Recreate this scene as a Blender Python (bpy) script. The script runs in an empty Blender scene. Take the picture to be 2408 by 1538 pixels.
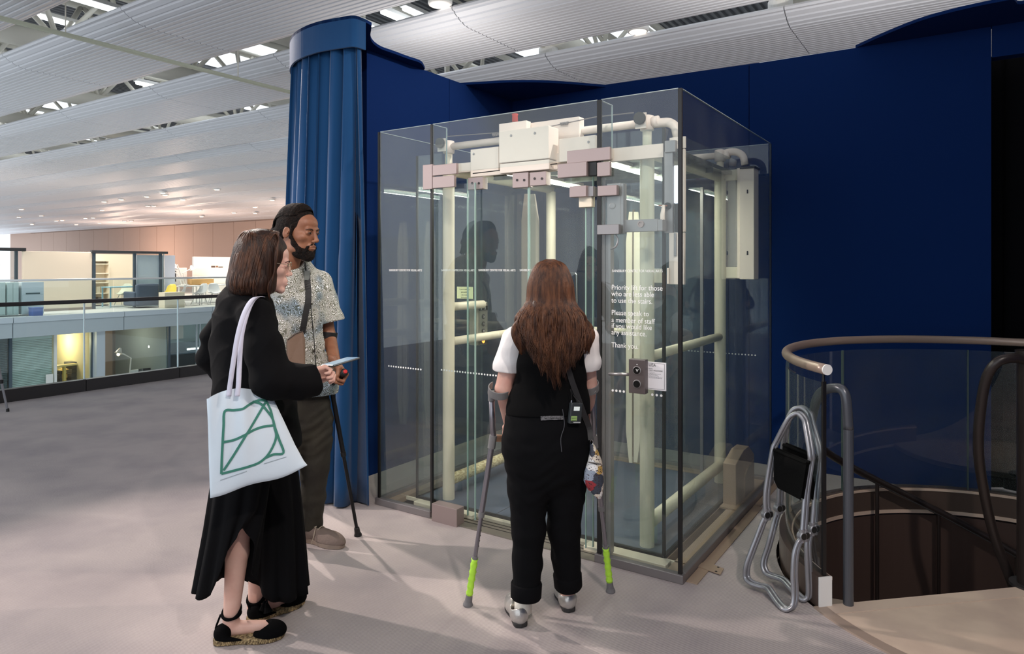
import bpy, bmesh, math, random
import numpy as np
from mathutils import Vector, Matrix, Euler, noise as mnoise
random.seed(7)
scene = bpy.context.scene
COL = scene.collection
PI = math.pi
# ------------------------------------------------------------------ camera
FPX, EYE = 1624.0, 1.5
cd = bpy.data.cameras.new('camera'); cam = bpy.data.objects.new('camera', cd); COL.objects.link(cam)
cam.location = (0, 0, EYE); cam.rotation_euler = (PI/2, 0, 0)
cd.sensor_width = 36.0; cd.lens = 36.0*FPX/2408.0
cd.shift_y = -(769-625)/2408.0; cd.clip_start = .05; cd.clip_end = 400
scene.camera = cam
# ------------------------------------------------------------------ world, exposure
scene.view_settings.view_transform = 'Standard'; scene.view_settings.look = 'None'
scene.view_settings.gamma = 1.0; scene.view_settings.exposure = 0.0
try: scene.view_settings.use_curve_mapping = False
except Exception: pass
w = bpy.data.worlds.new('sky'); scene.world = w; w.use_nodes = True
bg = w.node_tree.nodes['Background']; bg.inputs[0].default_value = (.86, .93, 1, 1); bg.inputs[1].default_value = 1.6
scene.cycles.transparent_max_bounces = 48
scene.cycles.max_bounces = 8
scene.cycles.diffuse_bounces = 4
# ------------------------------------------------------------------ frames
LIFT = Matrix.Translation((.797, 3.27, 0)) @ Matrix.Rotation(math.atan2(-.551, .834), 4, 'Z')
LINV = LIFT.inverted()
I4 = Matrix.Identity(4)
def W(x, y, z=0): return LIFT @ Vector((x, y, z))          # lift frame -> world
def P(px, py, D): return Vector(((px-1204)/FPX*D, D, EYE-(py-625)/FPX*D))
def ray(px, py): return Vector(((px-1204)/FPX, 1, -(py-625)/FPX))
def G(px, py, z=0.0):
    r = ray(px, py); t = (z-EYE)/r.z; return Vector((0, 0, EYE))+r*t
def onplane(px, py, axis, val):                              # hit of a pixel's ray on lift-frame plane axis=val, in lift-frame coords
    o = LINV @ Vector((0, 0, EYE)); d = LINV.to_3x3() @ ray(px, py)
    t = (val-o[axis])/d[axis]; return o+d*t
def FY(px, py, y): return onplane(px, py, 1, y)
def FX(px, py, x): return onplane(px, py, 0, x)
def FZ(px, py, z): return onplane(px, py, 2, z)
# ------------------------------------------------------------------ materials
def lin(c):
    c = c/255.0
    return c/12.92 if c <= .04045 else ((c+.055)/1.055)**2.4
def rgb(c): return (lin(c[0]), lin(c[1]), lin(c[2]), 1)
MATS = {}
ORD = ['first', 'second', 'third', 'fourth', 'fifth', 'sixth', 'seventh', 'eighth', 'ninth', 'tenth', 'eleventh', 'twelfth', 'thirteenth', 'fourteenth', 'fifteenth', 'sixteenth', 'seventeenth', 'eighteenth', 'nineteenth', 'twentieth', 'twenty-first', 'twenty-second', 'twenty-third', 'twenty-fourth', 'twenty-fifth', 'twenty-sixth', 'twenty-seventh', 'twenty-eighth', 'twenty-ninth']
def mat(name, c=(128, 128, 128), rough=.6, metal=0, bump=0, bscale=80, spec=.5, var=0, vscale=5, stretch=None, c2=None, emit=None, estr=0, sheen=0, coat=0):
    if name in MATS: return MATS[name]
    m = bpy.data.materials.new(name); m.use_nodes = True; nt = m.node_tree; b = nt.nodes['Principled BSDF']
    b.inputs['Base Color'].default_value = rgb(c); b.inputs['Roughness'].default_value = rough
    b.inputs['Metallic'].default_value = metal; b.inputs['Specular IOR Level'].default_value = spec
    if sheen: b.inputs['Sheen Weight'].default_value = sheen
    if coat: b.inputs['Coat Weight'].default_value = coat
    if emit: b.inputs['Emission Color'].default_value = rgb(emit); b.inputs['Emission Strength'].default_value = estr
    if bump or var or c2:
        tc = nt.nodes.new('ShaderNodeTexCoord'); mp = nt.nodes.new('ShaderNodeMapping')
        nt.links.new(tc.outputs['Object'], mp.inputs[0])
        if stretch: mp.inputs['Scale'].default_value = stretch
    if var or c2:
        n = nt.nodes.new('ShaderNodeTexNoise'); n.inputs['Scale'].default_value = vscale; n.inputs['Detail'].default_value = 4
        nt.links.new(mp.outputs[0], n.inputs['Vector'])
        r = nt.nodes.new('ShaderNodeValToRGB'); r.color_ramp.elements[0].position = .35; r.color_ramp.elements[1].position = .65
        a = rgb(c); d = rgb(c2) if c2 else tuple(min(1, x*(1-var)) for x in a[:3])+(1,)
        r.color_ramp.elements[0].color = a; r.color_ramp.elements[1].color = d
        nt.links.new(n.outputs[0], r.inputs[0]); nt.links.new(r.outputs[0], b.inputs['Base Color'])
    if bump:
        n2 = nt.nodes.new('ShaderNodeTexNoise'); n2.inputs['Scale'].default_value = bscale; n2.inputs['Detail'].default_value = 3
        nt.links.new(mp.outputs[0], n2.inputs['Vector'])
        bp = nt.nodes.new('ShaderNodeBump'); bp.inputs['Strength'].default_value = bump; bp.inputs['Distance'].default_value = .01
        nt.links.new(n2.outputs[0], bp.inputs['Height']); nt.links.new(bp.outputs[0], b.inputs['Normal'])
    MATS[name] = m; return m
def glass(name, tint=(235, 243, 240), ior=1.45, rough=.0, dust=0):
    if name in MATS: return MATS[name]
    m = bpy.data.materials.new(name); m.use_nodes = True; nt = m.node_tree; nt.nodes.clear()
    o = nt.nodes.new('ShaderNodeOutputMaterial'); mx = nt.nodes.new('ShaderNodeMixShader')
    t = nt.nodes.new('ShaderNodeBsdfTransparent'); t.inputs[0].default_value = rgb(tint)
    g = nt.nodes.new('ShaderNodeBsdfGlossy'); g.inputs['Roughness'].default_value = rough; g.inputs[0].default_value = (1, 1, 1, 1)
    f = nt.nodes.new('ShaderNodeFresnel'); f.inputs[0].default_value = ior
    geo = nt.nodes.new('ShaderNodeNewGeometry'); inv = nt.nodes.new('ShaderNodeMath'); inv.operation = 'SUBTRACT'; inv.inputs[0].default_value = 1
    nt.links.new(geo.outputs['Backfacing'], inv.inputs[1])
    mu = nt.nodes.new('ShaderNodeMath'); mu.operation = 'MULTIPLY'
    nt.links.new(f.outputs[0], mu.inputs[0]); nt.links.new(inv.outputs[0], mu.inputs[1])
    nt.links.new(mu.outputs[0], mx.inputs[0]); nt.links.new(t.outputs[0], mx.inputs[1]); nt.links.new(g.outputs[0], mx.inputs[2])
    if dust:      # pale dust film, put in to give the pane its grey veil
        df = nt.nodes.new('ShaderNodeBsdfDiffuse'); df.inputs[0].default_value = rgb((176, 186, 184)); m2 = nt.nodes.new('ShaderNodeMixShader')
        tc = nt.nodes.new('ShaderNodeTexCoord'); n = nt.nodes.new('ShaderNodeTexNoise'); n.inputs['Scale'].default_value = 3; n.inputs['Detail'].default_value = 5; nt.links.new(tc.outputs['Object'], n.inputs[0])
        mr = nt.nodes.new('ShaderNodeMapRange'); mr.inputs[1].default_value = .3; mr.inputs[2].default_value = .7; mr.inputs[3].default_value = dust*.6; mr.inputs[4].default_value = dust*1.4
        nt.links.new(n.outputs[0], mr.inputs[0]); nt.links.new(mr.outputs[0], m2.inputs[0]); nt.links.new(mx.outputs[0], m2.inputs[1]); nt.links.new(df.outputs[0], m2.inputs[2]); nt.links.new(m2.outputs[0], o.inputs[0])
        MATS[name] = m; return m
    nt.links.new(mx.outputs[0], o.inputs[0]); MATS[name] = m; return m
# ------------------------------------------------------------------ objects
ROOTM = {}
def tag(o, label=None, cat=None, group=None, kind=None):
    if label: o['label'] = label
    if cat: o['category'] = cat
    if group: o['group'] = group
    if kind: o['kind'] = kind
    return o
def thing(name, label, cat, loc=(0, 0, 0), rotz=0, group=None):
    o = bpy.data.objects.new(name, None); COL.objects.link(o); o.empty_display_size = .1
    o.location = loc; o.rotation_euler = (0, 0, rotz)
    ROOTM[o.name] = Matrix.Translation(loc) @ Matrix.Rotation(rotz, 4, 'Z')
    return tag(o, label, cat, group)
def wmat(o):
    return ROOTM.get(o.name, I4)
def link(name, me, m, parent=None, smooth=False, bevel=0, bseg=2, label=None, kind=None, cat=None, group=None, origin=None):
    """me is in world coordinates; the object gets a base-centred origin, or its parent's frame"""
    if parent is not None:
        inv = wmat(parent).inverted(); me.transform(inv)
        n = len(me.vertices); co = np.empty(n*3, 'f'); me.vertices.foreach_get('co', co); co = co.reshape(-1, 3)
        c = Vector(((co[:, 0].min()+co[:, 0].max())/2, (co[:, 1].min()+co[:, 1].max())/2, co[:, 2].min()))
        me.transform(Matrix.Translation(-c)); o = bpy.data.objects.new(name, me); o.location = c; o.parent = parent
        ROOTM[o.name] = wmat(parent) @ Matrix.Translation(c)
    else:
        n = len(me.vertices); co = np.empty(n*3, 'f'); me.vertices.foreach_get('co', co); co = co.reshape(-1, 3)
        c = Vector(origin) if origin is not None else Vector(((co[:, 0].min()+co[:, 0].max())/2, (co[:, 1].min()+co[:, 1].max())/2, co[:, 2].min()))
        me.transform(Matrix.Translation(-c)); o = bpy.data.objects.new(name, me); o.location = c
        ROOTM[o.name] = Matrix.Translation(c)
    for mm in (m if isinstance(m, (list, tuple)) else [m]): me.materials.append(mm)
    if smooth: me.polygons.foreach_set('use_smooth', [True]*len(me.polygons))
    COL.objects.link(o)
    if bevel:
        b = o.modifiers.new('bevel', 'BEVEL'); b.width = bevel; b.segments = bseg; b.limit_method = 'ANGLE'; b.angle_limit = .7
    return tag(o, label, cat, group, kind)
def dup(o, parent=None):
    c = o.copy(); COL.objects.link(c)
    if parent is not None: c.parent = parent
    for ch in [k for k in o.children]: dup(ch, c)
    return c
class MB:
    def __init__(s, M=I4): s.v = []; s.f = []; s.M = M
    def add(s, vs, fs):
        n = len(s.v); s.v += [s.M @ Vector(v) for v in vs]; s.f += [tuple(i+n for i in f) for f in fs]; return s
    def box(s, x0, x1, y0, y1, z0, z1, T=None):
        vs = [Vector((x, y, z)) for z in (min(z0, z1), max(z0, z1)) for y in (min(y0, y1), max(y0, y1)) for x in (min(x0, x1), max(x0, x1))]
        if T: vs = [T @ v for v in vs]
        return s.add(vs, [(0, 2, 3, 1), (4, 5, 7, 6), (0, 1, 5, 4), (2, 6, 7, 3), (0, 4, 6, 2), (1, 3, 7, 5)])
    def prism(s, poly, z0, z1):      # poly in xy, CCW
        n = len(poly)
        return s.add([(p[0], p[1], z0) for p in poly]+[(p[0], p[1], z1) for p in poly],
                     [tuple(range(n-1, -1, -1)), tuple(range(n, 2*n))]+[(i, (i+1) % n, n+(i+1) % n, n+i) for i in range(n)])
    def slab(s, poly, ax, a0, a1):   # poly in the two other axes extruded along ax
        o = [i for i in range(3) if i != ax]; n = len(poly)
        def mk(p, a):
            v = [0, 0, 0]; v[ax] = a; v[o[0]] = p[0]; v[o[1]] = p[1]; return v
        return s.add([mk(p, a0) for p in poly]+[mk(p, a1) for p in poly],
                     [tuple(range(n-1, -1, -1)), tuple(range(n, 2*n))]+[(i, (i+1) % n, n+(i+1) % n, n+i) for i in range(n)])
    def tube(s, pts, r, seg=12, caps=True, flat=None):
        pts = [Vector(p) for p in pts]; n = len(pts); rs = r if isinstance(r, (list, tuple)) else [r]*n
        t = [(pts[min(i+1, n-1)]-pts[max(i-1, 0)]).normalized() for i in range(n)]
        u = t[0].orthogonal().normalized() if abs(t[0].z) > .95 else t[0].cross(Vector((0, 0, 1))).normalized()
        vs = []
        for i in range(n):
            if i:
                q = t[i-1].rotation_difference(t[i]); u = q @ u
            u = (u-t[i]*u.dot(t[i])).normalized(); w_ = t[i].cross(u)
            for k in range(seg):
                a = 2*PI*k/seg
                rr = rs[i]; fl = flat or 1
                vs.append(pts[i]+u*math.cos(a)*rr+w_*math.sin(a)*rr*fl)
        fs = [(i*seg+k, i*seg+(k+1) % seg, (i+1)*seg+(k+1) % seg, (i+1)*seg+k) for i in range(n-1) for k in range(seg)]
        if caps: fs += [tuple(range(seg-1, -1, -1)), tuple((n-1)*seg+k for k in range(seg))]
        return s.add(vs, fs)
    def cyl(s, a, b, r, seg=16, r2=None): return s.tube([a, b], [r, r if r2 is None else r2], seg)
    def lathe(s, prof, seg=24, c=(0, 0, 0), axis=None):     # prof [(r,z)]
        c = Vector(c); n = len(prof); R = I4 if axis is None else Vector((0, 0, 1)).rotation_difference(Vector(axis)).to_matrix().to_4x4()
        vs = [c+(R @ Vector((p[0]*math.cos(2*PI*k/seg), p[0]*math.sin(2*PI*k/seg), p[1]))) for p in prof for k in range(seg)]
        fs = [(i*seg+k, i*seg+(k+1) % seg, (i+1)*seg+(k+1) % seg, (i+1)*seg+k) for i in range(n-1) for k in range(seg)]
        fs += [tuple(range(seg-1, -1, -1)), tuple((n-1)*seg+k for k in range(seg))]
        return s.add(vs, fs)
    def ball(s, c, r, seg=16, rings=10):
        r = Vector(r) if hasattr(r, '__len__') else Vector((r, r, r)); c = Vector(c)
        vs = [c+Vector((r.x*math.sin(PI*i/rings)*math.cos(2*PI*k/seg), r.y*math.sin(PI*i/rings)*math.sin(2*PI*k/seg), -r.z*math.cos(PI*i/rings))) for i in range(rings+1) for k in range(seg)]
        fs = [(i*seg+k, i*seg+(k+1) % seg, (i+1)*seg+(k+1) % seg, (i+1)*seg+k) for i in range(rings) for k in range(seg)]
        return s.add(vs, fs)
    def sweep(s, pts, wdir, hw, ht):    # flat strap: half width hw along wdir(i), half thickness ht
        pts = [Vector(p) for p in pts]; n = len(pts); vs = []
        for i, p in enumerate(pts):
            t = (pts[min(i+1, n-1)]-pts[max(i-1, 0)]).normalized(); wd = Vector(wdir[i] if isinstance(wdir, list) else wdir)
            wd = (wd-t*wd.dot(t)).normalized(); nn = t.cross(wd)
            h = hw[i] if isinstance(hw, (list, tuple)) else hw
            vs += [p-wd*h-nn*ht, p+wd*h-nn*ht, p+wd*h+nn*ht, p-wd*h+nn*ht]
        fs = [(i*4+k, i*4+(k+1) % 4, i*4+4+(k+1) % 4, i*4+4+k) for i in range(n-1) for k in range(4)]+[(3, 2, 1, 0), tuple(4*n-4+k for k in range(4))]
        return s.add(vs, fs)
    def loft(s, rings, caps=True, closed=True):
        n = len(rings); m = len(rings[0]); vs = [v for r in rings for v in r]
        rng = range(m if closed else m-1)
        fs = [(i*m+k, i*m+(k+1) % m, (i+1)*m+(k+1) % m, (i+1)*m+k) for i in range(n-1) for k in rng]
        if caps: fs += [tuple(range(m-1, -1, -1)), tuple((n-1)*m+k for k in range(m))]
        return s.add(vs, fs)
    def mesh(s, name='m', fix=True):
        me = bpy.data.meshes.new(name); me.from_pydata([tuple(v) for v in s.v], [], s.f)
        if fix and len(s.f) < 40000:
            bm = bmesh.new(); bm.from_mesh(me); bmesh.ops.recalc_face_normals(bm, faces=bm.faces); bm.to_mesh(me); bm.free()
        me.update(); return me
    def obj(s, name, m, parent=None, **k): return link(name, s.mesh(name), m, parent, **k)
def smoothpath(pts, n=8, closed=False):   # catmull-rom
    pts = [Vector(p) for p in pts]; out = []
    m = len(pts)
    for i in range(m if closed else m-1):
        p1, p2 = pts[i], pts[(i+1) % m]
        p0 = pts[i-1] if (i > 0 or closed) else p1*2-p2
        p3 = pts[(i+2) % m] if (i+2 < m or closed) else p2*2-p1
        for k in range(n):
            t = k/n; out.append(.5*((2*p1)+(p2-p0)*t+(2*p0-5*p1+4*p2-p3)*t*t+(3*p1-p0-3*p2+p3)*t**3))
    if not closed: out.append(pts[-1])
    return out
def rounded(pts, r, n=6):                 # polyline with rounded corners
    pts = [Vector(p) for p in pts]; out = [pts[0]]
    for i in range(1, len(pts)-1):
        a, b, c = pts[i-1], pts[i], pts[i+1]
        d1 = (a-b); d2 = (c-b); rr = min(r, d1.length*.45, d2.length*.45)
        s_, e = b+d1.normalized()*rr, b+d2.normalized()*rr
        for k in range(n+1):
            t = k/n; out.append(s_*(1-t)**2+b*2*t*(1-t)+e*t*t)
    out.append(pts[-1]); return out
# ------------------------------------------------------------------ clay: signed distance modelling with surface nets
class Clay:
    def __init__(s, lo, hi, h):
        s.h = h; s.lo = np.array(lo, 'f'); s.n = [int(math.ceil((hi[i]-lo[i])/h))+1 for i in range(3)]
        s.f = np.full(s.n, .5, 'f'); s.M = I4
    def _sl(s, lo, hi):
        a = [max(0, int(math.floor((lo[i]-s.lo[i])/s.h))) for i in range(3)]
        b = [min(s.n[i], int(math.ceil((hi[i]-s.lo[i])/s.h))+1) for i in range(3)]
        if any(b[i] <= a[i] for i in range(3)): return None
        ax = [s.lo[i]+s.h*np.arange(a[i], b[i], dtype='f') for i in range(3)]
        return (slice(a[0], b[0]), slice(a[1], b[1]), slice(a[2], b[2])), ax[0][:, None, None], ax[1][None, :, None], ax[2][None, None, :]
    def _mix(s, sl, d, k, sub=False, inter=False):
        f = s.f[sl]; d = np.broadcast_to(d, f.shape)
        if sub:
            d = -d
            h = np.clip(.5-.5*(f-d)/k, 0, 1) if k > 0 else None
            s.f[sl] = (f*(1-h)+d*h+k*h*(1-h)) if k > 0 else np.maximum(f, d)
        else:
            h = np.clip(.5+.5*(f-d)/k, 0, 1) if k > 0 else None
            s.f[sl] = (f*(1-h)+d*h-k*h*(1-h)) if k > 0 else np.minimum(f, d)
    def cap(s, a, b, ra, rb, k=.012, sq=None, f=1.0, sub=False):
        a = s.M @ Vector(a); b = s.M @ Vector(b); m = max(ra, rb)*max(1, f)+k+.03
        r = s._sl([min(a[i], b[i])-m for i in range(3)], [max(a[i], b[i])+m for i in range(3)])
        if r is None: return s
        sl, X, Y, Z = r; ba = b-a; L2 = max(ba.dot(ba), 1e-9)
        X, Y, Z = X-a.x, Y-a.y, Z-a.z
        t = np.clip((X*ba.x+Y*ba.y+Z*ba.z)/L2, 0, 1)
        dx, dy, dz = X-t*ba.x, Y-t*ba.y, Z-t*ba.z
        if sq is not None:
            n = (s.M.to_3x3() @ Vector(sq)).normalized(); q = dx*n.x+dy*n.y+dz*n.z; g = 1/f-1
            dx, dy, dz = dx+q*g*n.x, dy+q*g*n.y, dz+q*g*n.z
            d = (np.sqrt(dx*dx+dy*dy+dz*dz)-(ra+(rb-ra)*t))*min(1, f if f < 1 else 1)
        else:
            d = np.sqrt(dx*dx+dy*dy+dz*dz)-(ra+(rb-ra)*t)
        s._mix(sl, d, k, sub); return s
    def chain(s, pts, rs, k=.012, **kw):
        for i in range(len(pts)-1): s.cap(pts[i], pts[i+1], rs[i], rs[i+1], k, **kw)
        return s
    def ell(s, c, r, R=None, k=.012, sub=False):
        c = s.M @ Vector(c); R = (s.M.to_3x3() @ (R.to_3x3() if R is not None else Matrix.Identity(3))).inverted()
        m = max(r)+k+.03; q = s._sl([c[i]-m for i in range(3)], [c[i]+m for i in range(3)])
        if q is None: return s
        sl, X, Y, Z = q; X, Y, Z = X-c.x, Y-c.y, Z-c.z
        p = [X*R[i][0]+Y*R[i][1]+Z*R[i][2] for i in range(3)]
        k0 = np.sqrt(sum((p[i]/r[i])**2 for i in range(3))); k1 = np.sqrt(sum((p[i]/r[i]**2)**2 for i in range(3)))+1e-9
        s._mix(sl, k0*(k0-1)/k1, k, sub); return s
    def box(s, c, hs, R=None, rd=.005, k=.008, sub=False):
        c = s.M @ Vector(c); R = (s.M.to_3x3() @ (R.to_3x3() if R is not None else Matrix.Identity(3))).inverted()
        m = Vector(hs).length+k+.03; q = s._sl([c[i]-m for i in range(3)], [c[i]+m for i in range(3)])
        if q is None: return s
        sl, X, Y, Z = q; X, Y, Z = X-c.x, Y-c.y, Z-c.z
        p = [np.abs(X*R[i][0]+Y*R[i][1]+Z*R[i][2])-hs[i]+rd for i in range(3)]
        o = [np.maximum(t, 0) for t in p]
        d = np.sqrt(o[0]**2+o[1]**2+o[2]**2)+np.minimum(np.maximum(np.maximum(p[0], p[1]), p[2]), 0)-rd
        s._mix(sl, d, k, sub); return s
    def plane(s, p0, n, lo=None, hi=None, k=.002):  # remove everything on the +n side
        p0 = s.M @ Vector(p0); n = (s.M.to_3x3() @ Vector(n)).normalized()
        q = s._sl(lo if lo is not None else s.lo, hi if hi is not None else [s.lo[i]+s.n[i]*s.h for i in range(3)])
        if q is None: return s
        sl, X, Y, Z = q; d = -((X-p0.x)*n.x+(Y-p0.y)*n.y+(Z-p0.z)*n.z)
        s._mix(sl, d, k, True); return s
    def wave(s, fn, amp=.004):
        X = s.lo[0]+s.h*np.arange(s.n[0], dtype='f'); Y = s.lo[1]+s.h*np.arange(s.n[1], dtype='f'); Z = s.lo[2]+s.h*np.arange(s.n[2], dtype='f')
        near = np.abs(s.f) < .03; i, j, k = np.nonzero(near)
        s.f[i, j, k] -= (amp*fn(X[i], Y[j], Z[k])).astype('f'); return s
    def mesh(s, name='clay'):
        f = s.f; f[0] = f[-1] = .5; f[:, 0] = f[:, -1] = .5; f[:, :, 0] = f[:, :, -1] = .5
        neg = f < 0; c = np.zeros([n-1 for n in s.n], 'i1')
        for a in (0, 1):
            for b in (0, 1):
                for d in (0, 1): c += neg[a:s.n[0]-1+a, b:s.n[1]-1+b, d:s.n[2]-1+d]
        act = (c > 0) & (c < 8); I, J, K = np.nonzero(act); N = len(I)
        idx = np.full(act.shape, -1, 'i4'); idx[I, J, K] = np.arange(N)
        acc = np.zeros((N, 3)); cnt = np.zeros(N)
        cor = [(a, b, d) for a in (0, 1) for b in (0, 1) for d in (0, 1)]
        vals = {q: f[I+q[0], J+q[1], K+q[2]] for q in cor}
        for q in cor:
            for ax in range(3):
                if q[ax] == 0:
                    q2 = list(q); q2[ax] = 1; q2 = tuple(q2); va, vb = vals[q], vals[q2]
                    m = (va < 0) != (vb < 0); t = np.where(m, va/np.where(m, va-vb, 1), 0)
                    for e in range(3): acc[:, e] += np.where(m, q[e]+(t if e == ax else 0), 0)
                    cnt += m
        co = (acc/cnt[:, None]+np.stack([I, J, K], 1))*s.h+s.lo
        quads = []
        for ax in range(3):
            sl1 = [slice(1, -1)]*3; sl2 = [slice(1, -1)]*3; sl1[ax] = slice(0, s.n[ax]-1); sl2[ax] = slice(1, s.n[ax])
            A = neg[tuple(sl1)]; B = neg[tuple(sl2)]; m = A != B
            p = list(np.nonzero(m)); pos = A[tuple(p)]
            for e in range(3):
                if e != ax: p[e] = p[e]+1
            e1, e2 = [(1, 2), (2, 0), (0, 1)][ax]
            def g(d1, d2):
                q = [x.copy() for x in p]; q[e1] = q[e1]-d1; q[e2] = q[e2]-d2; return idx[tuple(q)]
            a, b, cc, d = g(1, 1), g(0, 1), g(0, 0), g(1, 0)
            quads.append(np.where(pos[:, None], np.stack([a, b, cc, d], 1), np.stack([a, d, cc, b], 1)))
        q = np.concatenate(quads); me = bpy.data.meshes.new(name)
        me.vertices.add(N); me.vertices.foreach_set('co', co.astype('f').ravel())
        me.loops.add(len(q)*4); me.loops.foreach_set('vertex_index', q.astype('i4').ravel())
        me.polygons.add(len(q)); me.polygons.foreach_set('loop_start', np.arange(0, len(q)*4, 4, dtype='i4'))
        me.update(calc_edges=True); me.validate(); s.f = None
        return me
    def obj(s, name, m, parent=None, **k):
        return link(name, s.mesh(name), m, parent, smooth=True, **k)
def text(body, size, M, m, parent, name='lettering', align='LEFT', ext=.0004, space=1.0, line=1.0):
    """flat lettering; M maps text xy to world"""
    cu = bpy.data.curves.new('t', 'FONT'); cu.body = body; cu.size = size; cu.align_x = align; cu.extrude = ext; cu.space_line = line; cu.space_character = space
    cu.resolution_u = 3
    o = bpy.data.objects.new('t', cu); COL.objects.link(o)
    dg = bpy.context.evaluated_depsgraph_get(); me = bpy.data.meshes.new_from_object(o.evaluated_get(dg)); bpy.data.objects.remove(o)
    me.transform(M); me.materials.clear()
    return link(name, me, m, parent)
# ------------------------------------------------------------------ lamps of the hall (fittings are built further down)
SPOTS = [  # world position, aim, watts, colour, cone, source radius
    ((-5.6, 4.6, 4.15), (-.6, 3.0, .3), 950, (1, .87, .80), 44, .05),
    ((-3.4, 6.6, 4.15), (.3, 2.9, .4), 800, (1, .88, .80), 40, .05),
    ((4.7, 3.1, 4.15), (1.3, 3.1, .4), 560, (1, .82, .72), 52, .04),
    ((1.2, -.6, 4.15), (.2, 3.0, .0), 330, (1, .88, .80), 60, .06),
    ((-2.2, .6, 4.15), (-1.0, 4.3, 1.2), 130, (1, .88, .80), 44, .06),
    ((2.6, 3.3, 4.15), (-.8, 5.1, 1.9), 420, (1, .93, .88), 44, .08),
    ((.1, .4, 4.15), (-.1, 3.7, 2.1), 240, (1, .88, .80), 46, .06),
]
def spot(M_, loc, aim, power, col, deg, size):
    l = bpy.data.lights.new('spotlight', 'SPOT'); l.energy = power; l.color = col; l.spot_size = math.radians(deg); l.spot_blend = .5; l.shadow_soft_size = size
    o = bpy.data.objects.new('spotlight', l); COL.objects.link(o); a = M_ @ Vector(loc); b = M_ @ Vector(aim)
    o.location = a; o.rotation_euler = (b-a).to_track_quat('-Z', 'Y').to_euler(); return o
for a in SPOTS: spot(I4, *a)
def arealight(loc, size, power, col, rot=(0, 0, 0), sy=None, M_=LIFT):
    l = bpy.data.lights.new('lamp', 'AREA'); l.energy = power; l.color = col; l.size = size
    if sy: l.shape = 'RECTANGLE'; l.size_y = sy
    o = bpy.data.objects.new('lamp', l); COL.objects.link(o); o.matrix_world = M_ @ Matrix.Translation(loc) @ Euler(rot).to_matrix().to_4x4(); return o
def pointlight(loc, power, col, r=.1, M_=LIFT):
    l = bpy.data.lights.new('lamp', 'POINT'); l.energy = power; l.color = col; l.shadow_soft_size = r
    o = bpy.data.objects.new('lamp', l); COL.objects.link(o); o.location = M_ @ Vector(loc); return o

for x_, p_ in ((-4, 18), (0, 40), (1.8, 50)): arealight((x_, 3.0, 3.2), 1.2, p_, (1, .95, .9), rot=(PI, 0, 0), sy=.3)
# ------------------------------------------------------------------ materials of the room
def carpet_mat():
    m = mat('carpet', (158, 143, 139), .95, spec=.1); nt = m.node_tree; b = nt.nodes['Principled BSDF']
    tc = nt.nodes.new('ShaderNodeTexCoord'); mp = nt.nodes.new('ShaderNodeMapping'); mp.inputs['Rotation'].default_value = (0, 0, -math.radians(33.46)+.12)
    nt.links.new(tc.outputs['Object'], mp.inputs[0])
    wv = nt.nodes.new('ShaderNodeTexWave'); wv.bands_direction = 'Y'; wv.inputs['Scale'].default_value = 32; wv.inputs['Distortion'].default_value = 1.2; wv.inputs['Detail'].default_value = 2; wv.inputs['Detail Scale'].default_value = 12
    nt.links.new(mp.outputs[0], wv.inputs[0])
    n = nt.nodes.new('ShaderNodeTexNoise'); n.inputs['Scale'].default_value = 90; n.inputs['Detail'].default_value = 3; nt.links.new(mp.outputs[0], n.inputs[0])
    big = nt.nodes.new('ShaderNodeTexNoise'); big.inputs['Scale'].default_value = 2.2; big.inputs['Detail'].default_value = 6; nt.links.new(tc.outputs['Object'], big.inputs[0])
    mx = nt.nodes.new('ShaderNodeMix'); mx.data_type = 'RGBA'; mx.inputs['Factor'].default_value = .4
    r = nt.nodes.new('ShaderNodeValToRGB'); r.color_ramp.elements[0].color = rgb((150, 142, 143)); r.color_ramp.elements[1].color = rgb((180, 170, 168))
    r.color_ramp.elements[0].position = .2; r.color_ramp.elements[1].position = .75
    nt.links.new(wv.outputs['Fac'], r.inputs[0])
    r2 = nt.nodes.new('ShaderNodeValToRGB'); r2.color_ramp.elements[0].color = rgb((152, 144, 146)); r2.color_ramp.elements[1].color = rgb((194, 182, 178))
    r2.color_ramp.elements[0].position = .3; r2.color_ramp.elements[1].position = .6
    nt.links.new(big.outputs[0], r2.inputs[0])
    nt.links.new(r.outputs[0], mx.inputs['A']); nt.links.new(r2.outputs[0], mx.inputs['B'])
    nt.links.new(mx.outputs['Result'], b.inputs['Base Color'])
    ad = nt.nodes.new('ShaderNodeMath'); ad.operation = 'ADD'; nt.links.new(wv.outputs['Fac'], ad.inputs[0]); nt.links.new(n.outputs[0], ad.inputs[1])
    bp = nt.nodes.new('ShaderNodeBump'); bp.inputs['Strength'].default_value = .35; bp.inputs['Distance'].default_value = .004
    nt.links.new(ad.outputs[0], bp.inputs['Height']); nt.links.new(bp.outputs[0], b.inputs['Normal']); return m
M_carpet = carpet_mat()
M_blue = mat('blue_felt_wall', (4, 35, 86), .9, bump=.15, bscale=900, spec=.15)
M_curt = mat('blue_curtain_wool', (18, 62, 104), .9, bump=.15, bscale=700, spec=.15, sheen=.2)
M_black = mat('black_drape', (10, 10, 13), .95, spec=.1)
M_ceil = mat('ceiling_white_louvre', (212, 212, 216), .45, spec=.4)
M_steelw = mat('truss_cream_paint', (222, 218, 205), .5)
M_deck = mat('roof_deck', (120, 122, 126), .7)
M_dark = mat('dark_bronze', (48, 44, 44), .45, spec=.4)
M_grey = mat('grey_panel', (176, 184, 190), .6)
M_greyd = mat('grey_panel_kerb', (190, 198, 206), .5)
M_glass = glass('clear_glass', (246, 250, 249))
M_glassg = glass('green_glass', (242, 248, 247))
M_white = mat('white_paint', (236, 234, 230), .5)
M_cream = mat('cream_wall', (236, 222, 200), .7)
M_pinkw = mat('far_wall_panels', (186, 160, 146), .7)
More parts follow.
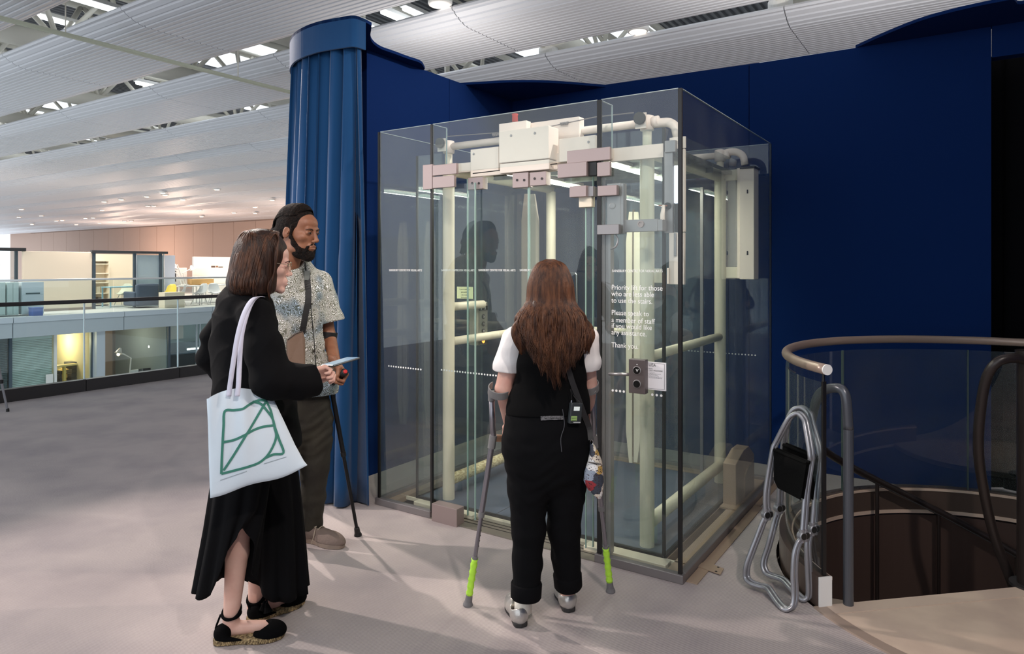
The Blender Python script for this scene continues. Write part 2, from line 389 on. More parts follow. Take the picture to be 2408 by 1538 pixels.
M_alu = mat('brushed_aluminium', (176, 172, 172), .35, metal=.9, bump=.08, bscale=200, stretch=(1, 1, .03))

# ------------------------------------------------------------------ carpet floor with the atrium edge and the stair hole
SC = Vector((2.42, 3.22, 0)); SR = 1.06     # spiral stair centre and radius (world)
from mathutils.geometry import tessellate_polygon
def arc(c, r, a0, a1, n, z=0): return [Vector((c[0]+r*math.cos(math.radians(a0+(a1-a0)*i/n)), c[1]+r*math.sin(math.radians(a0+(a1-a0)*i/n)), z)) for i in range(n+1)]
outer = [W(-7.78, -9), W(9, -9), W(9, 26), W(-7.78, 26)]
LX = -1.956; LY = 1.785
hole = arc(SC, SR+.05, 0, 360, 96)[:-1]
pit = [W(LX+.01, .01), W(-.01, .01), W(-.01, LY-.01), W(LX+.01, LY-.01)]
tri = tessellate_polygon([outer, hole, pit]); vs = outer+hole+pit
mb = MB(); mb.add(vs, [tuple(t) for t in tri]); mb.add([v-Vector((0, 0, .4)) for v in vs], [tuple(t) for t in tri])
for ring in ([0, 1, 2, 3],):
    n0 = len(mb.v); mb.add([outer[i]-Vector((0, 0, .4*k)) for i in ring for k in (0, 1)], [(2*i, (2*i+2) % 8, (2*i+3) % 8, 2*i+1) for i in range(4)])
me = mb.mesh('floor', fix=False)
bm = bmesh.new(); bm.from_mesh(me)
for f in bm.faces:
    c = f.calc_center_median()
    if abs(f.normal.z) > .5 and ((c.z > -.1) != (f.normal.z > 0)): f.normal_flip()
bm.to_mesh(me); bm.free()
link('floor', me, M_carpet, kind='structure', origin=(0, 0, 0))

# ------------------------------------------------------------------ blue partition walls
HW = 3.04
wall = thing('wall_back', None, None, W(-.6, 2.24)); tag(wall, kind='structure')
XS = [-2.43]+[FY(1762, 600, 2.24).x, 1.265]
for a, b in zip(XS, XS[1:]):
    MB(LIFT).box(a, b-.004, 2.24, 2.34, 0, HW).obj('wall_panel', M_blue, wall, bevel=.002)
MB(LIFT).box(1.265, 2.7, 2.24, 2.34, 2.84, HW).obj('header_panel', M_blue, wall)
wl = thing('wall_left', None, None, W(-2.48, 1.2)); tag(wl, kind='structure')
for a, b in ((.36, 1.3), (1.3, 2.34)):
    MB(LIFT).box(-2.53, -2.43, a, b-.004, 0, HW).obj('wall_panel', M_blue, wl, bevel=.002)
link('wall_right', MB(LIFT).box(2.62, 2.72, -6.5, 2.34, 0, HW).mesh(), M_blue, kind='structure')  # out of view; run on past the camera to darken the alcove
def canopy(name, pts, z0=HW, th=.02):
    mb = MB(); mb.prism([(p[0], p[1]) for p in pts], z0, z0+th); return mb.obj(name, M_blue, kind='structure')
c2 = smoothpath([(-.37, 5.87, 0), (0, 5.80, 0), (.36, 5.82, 0), (.806, 5.95, 0)], 8)
c2 = [W(-2.48, 1.50)]+[Vector((p.x, p.y, 0)) for p in c2]+[W(-.2, 2.3), W(-2.48, 2.3)]
canopy('ceiling_canopy', c2)
c3 = [Vector((2.43, 4.885, 0)), Vector((2.49, 4.59, 0)), Vector((2.58, 4.32, 0)), Vector((2.73, 4.127, 0)), Vector((2.885, 4.0, 0)), Vector((3.05, 3.9, 0)), W(2.66, .2)]
c3 = smoothpath(c3, 6)+[W(2.68, 2.3), W(.6, 2.3)]
canopy('ceiling_canopy', c3)
# plate, fascia band and curtain round the end of the left wall
CP = [(-1.30, 5.75), (-1.52, 5.35), (-1.585, 4.98), (-1.48, 4.66), (-1.28, 4.44), (-1.06, 4.325), (-.98, 4.305), (-.925, 4.37)]
cpath = smoothpath([Vector((p[0], p[1], 0)) for p in CP], 10)
plate = cpath+smoothpath([Vector((p[0], p[1], 0)) for p in [(-.90, 4.43), (-.961, 4.70), (-.938, 4.885), (-.858, 5.01), (-.775, 5.135), (-.695, 5.25), (-.683, 5.41)]], 6)+[Vector((-.80, 5.62, 0)), Vector((-1.0, 5.85, 0))]
canopy('ceiling_canopy', plate, HW, .02)
def bandmesh(path, z0, z1, th):
    mb = MB(); n = len(path); rings = []
    for i, p in enumerate(path):
        t = (path[min(i+1, n-1)]-path[max(i-1, 0)]).normalized(); nn = Vector((t.y, -t.x, 0))
        a = p; b = p+nn*th
        rings.append([Vector((a.x, a.y, z0)), Vector((b.x, b.y, z0)), Vector((b.x, b.y, z1)), Vector((a.x, a.y, z1))])
    return mb.loft(rings)
tag(bandmesh(cpath, 2.865, HW+.02, -.012).obj('trim_1', M_curt, smooth=False), kind='structure')
def drape(name, path, z1, z0, m, folds, amp, label=None, cat=None, parent=None, flare=.0, seed=1, kind=None, amp_top=.75, nper=14):
    rnd = random.Random(seed); L = [0]
    for a, b in zip(path, path[1:]): L.append(L[-1]+(b-a).length)
    N = folds*nper; nz = 18; ph = [rnd.uniform(-.5, .5) for _ in range(folds+2)]; am = [rnd.uniform(.6, 1.25) for _ in range(folds+2)]; dr = [rnd.uniform(-1, 1) for _ in range(folds+2)]
    def at(s):
        for i in range(len(L)-1):
            if s <= L[i+1] or i == len(L)-2:
                t = (s-L[i])/(L[i+1]-L[i]); p = path[i].lerp(path[i+1], t); d = (path[i+1]-path[i]).normalized(); return p, Vector((-d.y, d.x, 0))
    rings = []
    for k in range(nz+1):
        q = k/nz; z = z1+(z0-z1)*q; row = []
        for i in range(N+1):
            u = i/N*folds; j = int(u); fr = u-j; a_ = am[j]*(1-fr)+am[j+1]*fr; p_ = ph[j]*(1-fr)+ph[j+1]*fr; d_ = dr[j]*(1-fr)+dr[j+1]*fr
            s = L[-1]*i/N; P_, nn = at(s)
            g = amp_top+(1-amp_top)*min(1, q*2.2)
            o = (-1 if amp_top > .5 and seed == 5 else 1)*-amp*2*g*a_*((1-abs(math.sin(PI*(u+p_*.3+.08*d_*q)))**1.0)-.5)
            o += amp*.22*g*math.sin(4*PI*u+d_*3+q*2)
            nn2 = nn; fl = -flare*q
            row.append(Vector((P_.x, P_.y, z))+nn2*(o+fl)+Vector((-nn.y, nn.x, 0))*(amp*.35*g*math.sin(4*PI*u+p_)))
        rings.append(row)
    mb = MB(); mb.loft(rings, caps=False, closed=False); me = mb.mesh(name, fix=False)
    o = link(name, me, m, parent, smooth=True, label=label, cat=cat, kind=kind); s = o.modifiers.new('solid', 'SOLIDIFY'); s.thickness = .006; return o
ins = []
for i_, p in enumerate(cpath):
    t_ = (cpath[min(i_+1, len(cpath)-1)]-cpath[max(i_-1, 0)]).normalized(); ins.append(p+Vector((-t_.y, t_.x, 0))*.076)
drape('curtain', ins, HW-.01, .012, M_curt, 18, .062, 'tall pleated blue curtain hanging to the floor beside the glass lift', 'curtain', flare=.075, seed=5)
dp = [W(1.0, 2.46), W(1.9, 2.46), W(2.58, 2.46)]
drape('curtain', dp, 2.9, .012, M_black, 7, .05, 'black curtain closing the doorway in the blue wall', 'curtain', seed=3)

# ------------------------------------------------------------------ ceiling: corrugated panels hung in strips, trusses and roof deck above
ZC = 4.3; MOD = 3.16; X0 = -.61
def panel_mesh(wd=1.56, ribs=20, ln=MOD-.012):
    prof = []; p = wd/ribs
    def zc(y): t = abs(2*y/wd-1); return .10*max(0, (t-.62)/.38)**2
    for i in range(ribs):
        y = i*p
        for a, dz in ((0, .014), (.12, 0), (.72, 0), (.84, .014)): prof.append((y+a*p, zc(y+a*p)+dz))
    prof.append((wd, zc(wd)+.014))
    top = [(y, z+.035) for y, z in prof[::-1]]
    lip0 = [(0-.03, .17), (-.045, .145), (-.035, .118)]
    n = len(prof); mb = MB(); vs = []; 
    full = prof+[(wd+.03, .13), (wd+.03, .16), (wd-.02, .16)]+[(wd*.5, .05)]+[(.02, .175)]+lip0
    for x in (0, ln): vs += [(x, y, z) for y, z in full]
    m_ = len(full); mb.add(vs, [tuple(range(m_-1, -1, -1)), tuple(range(m_, 2*m_))]+[(i, (i+1) % m_, m_+(i+1) % m_, m_+i) for i in range(m_)])
    me = mb.mesh('ceiling_panel'); me.materials.append(M_ceil); return me
pm = panel_mesh(); pm2 = panel_mesh(1.75, 22)
ceil = thing('ceiling', None, None, W(0, 0, ZC)); ceil.rotation_euler = (0, 0, math.atan2(-.551, .834)); tag(ceil, kind='structure')
for k in range(-3, 11):
    y0 = .99+2.08*k
    if y0 < -3: pass
    xl = -(13+2.85*max(0, y0)); xr = 7
    i = int((xl-X0)//MOD)
    while X0+i*MOD < xr:
        if k >= -1 or -12 < X0+i*MOD < 8:
            o = bpy.data.objects.new('ceiling_panel', pm if k < 2 else pm2); COL.objects.link(o); o.parent = ceil; o.location = (X0+i*MOD, y0, 0)
        i += 1
# roof deck cells with rooflights left open
def deck_mesh():
    mb = MB(); n = 24; p = MOD/n; pr = []
    for i in range(n):
        for a, dz in ((0, .05), (.1, 0), (.5, 0), (.6, .05)): pr.append((i*p+a*p, dz))
    pr.append((MOD, .05)); m_ = len(pr)
    mb.add([(x, 0, z) for x, z in pr]+[(x, 2.06, z) for x, z in pr], [(i, i+1, m_+i+1, m_+i) for i in range(m_-1)])
    me = mb.mesh('roof_panel', fix=False); me.materials.append(M_deck); return me
dm = deck_mesh()
roof = thing('ceiling_roof', None, None, W(0, 0, 6.0)); roof.rotation_euler = (0, 0, math.atan2(-.551, .834)); tag(roof, kind='structure')
rr = random.Random(11)
for k in range(-1, 15):
    y0 = .3+2.08*k; xl = -(15+2.9*max(0, y0)); i = int((xl-X0)//MOD)
    while X0+i*MOD < 8:
        hash_ = (i*7+k*5) % 6
        if not (hash_ in (0, 3) and k >= 2):
            o = bpy.data.objects.new('roof_panel', dm); COL.objects.link(o); o.parent = roof; o.location = (X0+i*MOD, y0, 0)
        i += 1
# trusses
bmesh_ = {}
def truss(x, near, ti):
    t = thing('roof_truss', 'white tubular roof truss above the ceiling panels, %s from the right' % ORD[1-ti], 'truss', W(x, 11, 4.62), 0, 'roof trusses above the ceiling panels')
    y0, y1 = -2.5, 23.4
    MB(LIFT).cyl((x, y0, 4.76), (x, y1, 4.76), .14, 20).obj('bottom_tube', M_steelw, t, smooth=True)
    for s in (-.45, .45): MB(LIFT).cyl((x+s, y0, 5.6), (x+s, y1, 5.6), .06, 10).obj('top_tube', M_steelw, t, smooth=True)
    yy = y0; far = MB(LIFT); j = 0
    while yy < y1-1:
        for s in (-.45, .45):
            for a, b in ((yy, yy+.52), (yy+.52, yy+1.04)):
                A = (x, a, 4.8) if a == yy else (x+s, a, 5.6); B = (x+s, b, 5.6) if a == yy else (x, b, 4.8)
                if near and yy < 6.5:
                    MB(LIFT).cyl(A, B, .038, 8).obj('brace', M_steelw, t, smooth=True)
                else: far.cyl(A, B, .038, 6)
        yy += 1.04
    far.obj('bracing', M_steelw, t, kind='stuff')
for i in range(-13, 2): truss(X0+i*MOD, -4 <= i <= 0, i)
# strip lights, discs and downlights in the gaps
M_lampw = mat('lamp_cool', (255, 255, 255), .5, emit=(240, 248, 255), estr=9)
M_lampwarm = mat('lamp_warm', (255, 240, 220), .5, emit=(255, 214, 170), estr=14)
def strip(px, py, z, ln=1.2, ang=0, lb_=''):
    c = W(*FZ(px, py, z)); t = thing('strip_light', 'bright strip light above the ceiling gaps, %s from the left' % lb_, 'lamp', c, math.radians(-33.46)+ang, 'strip lights above the ceiling gaps')
    MT = Matrix.Translation(c) @ Matrix.Rotation(math.radians(-33.46)+ang, 4, 'Z')
    MB(MT).box(-ln/2, ln/2, -.07, .07, .03, .09).obj('housing', M_white, t, bevel=.01)
    MB(MT).cyl((-ln/2+.03, 0, 0), (ln/2-.03, 0, 0), .03, 10).obj('lamp_tube', M_lampw, t, smooth=True)
SL = sorted([(75, 91), (160, 57), (250, 20), (455, 182), (385, 209), (960, 55), (1010, 48), (905, 80), (30, 140)])
for i_, (px, py) in enumerate(SL): strip(px, py, 5.2, 1.2, 1.57, ORD[i_])
for i_, (px, py) in enumerate(((1035, 12), (1290, 140), (1500, 75), (1835, 35))):
    q_ = FZ(px, py, 4.47); c = W(*q_); t = thing('spotlight_fitting', 'white cylinder spotlight in a ceiling gap, %s from the left' % ORD[i_], 'lamp', c, 0, 'cylinder spotlights in the ceiling gaps')
    MB(LIFT).box(q_.x-.02, q_.x+.02, q_.y-.75, q_.y+.75, 4.60, 4.62).obj('fixing_bar', M_steelw, t)
    MB().lathe([(.13, 0), (.14, .02), (.14, .16), (.10, .18)], 20, c).obj('housing', M_white, t, smooth=False, bevel=.004)
    MB().lathe([(.06, -.004), (.11, -.002), (.11, .004), (.05, .004)], 20, c).obj('lens', mat('lamp_lens', (250, 250, 250), .2, emit=(255, 240, 220), estr=1.5), t)
for i_, (px, py) in enumerate(((200, 350), (291, 333), (378, 314), (495, 294), (560, 282))):
    c = W(*FZ(px, py, 4.5)); t = thing('disc_light', 'round flat glowing lamp in the third ceiling gap, %s from the left' % ORD[i_], 'lamp', c, 0, 'round disc lamps in the third ceiling gap')
    MB().lathe([(.20, .0), (.22, .01), (.22, .05), (.18, .07)], 24, c).obj('rim', M_white, t, smooth=True)
    MB().lathe([(.02, -.012), (.17, -.010), (.19, -.002), (.02, 0)], 24, c).obj('diffuser', mat('lamp_disc', (255, 250, 240), .5, emit=(255, 246, 228), estr=4), t)
DL = sorted(((50, 492), (97, 507), (132, 519), (146, 518), (201, 513), (219, 512), (179, 528), (240, 494), (234, 524), (293, 520), (309, 519), (348, 484), (362, 484), (469, 494), (474, 509), (550, 500), (600, 501), (44, 510), (510, 445), (345, 462), (285, 469), (245, 474), (383, 453), (75, 527), (388, 458), (600, 487), (640, 470), (430, 469)))
for i_, (px, py) in enumerate(DL):
    c = W(*FZ(px, py, ZC-.02)); t = thing('downlight', 'small warm downlight in the far ceiling, %s from the left' % ORD[i_], 'lamp', c, 0, 'small warm downlights in the far ceiling')
    MB().lathe([(.10, -.02), (.14, -.02), (.14, .03), (.10, .03)], 14, c).obj('ring', M_white, t)
    MB().lathe([(.02, -.03), (.08, -.026), (.10, -.01), (.02, 0)], 12, c).obj('lamp', M_lampwarm, t)
# slim track rail hung along the near edge of the hall
a = FZ(-160, 6, 4.08); b = FZ(690, 225, 4.08)
tr = thing('ceiling_rail', 'long slim cream rail hung under the ceiling at upper left', 'rail', W(a.x, (a.y+b.y)/2, 4.08))
MB(LIFT).box(a.x-.035, a.x+.035, a.y, b.y+3, 4.08, 4.12).obj('rail_bar', mat('rail_cream', (196, 200, 178), .5), tr, bevel=.008)
for k in range(5):
    yy = a.y+1.2+k*2.2; MB(LIFT).cyl((a.x, yy, 4.12), (a.x, yy, 4.5), .008, 8).obj('hanger', M_steelw, tr)
# end wall far away
link('wall_far', MB(LIFT).box(-70, 16, 23.5, 23.9, -3.6, 6).mesh(), M_pinkw, kind='structure')
wfp = thing('wall_far_cladding', None, None, W(-30, 23.44, 0)); tag(wfp, kind='structure')
i = 0; xx = -66
cm = None
while xx < 14:
    if cm is None:
        o = MB(LIFT).box(xx+.012, xx+2.188, 23.42, 23.5, .2, 4.25).obj('cladding_panel', M_pinkw, wfp); cm = o; bx = o.location.copy(); xb = xx
    else:
        o = cm.copy(); COL.objects.link(o); o.parent = wfp; o.location = bx+(LIFT.to_3x3() @ Vector((xx-xb, 0, 0)))
    xx += 2.2
# ------------------------------------------------------------------ our glass balustrade at the atrium edge
bx = -7.71
bal = thing('atrium_balustrade', 'clear glass balustrade with dark handrail along the open edge at left', 'balustrade', W(bx, 3, 0))
ys = [-2.6, FX(-160, 800, bx).y, FX(198, 800, bx).y, FX(418, 800, bx).y, FX(418, 800, bx).y+2.35, FX(418, 800, bx).y+4.7]
for a, b in zip(ys, ys[1:]):
    MB(LIFT).box(bx-.008, bx+.008, a+.006, b-.006, .1, 1.06).obj('glass_panel', M_glass, bal)
    MB(LIFT).box(bx-.05, bx+.05, a+.003, b-.003, 0, .14).obj('kerb', M_dark, bal, bevel=.003)
for y in ys[1:-1]:
    MB(LIFT).box(bx-.012, bx+.012, y-.005, y+.005, .14, 1.05).obj('glass_joint', mat('joint_white', (215, 228, 232), .3), bal)
MB(LIFT).box(bx-.035, bx+.035, ys[0], ys[-1], 1.05, 1.095).obj('handrail', M_dark, bal, bevel=.012)

# ------------------------------------------------------------------ the building across the atrium
FXP = -21.6
def fbox(mb, x0, x1, y0, y1, xp, dep):     # photo rectangle on the plane x=xp, thickness dep going away
    a = FX(x0, y1, xp); b = FX(x1, y0, xp); zb = FX((x0+x1)/2, y1, xp).z; zt = FX((x0+x1)/2, y0, xp).z
    return mb.box(xp-dep, xp, a.y, b.y, zb, zt)
def fz(px, py, xp): p = FX(px, py, xp); return p.y, p.z
link('floor_far', MB(LIFT).box(-60, FXP-.02, -6, 23.4, -.56, -.002).mesh(), mat('far_floor', (196, 196, 196), .8), kind='structure')
link('floor_lower', MB(LIFT).box(-60, -7.6, -9, 23.4, -3.7, -3.5).mesh(), mat('lower_floor', (170, 176, 178), .7), kind='structure')
fas = thing('wall_far_parapet', None, None, W(FXP, 8, -.56)); tag(fas, kind='structure')
y = FX(28, 780, FXP).y-3.1*3
while y < 23:
    MB(LIFT).box(FXP-.02, FXP+.06, y+.01, y+3.09, -.56, -.13).obj('parapet_panel', M_grey, fas)
    MB(LIFT).box(FXP-.02, FXP+.10, y+.01, y+3.09, -.13, .03).obj('parapet_cap', M_greyd, fas)
    y += 3.1
fr = thing('far_balustrade', 'glass balustrade with pale handrail on the far mezzanine', 'balustrade', W(FXP, 8, .03))
y = FX(47, 700, FXP).y-2.6*4
while y < 22:
    MB(LIFT).box(FXP-.01, FXP+.01, y+.01, y+2.59, .03, 1.05).obj('glass_panel', M_glassg, fr); y += 2.6
MB(LIFT).box(FXP-.04, FXP+.04, -6, 23, 1.05, 1.11).obj('handrail', mat('pale_metal', (200, 204, 204), .3, metal=.4), fr, bevel=.01)
# cream office box
XO = -24.2
ob = thing('office_partition', 'plain cream partition wall on the far mezzanine', 'partition', W(XO, fz(130, 650, XO)[0], 0))
y0, y1 = fz(54, 650, XO)[0], fz(216, 650, XO)[0]; zt = fz(216, 593, XO)[1]
MB(LIFT).box(XO-.1, XO, y0, y1, 0, zt).obj('wall_board', M_cream, ob, bevel=.01)
MB(LIFT).box(XO, XO+.01, y0, y1, 0, .08).obj('skirting', mat('skirting_tan', (150, 134, 120), .6), ob)
# left office with shelves
oc = thing('glazed_office', 'dark framed glazed office with cluttered shelves at the far left', 'office', W(XO-1, fz(0, 650, XO)[0], 0))
ya, yb = fz(-60, 650, XO)[0], fz(39, 650, XO)[0]; M_frame = mat('dark_frame', (58, 72, 80), .5)
MB(LIFT).box(XO-.1, XO+.05, ya, yb+.25, zt, zt+.10).obj('head_frame', mat('frame_black', (40, 42, 44), .5), oc)
MB(LIFT).box(XO-.08, XO, yb-.04, yb+.04, 0, zt).obj('post', M_frame, oc)
MB(LIFT).box(XO-1.6, XO-1.5, ya, yb, 0, zt).obj('back_wall', M_cream, oc)
for z in (.75, 1.15, 1.5): MB(LIFT).box(XO-1.5, XO-1.2, ya, yb, z, z+.03).obj('shelf', M_white, oc)
MB(LIFT).box(XO-.02, XO-.01, ya, yb-.05, 0, zt).obj('glass_panel', M_glass, oc)
rnd = random.Random(4)
clut = [(205, 60, 60), (60, 70, 130), (190, 150, 80), (220, 220, 220), (90, 90, 90), (200, 190, 170), (120, 60, 90), (70, 90, 110)]
for j in range(9):
    yy = ya+.15+(yb-ya-.3)*j/9; z = (.78, 1.18, 1.53)[j % 3]; c_ = clut[j % 8]
    h = rnd.uniform(.14, .26)
    tag(MB(LIFT).box(XO-1.46, XO-1.25, yy, yy+rnd.uniform(.14, .22), z+.001, z+h).obj('storage_box', mat('box_%d' % (j % 8), c_, .7), bevel=.012), 'small %s storage box on the far left office shelves, %s from the left' % (('red', 'navy', 'ochre', 'white', 'grey', 'beige', 'plum', 'slate', 'red')[j], ORD[j]), 'box', group='boxes on the far left office shelves')
# teal cupboards and recycling box
XC = -22.6
for (p0, p1, yt, c_, lb) in ((-40, 14, 664, (188, 204, 202), 'pale teal cupboard at the very edge of the far mezzanine'), (15, 45, 664, (190, 206, 204), 'pale teal cupboard second from the left on the far mezzanine'), (50, 104, 663, (196, 208, 214), 'pale blue cabinet with a slotted door on the far mezzanine')):
    y0, y1 = fz(p0, 700, XC)[0], fz(p1, 700, XC)[0]; zz = fz(p1, yt, XC)[1]
    c = thing('cabinet', lb, 'cabinet', W(XC-.25, (y0+y1)/2, 0))
    m_ = mat('cab_%d' % p0, c_, .5)
    MB(LIFT).box(XC-.5, XC, y0+.01, y1-.01, .03, zz).obj('carcass', m_, c, bevel=.006)
    ym = (y0+y1)/2
    if p0 == 50:
        MB(LIFT).box(XC, XC+.02, y0+.03, y1-.03, .06, .62).obj('door', m_, c, bevel=.004)
        MB(LIFT).box(XC, XC+.012, y0+.12, y1-.12, .64, .68).obj('slot', mat('slot_dark', (60, 80, 84), .6), c)
    else:
        for a, b in ((y0+.02, ym-.005), (ym+.005, y1-.02)):
            d = MB(LIFT).box(XC, XC+.02, a, b, .06, zz-.02).obj('door', m_, c, bevel=.004)
y0, y1 = fz(74, 735, XC+.4)[0], fz(98, 735, XC+.4)[0]
b_ = thing('recycling_crate', 'royal blue crate on the floor below the pale blue cabinet', 'crate', W(XC+.4, (y0+y1)/2, 0))
MB(LIFT).box(XC+.2, XC+.5, y0, y1, 0, .22).obj('crate_body', mat('crate_blue', (30, 80, 160), .5), b_, bevel=.01)
MB(LIFT).box(XC+.19, XC+.51, y0-.01, y1+.01, .22, .25).obj('crate_rim', mat('crate_blue', (30, 80, 160), .5), b_, bevel=.006)
# glass office with bookcase
go = thing('glass_office', 'glass walled office with slate frames in the middle of the far mezzanine', 'office', W(XO-1, fz(300, 650, XO)[0], 0))
yA, yB, yC, yD, yE = [fz(p, 650, XO)[0] for p in (218, 314, 318, 375, 387)]; zt2 = fz(300, 596, XO)[1]
M_sl = mat('slate_frame', (62, 78, 90), .5)
MB(LIFT).box(XO-.06, XO+.06, yA-.05, yE+.1, zt2, zt2+.09).obj('head_frame', mat('frame_black2', (50, 54, 58), .5), go)
for y_ in (yA, yB, yD): MB(LIFT).box(XO-.06, XO+.02, y_, y_+.09, 0, zt2).obj('post', M_sl, go)
MB(LIFT).box(XO-.06, XO, yE-.03, yE, 0, zt2).obj('post', M_white, go)
for a, b in ((yA+.09, yB), (yB+.09, yD), (yD+.09, yE-.03)): MB(LIFT).box(XO-.03, XO-.02, a, b, 0, zt2).obj('glass_panel', M_glass, go)
MB(LIFT).box(XO-2.1, XO-2.0, yA, yE, 0, zt2).obj('back_wall', M_cream, go)
MB(LIFT).box(XO-.09, XO-.04, yB+.15, yB+1.6, 0, zt2-.05).obj('screen_panel', mat('frosted_screen', (205, 214, 226), .5), go)
bc = thing('bookcase', 'open cream bookcase inside the glass office', 'bookcase', W(XO-1.8, yB-.4, 0))
for yy in (yB-1.25, yB-.62, yB-.03): MB(LIFT).box(XO-2.0, XO-1.7, yy, yy+.03, 0, zt2-.25).obj('upright', M_cream, bc)
for z in (.05, .45, .85, 1.2, 1.55, zt2-.28): MB(LIFT).box(XO-2.0, XO-1.7, yB-1.25, yB, z, z+.03).obj('shelf', M_cream, bc)
for j in range(8):
    z = (.88, .88, .48, 1.23, .48, .08, .08, 1.23)[j]; yy = yB-1.18+(j*.37) % 1.05
    tag(MB(LIFT).box(XO-1.95, XO-1.75, yy, yy+.13, z+.001, z+.24).obj('box_file', mat('file_%d' % (j % 4), ((150, 120, 90), (90, 84, 80), (190, 180, 160), (120, 70, 60))[j % 4], .7), bevel=.004), 'upright %s box file in the glass office bookcase, %s built up from the left' % (('tan', 'dark grey', 'pale', 'rust')[j % 4], ORD[j]), 'box', group='box files in the glass office bookcase')
# blue desk in the glass office
def desk(name, x0, x1, y0, y1, h, label, m, group=None, legs=True):
    d = thing(name, label, 'desk', W((x0+x1)/2, (y0+y1)/2, 0), 0, group)
    MB(LIFT).box(x0, x1, y0, y1, h-.04, h).obj('desk_top', m, d, bevel=.005)
    for a in (x0+.02, x1-.06):
        for b in (y0+.02, y1-.06): MB(LIFT).box(a, a+.04, b, b+.04, 0, h-.04).obj('leg', m, d)
    return d
desk('desk', XO-1.0, XO-.35, yA+.75, yA+2.6, .74, 'light blue framed desk standing in the glass office', mat('desk_blue', (150, 190, 205), .5))
desk('desk', XO-.05, XO+.6, yE+.2, yE+1.2, .74, 'small white desk just right of the glass office', M_white)
yW = fz(455, 650, -27)[0]
desk('desk', XO-.6, XO+.1, yE+1.6, yE+3.6, .74, 'long white desk under the angled lamps', M_white)
desk('desk', XO-.6, XO+.1, yE+3.7, yE+6.2, .74, 'long white desk in front of the bright pin board wall', M_white)
# bright low screens behind the desks
sc_ = thing('desk_screen', 'bright white desk screen running behind the far desks', 'screen', W(XO-.7, yE+3.4, 0))
for a, b in ((yE+.05, yE+1.3), (yE+1.55, yE+3.6), (yE+3.65, yE+6.6)): MB(LIFT).box(XO-.72, XO-.66, a, b, .74, 1.42).obj('screen_panel', M_white, sc_, bevel=.01)
pb = thing('pin_board_wall', 'white wall with pinned papers behind the far desks', 'partition', W(-26.4, yE+6, 0))
ypb = fz(455, 650, -26.4)[0]
MB(LIFT).box(-26.5, -26.4, ypb, ypb+9, 0, fz(500, 604, -26.4)[1]).obj('wall_board', M_white, pb)
for j, (a, b, c, d) in enumerate(((497, 625, 506, 638), (508, 625, 513, 629), (514, 627, 524, 641), (497, 632, 502, 641))):
    q0 = fz(a, d, -26.39); q1 = fz(c, b, -26.39)
    MB(LIFT).box(-26.4, -26.385, q0[0], q1[0], q0[1], q1[1]).obj('pinned_paper', mat('paper_%d' % (j % 2), ((90, 70, 60), (150, 110, 80))[j % 2], .7), pb)
# shell chairs and stool
def shell_chair(x, y, rz, label, c_=(215, 218, 220)):
    M_ = LIFT @ Matrix.Translation((x, y, 0)) @ Matrix.Rotation(rz, 4, 'Z')
    t = thing('shell_chair', label, 'chair', (M_ @ Vector((0, 0, 0)))[:], math.radians(-33.46)+rz)
    m_ = mat('shell_%d' % c_[2], c_, .4)
    rings = []
    for (yy, z, wd, cv) in ((-.22, .43, .19, .03), (-.1, .40, .23, .05), (.08, .40, .24, .06), (.19, .46, .235, .07), (.24, .6, .22, .06), (.27, .76, .18, .04), (.28, .82, .10, .02)):
        rings.append([Vector((wd*math.cos(a), yy-cv*(math.cos(a)**2), z+(.06*abs(math.cos(a))**2 if z < .5 else 0))) for a in [PI*k/10 for k in range(11)]])
    s = MB(M_).loft(rings, caps=False, closed=False).obj('seat_shell', m_, t, smooth=True); s.modifiers.new('s', 'SOLIDIFY').thickness = .012
    for sx in (-1, 1):
        for sy in (-1, 1): MB(M_).cyl((.1*sx, .08*sy, .41), (.22*sx, .22*sy, .0), .012, 8).obj('leg', mat('chrome', (200, 200, 200), .15, metal=1), t)
    return t
shell_chair(XO+.72, fz(420, 690, XO+.72)[0], -.7, 'white shell chair nearest the glass office on the far mezzanine')
shell_chair(XO+.72, fz(469, 690, XO+.72)[0], .2, 'white shell chair in the middle of the far desks')
shell_chair(XO+.72, fz(505, 690, XO+.72)[0], 1.2, 'white shell chair furthest right among the far desks')
shell_chair(XO-1.35, fz(290, 690, XO-1.35)[0], .5, 'pale shell chair behind the blue desk in the glass office', (225, 226, 210))
shell_chair(XO+.95, fz(395, 690, XO+.95)[0], .4, 'yellow backed shell chair beside the small white desk', (240, 215, 90))
# dark armchair seen through the glass office
y_ = fz(335, 700, XO+.5)[0]; ac = thing('armchair', 'dark grey armchair in front of the frosted screen', 'chair', W(XO+.3, y_, 0)); M_ac = mat('slate_cloth', (78, 90, 106), .9)
MB(LIFT).box(XO+.1, XO+.8, y_-.4, y_+.4, .08, .42).obj('seat', M_ac, ac, bevel=.05)
MB(LIFT).box(XO+.72, XO+.92, y_-.42, y_+.42, .08, .86).obj('backrest', M_ac, ac, bevel=.08)
for s in (-1, 1): MB(LIFT).box(XO+.1, XO+.85, y_+s*.42-.07, y_+s*.42+.07, .08, .58).obj('armrest', M_ac, ac, bevel=.05)
q = fz(406, 695, XO+1.5); tag(MB(LIFT).box(XO+1.2, XO+1.6, q[0]-.35, q[0]+.4, 0, .55).obj('storage_box', mat('box_beige', (226, 212, 190), .6), bevel=.01), 'square beige box with a white lid right of the dark armchair', 'box')
q = fz(455, 660, XO-.5); tag(MB(LIFT).box(XO-.5, XO-.2, q[0]-.25, q[0]+.7, .745, .97).obj('storage_box', mat('box_tan', (214, 170, 110), .7), bevel=.008), 'tan cardboard tray standing on the long white desk', 'box')
q = fz(409, 652, XO-.5); q = (q[0]-.15, q[1]); mon = thing('monitor', 'black monitor screen on the long white desk', 'monitor', W(XO-.5, q[0], .74))
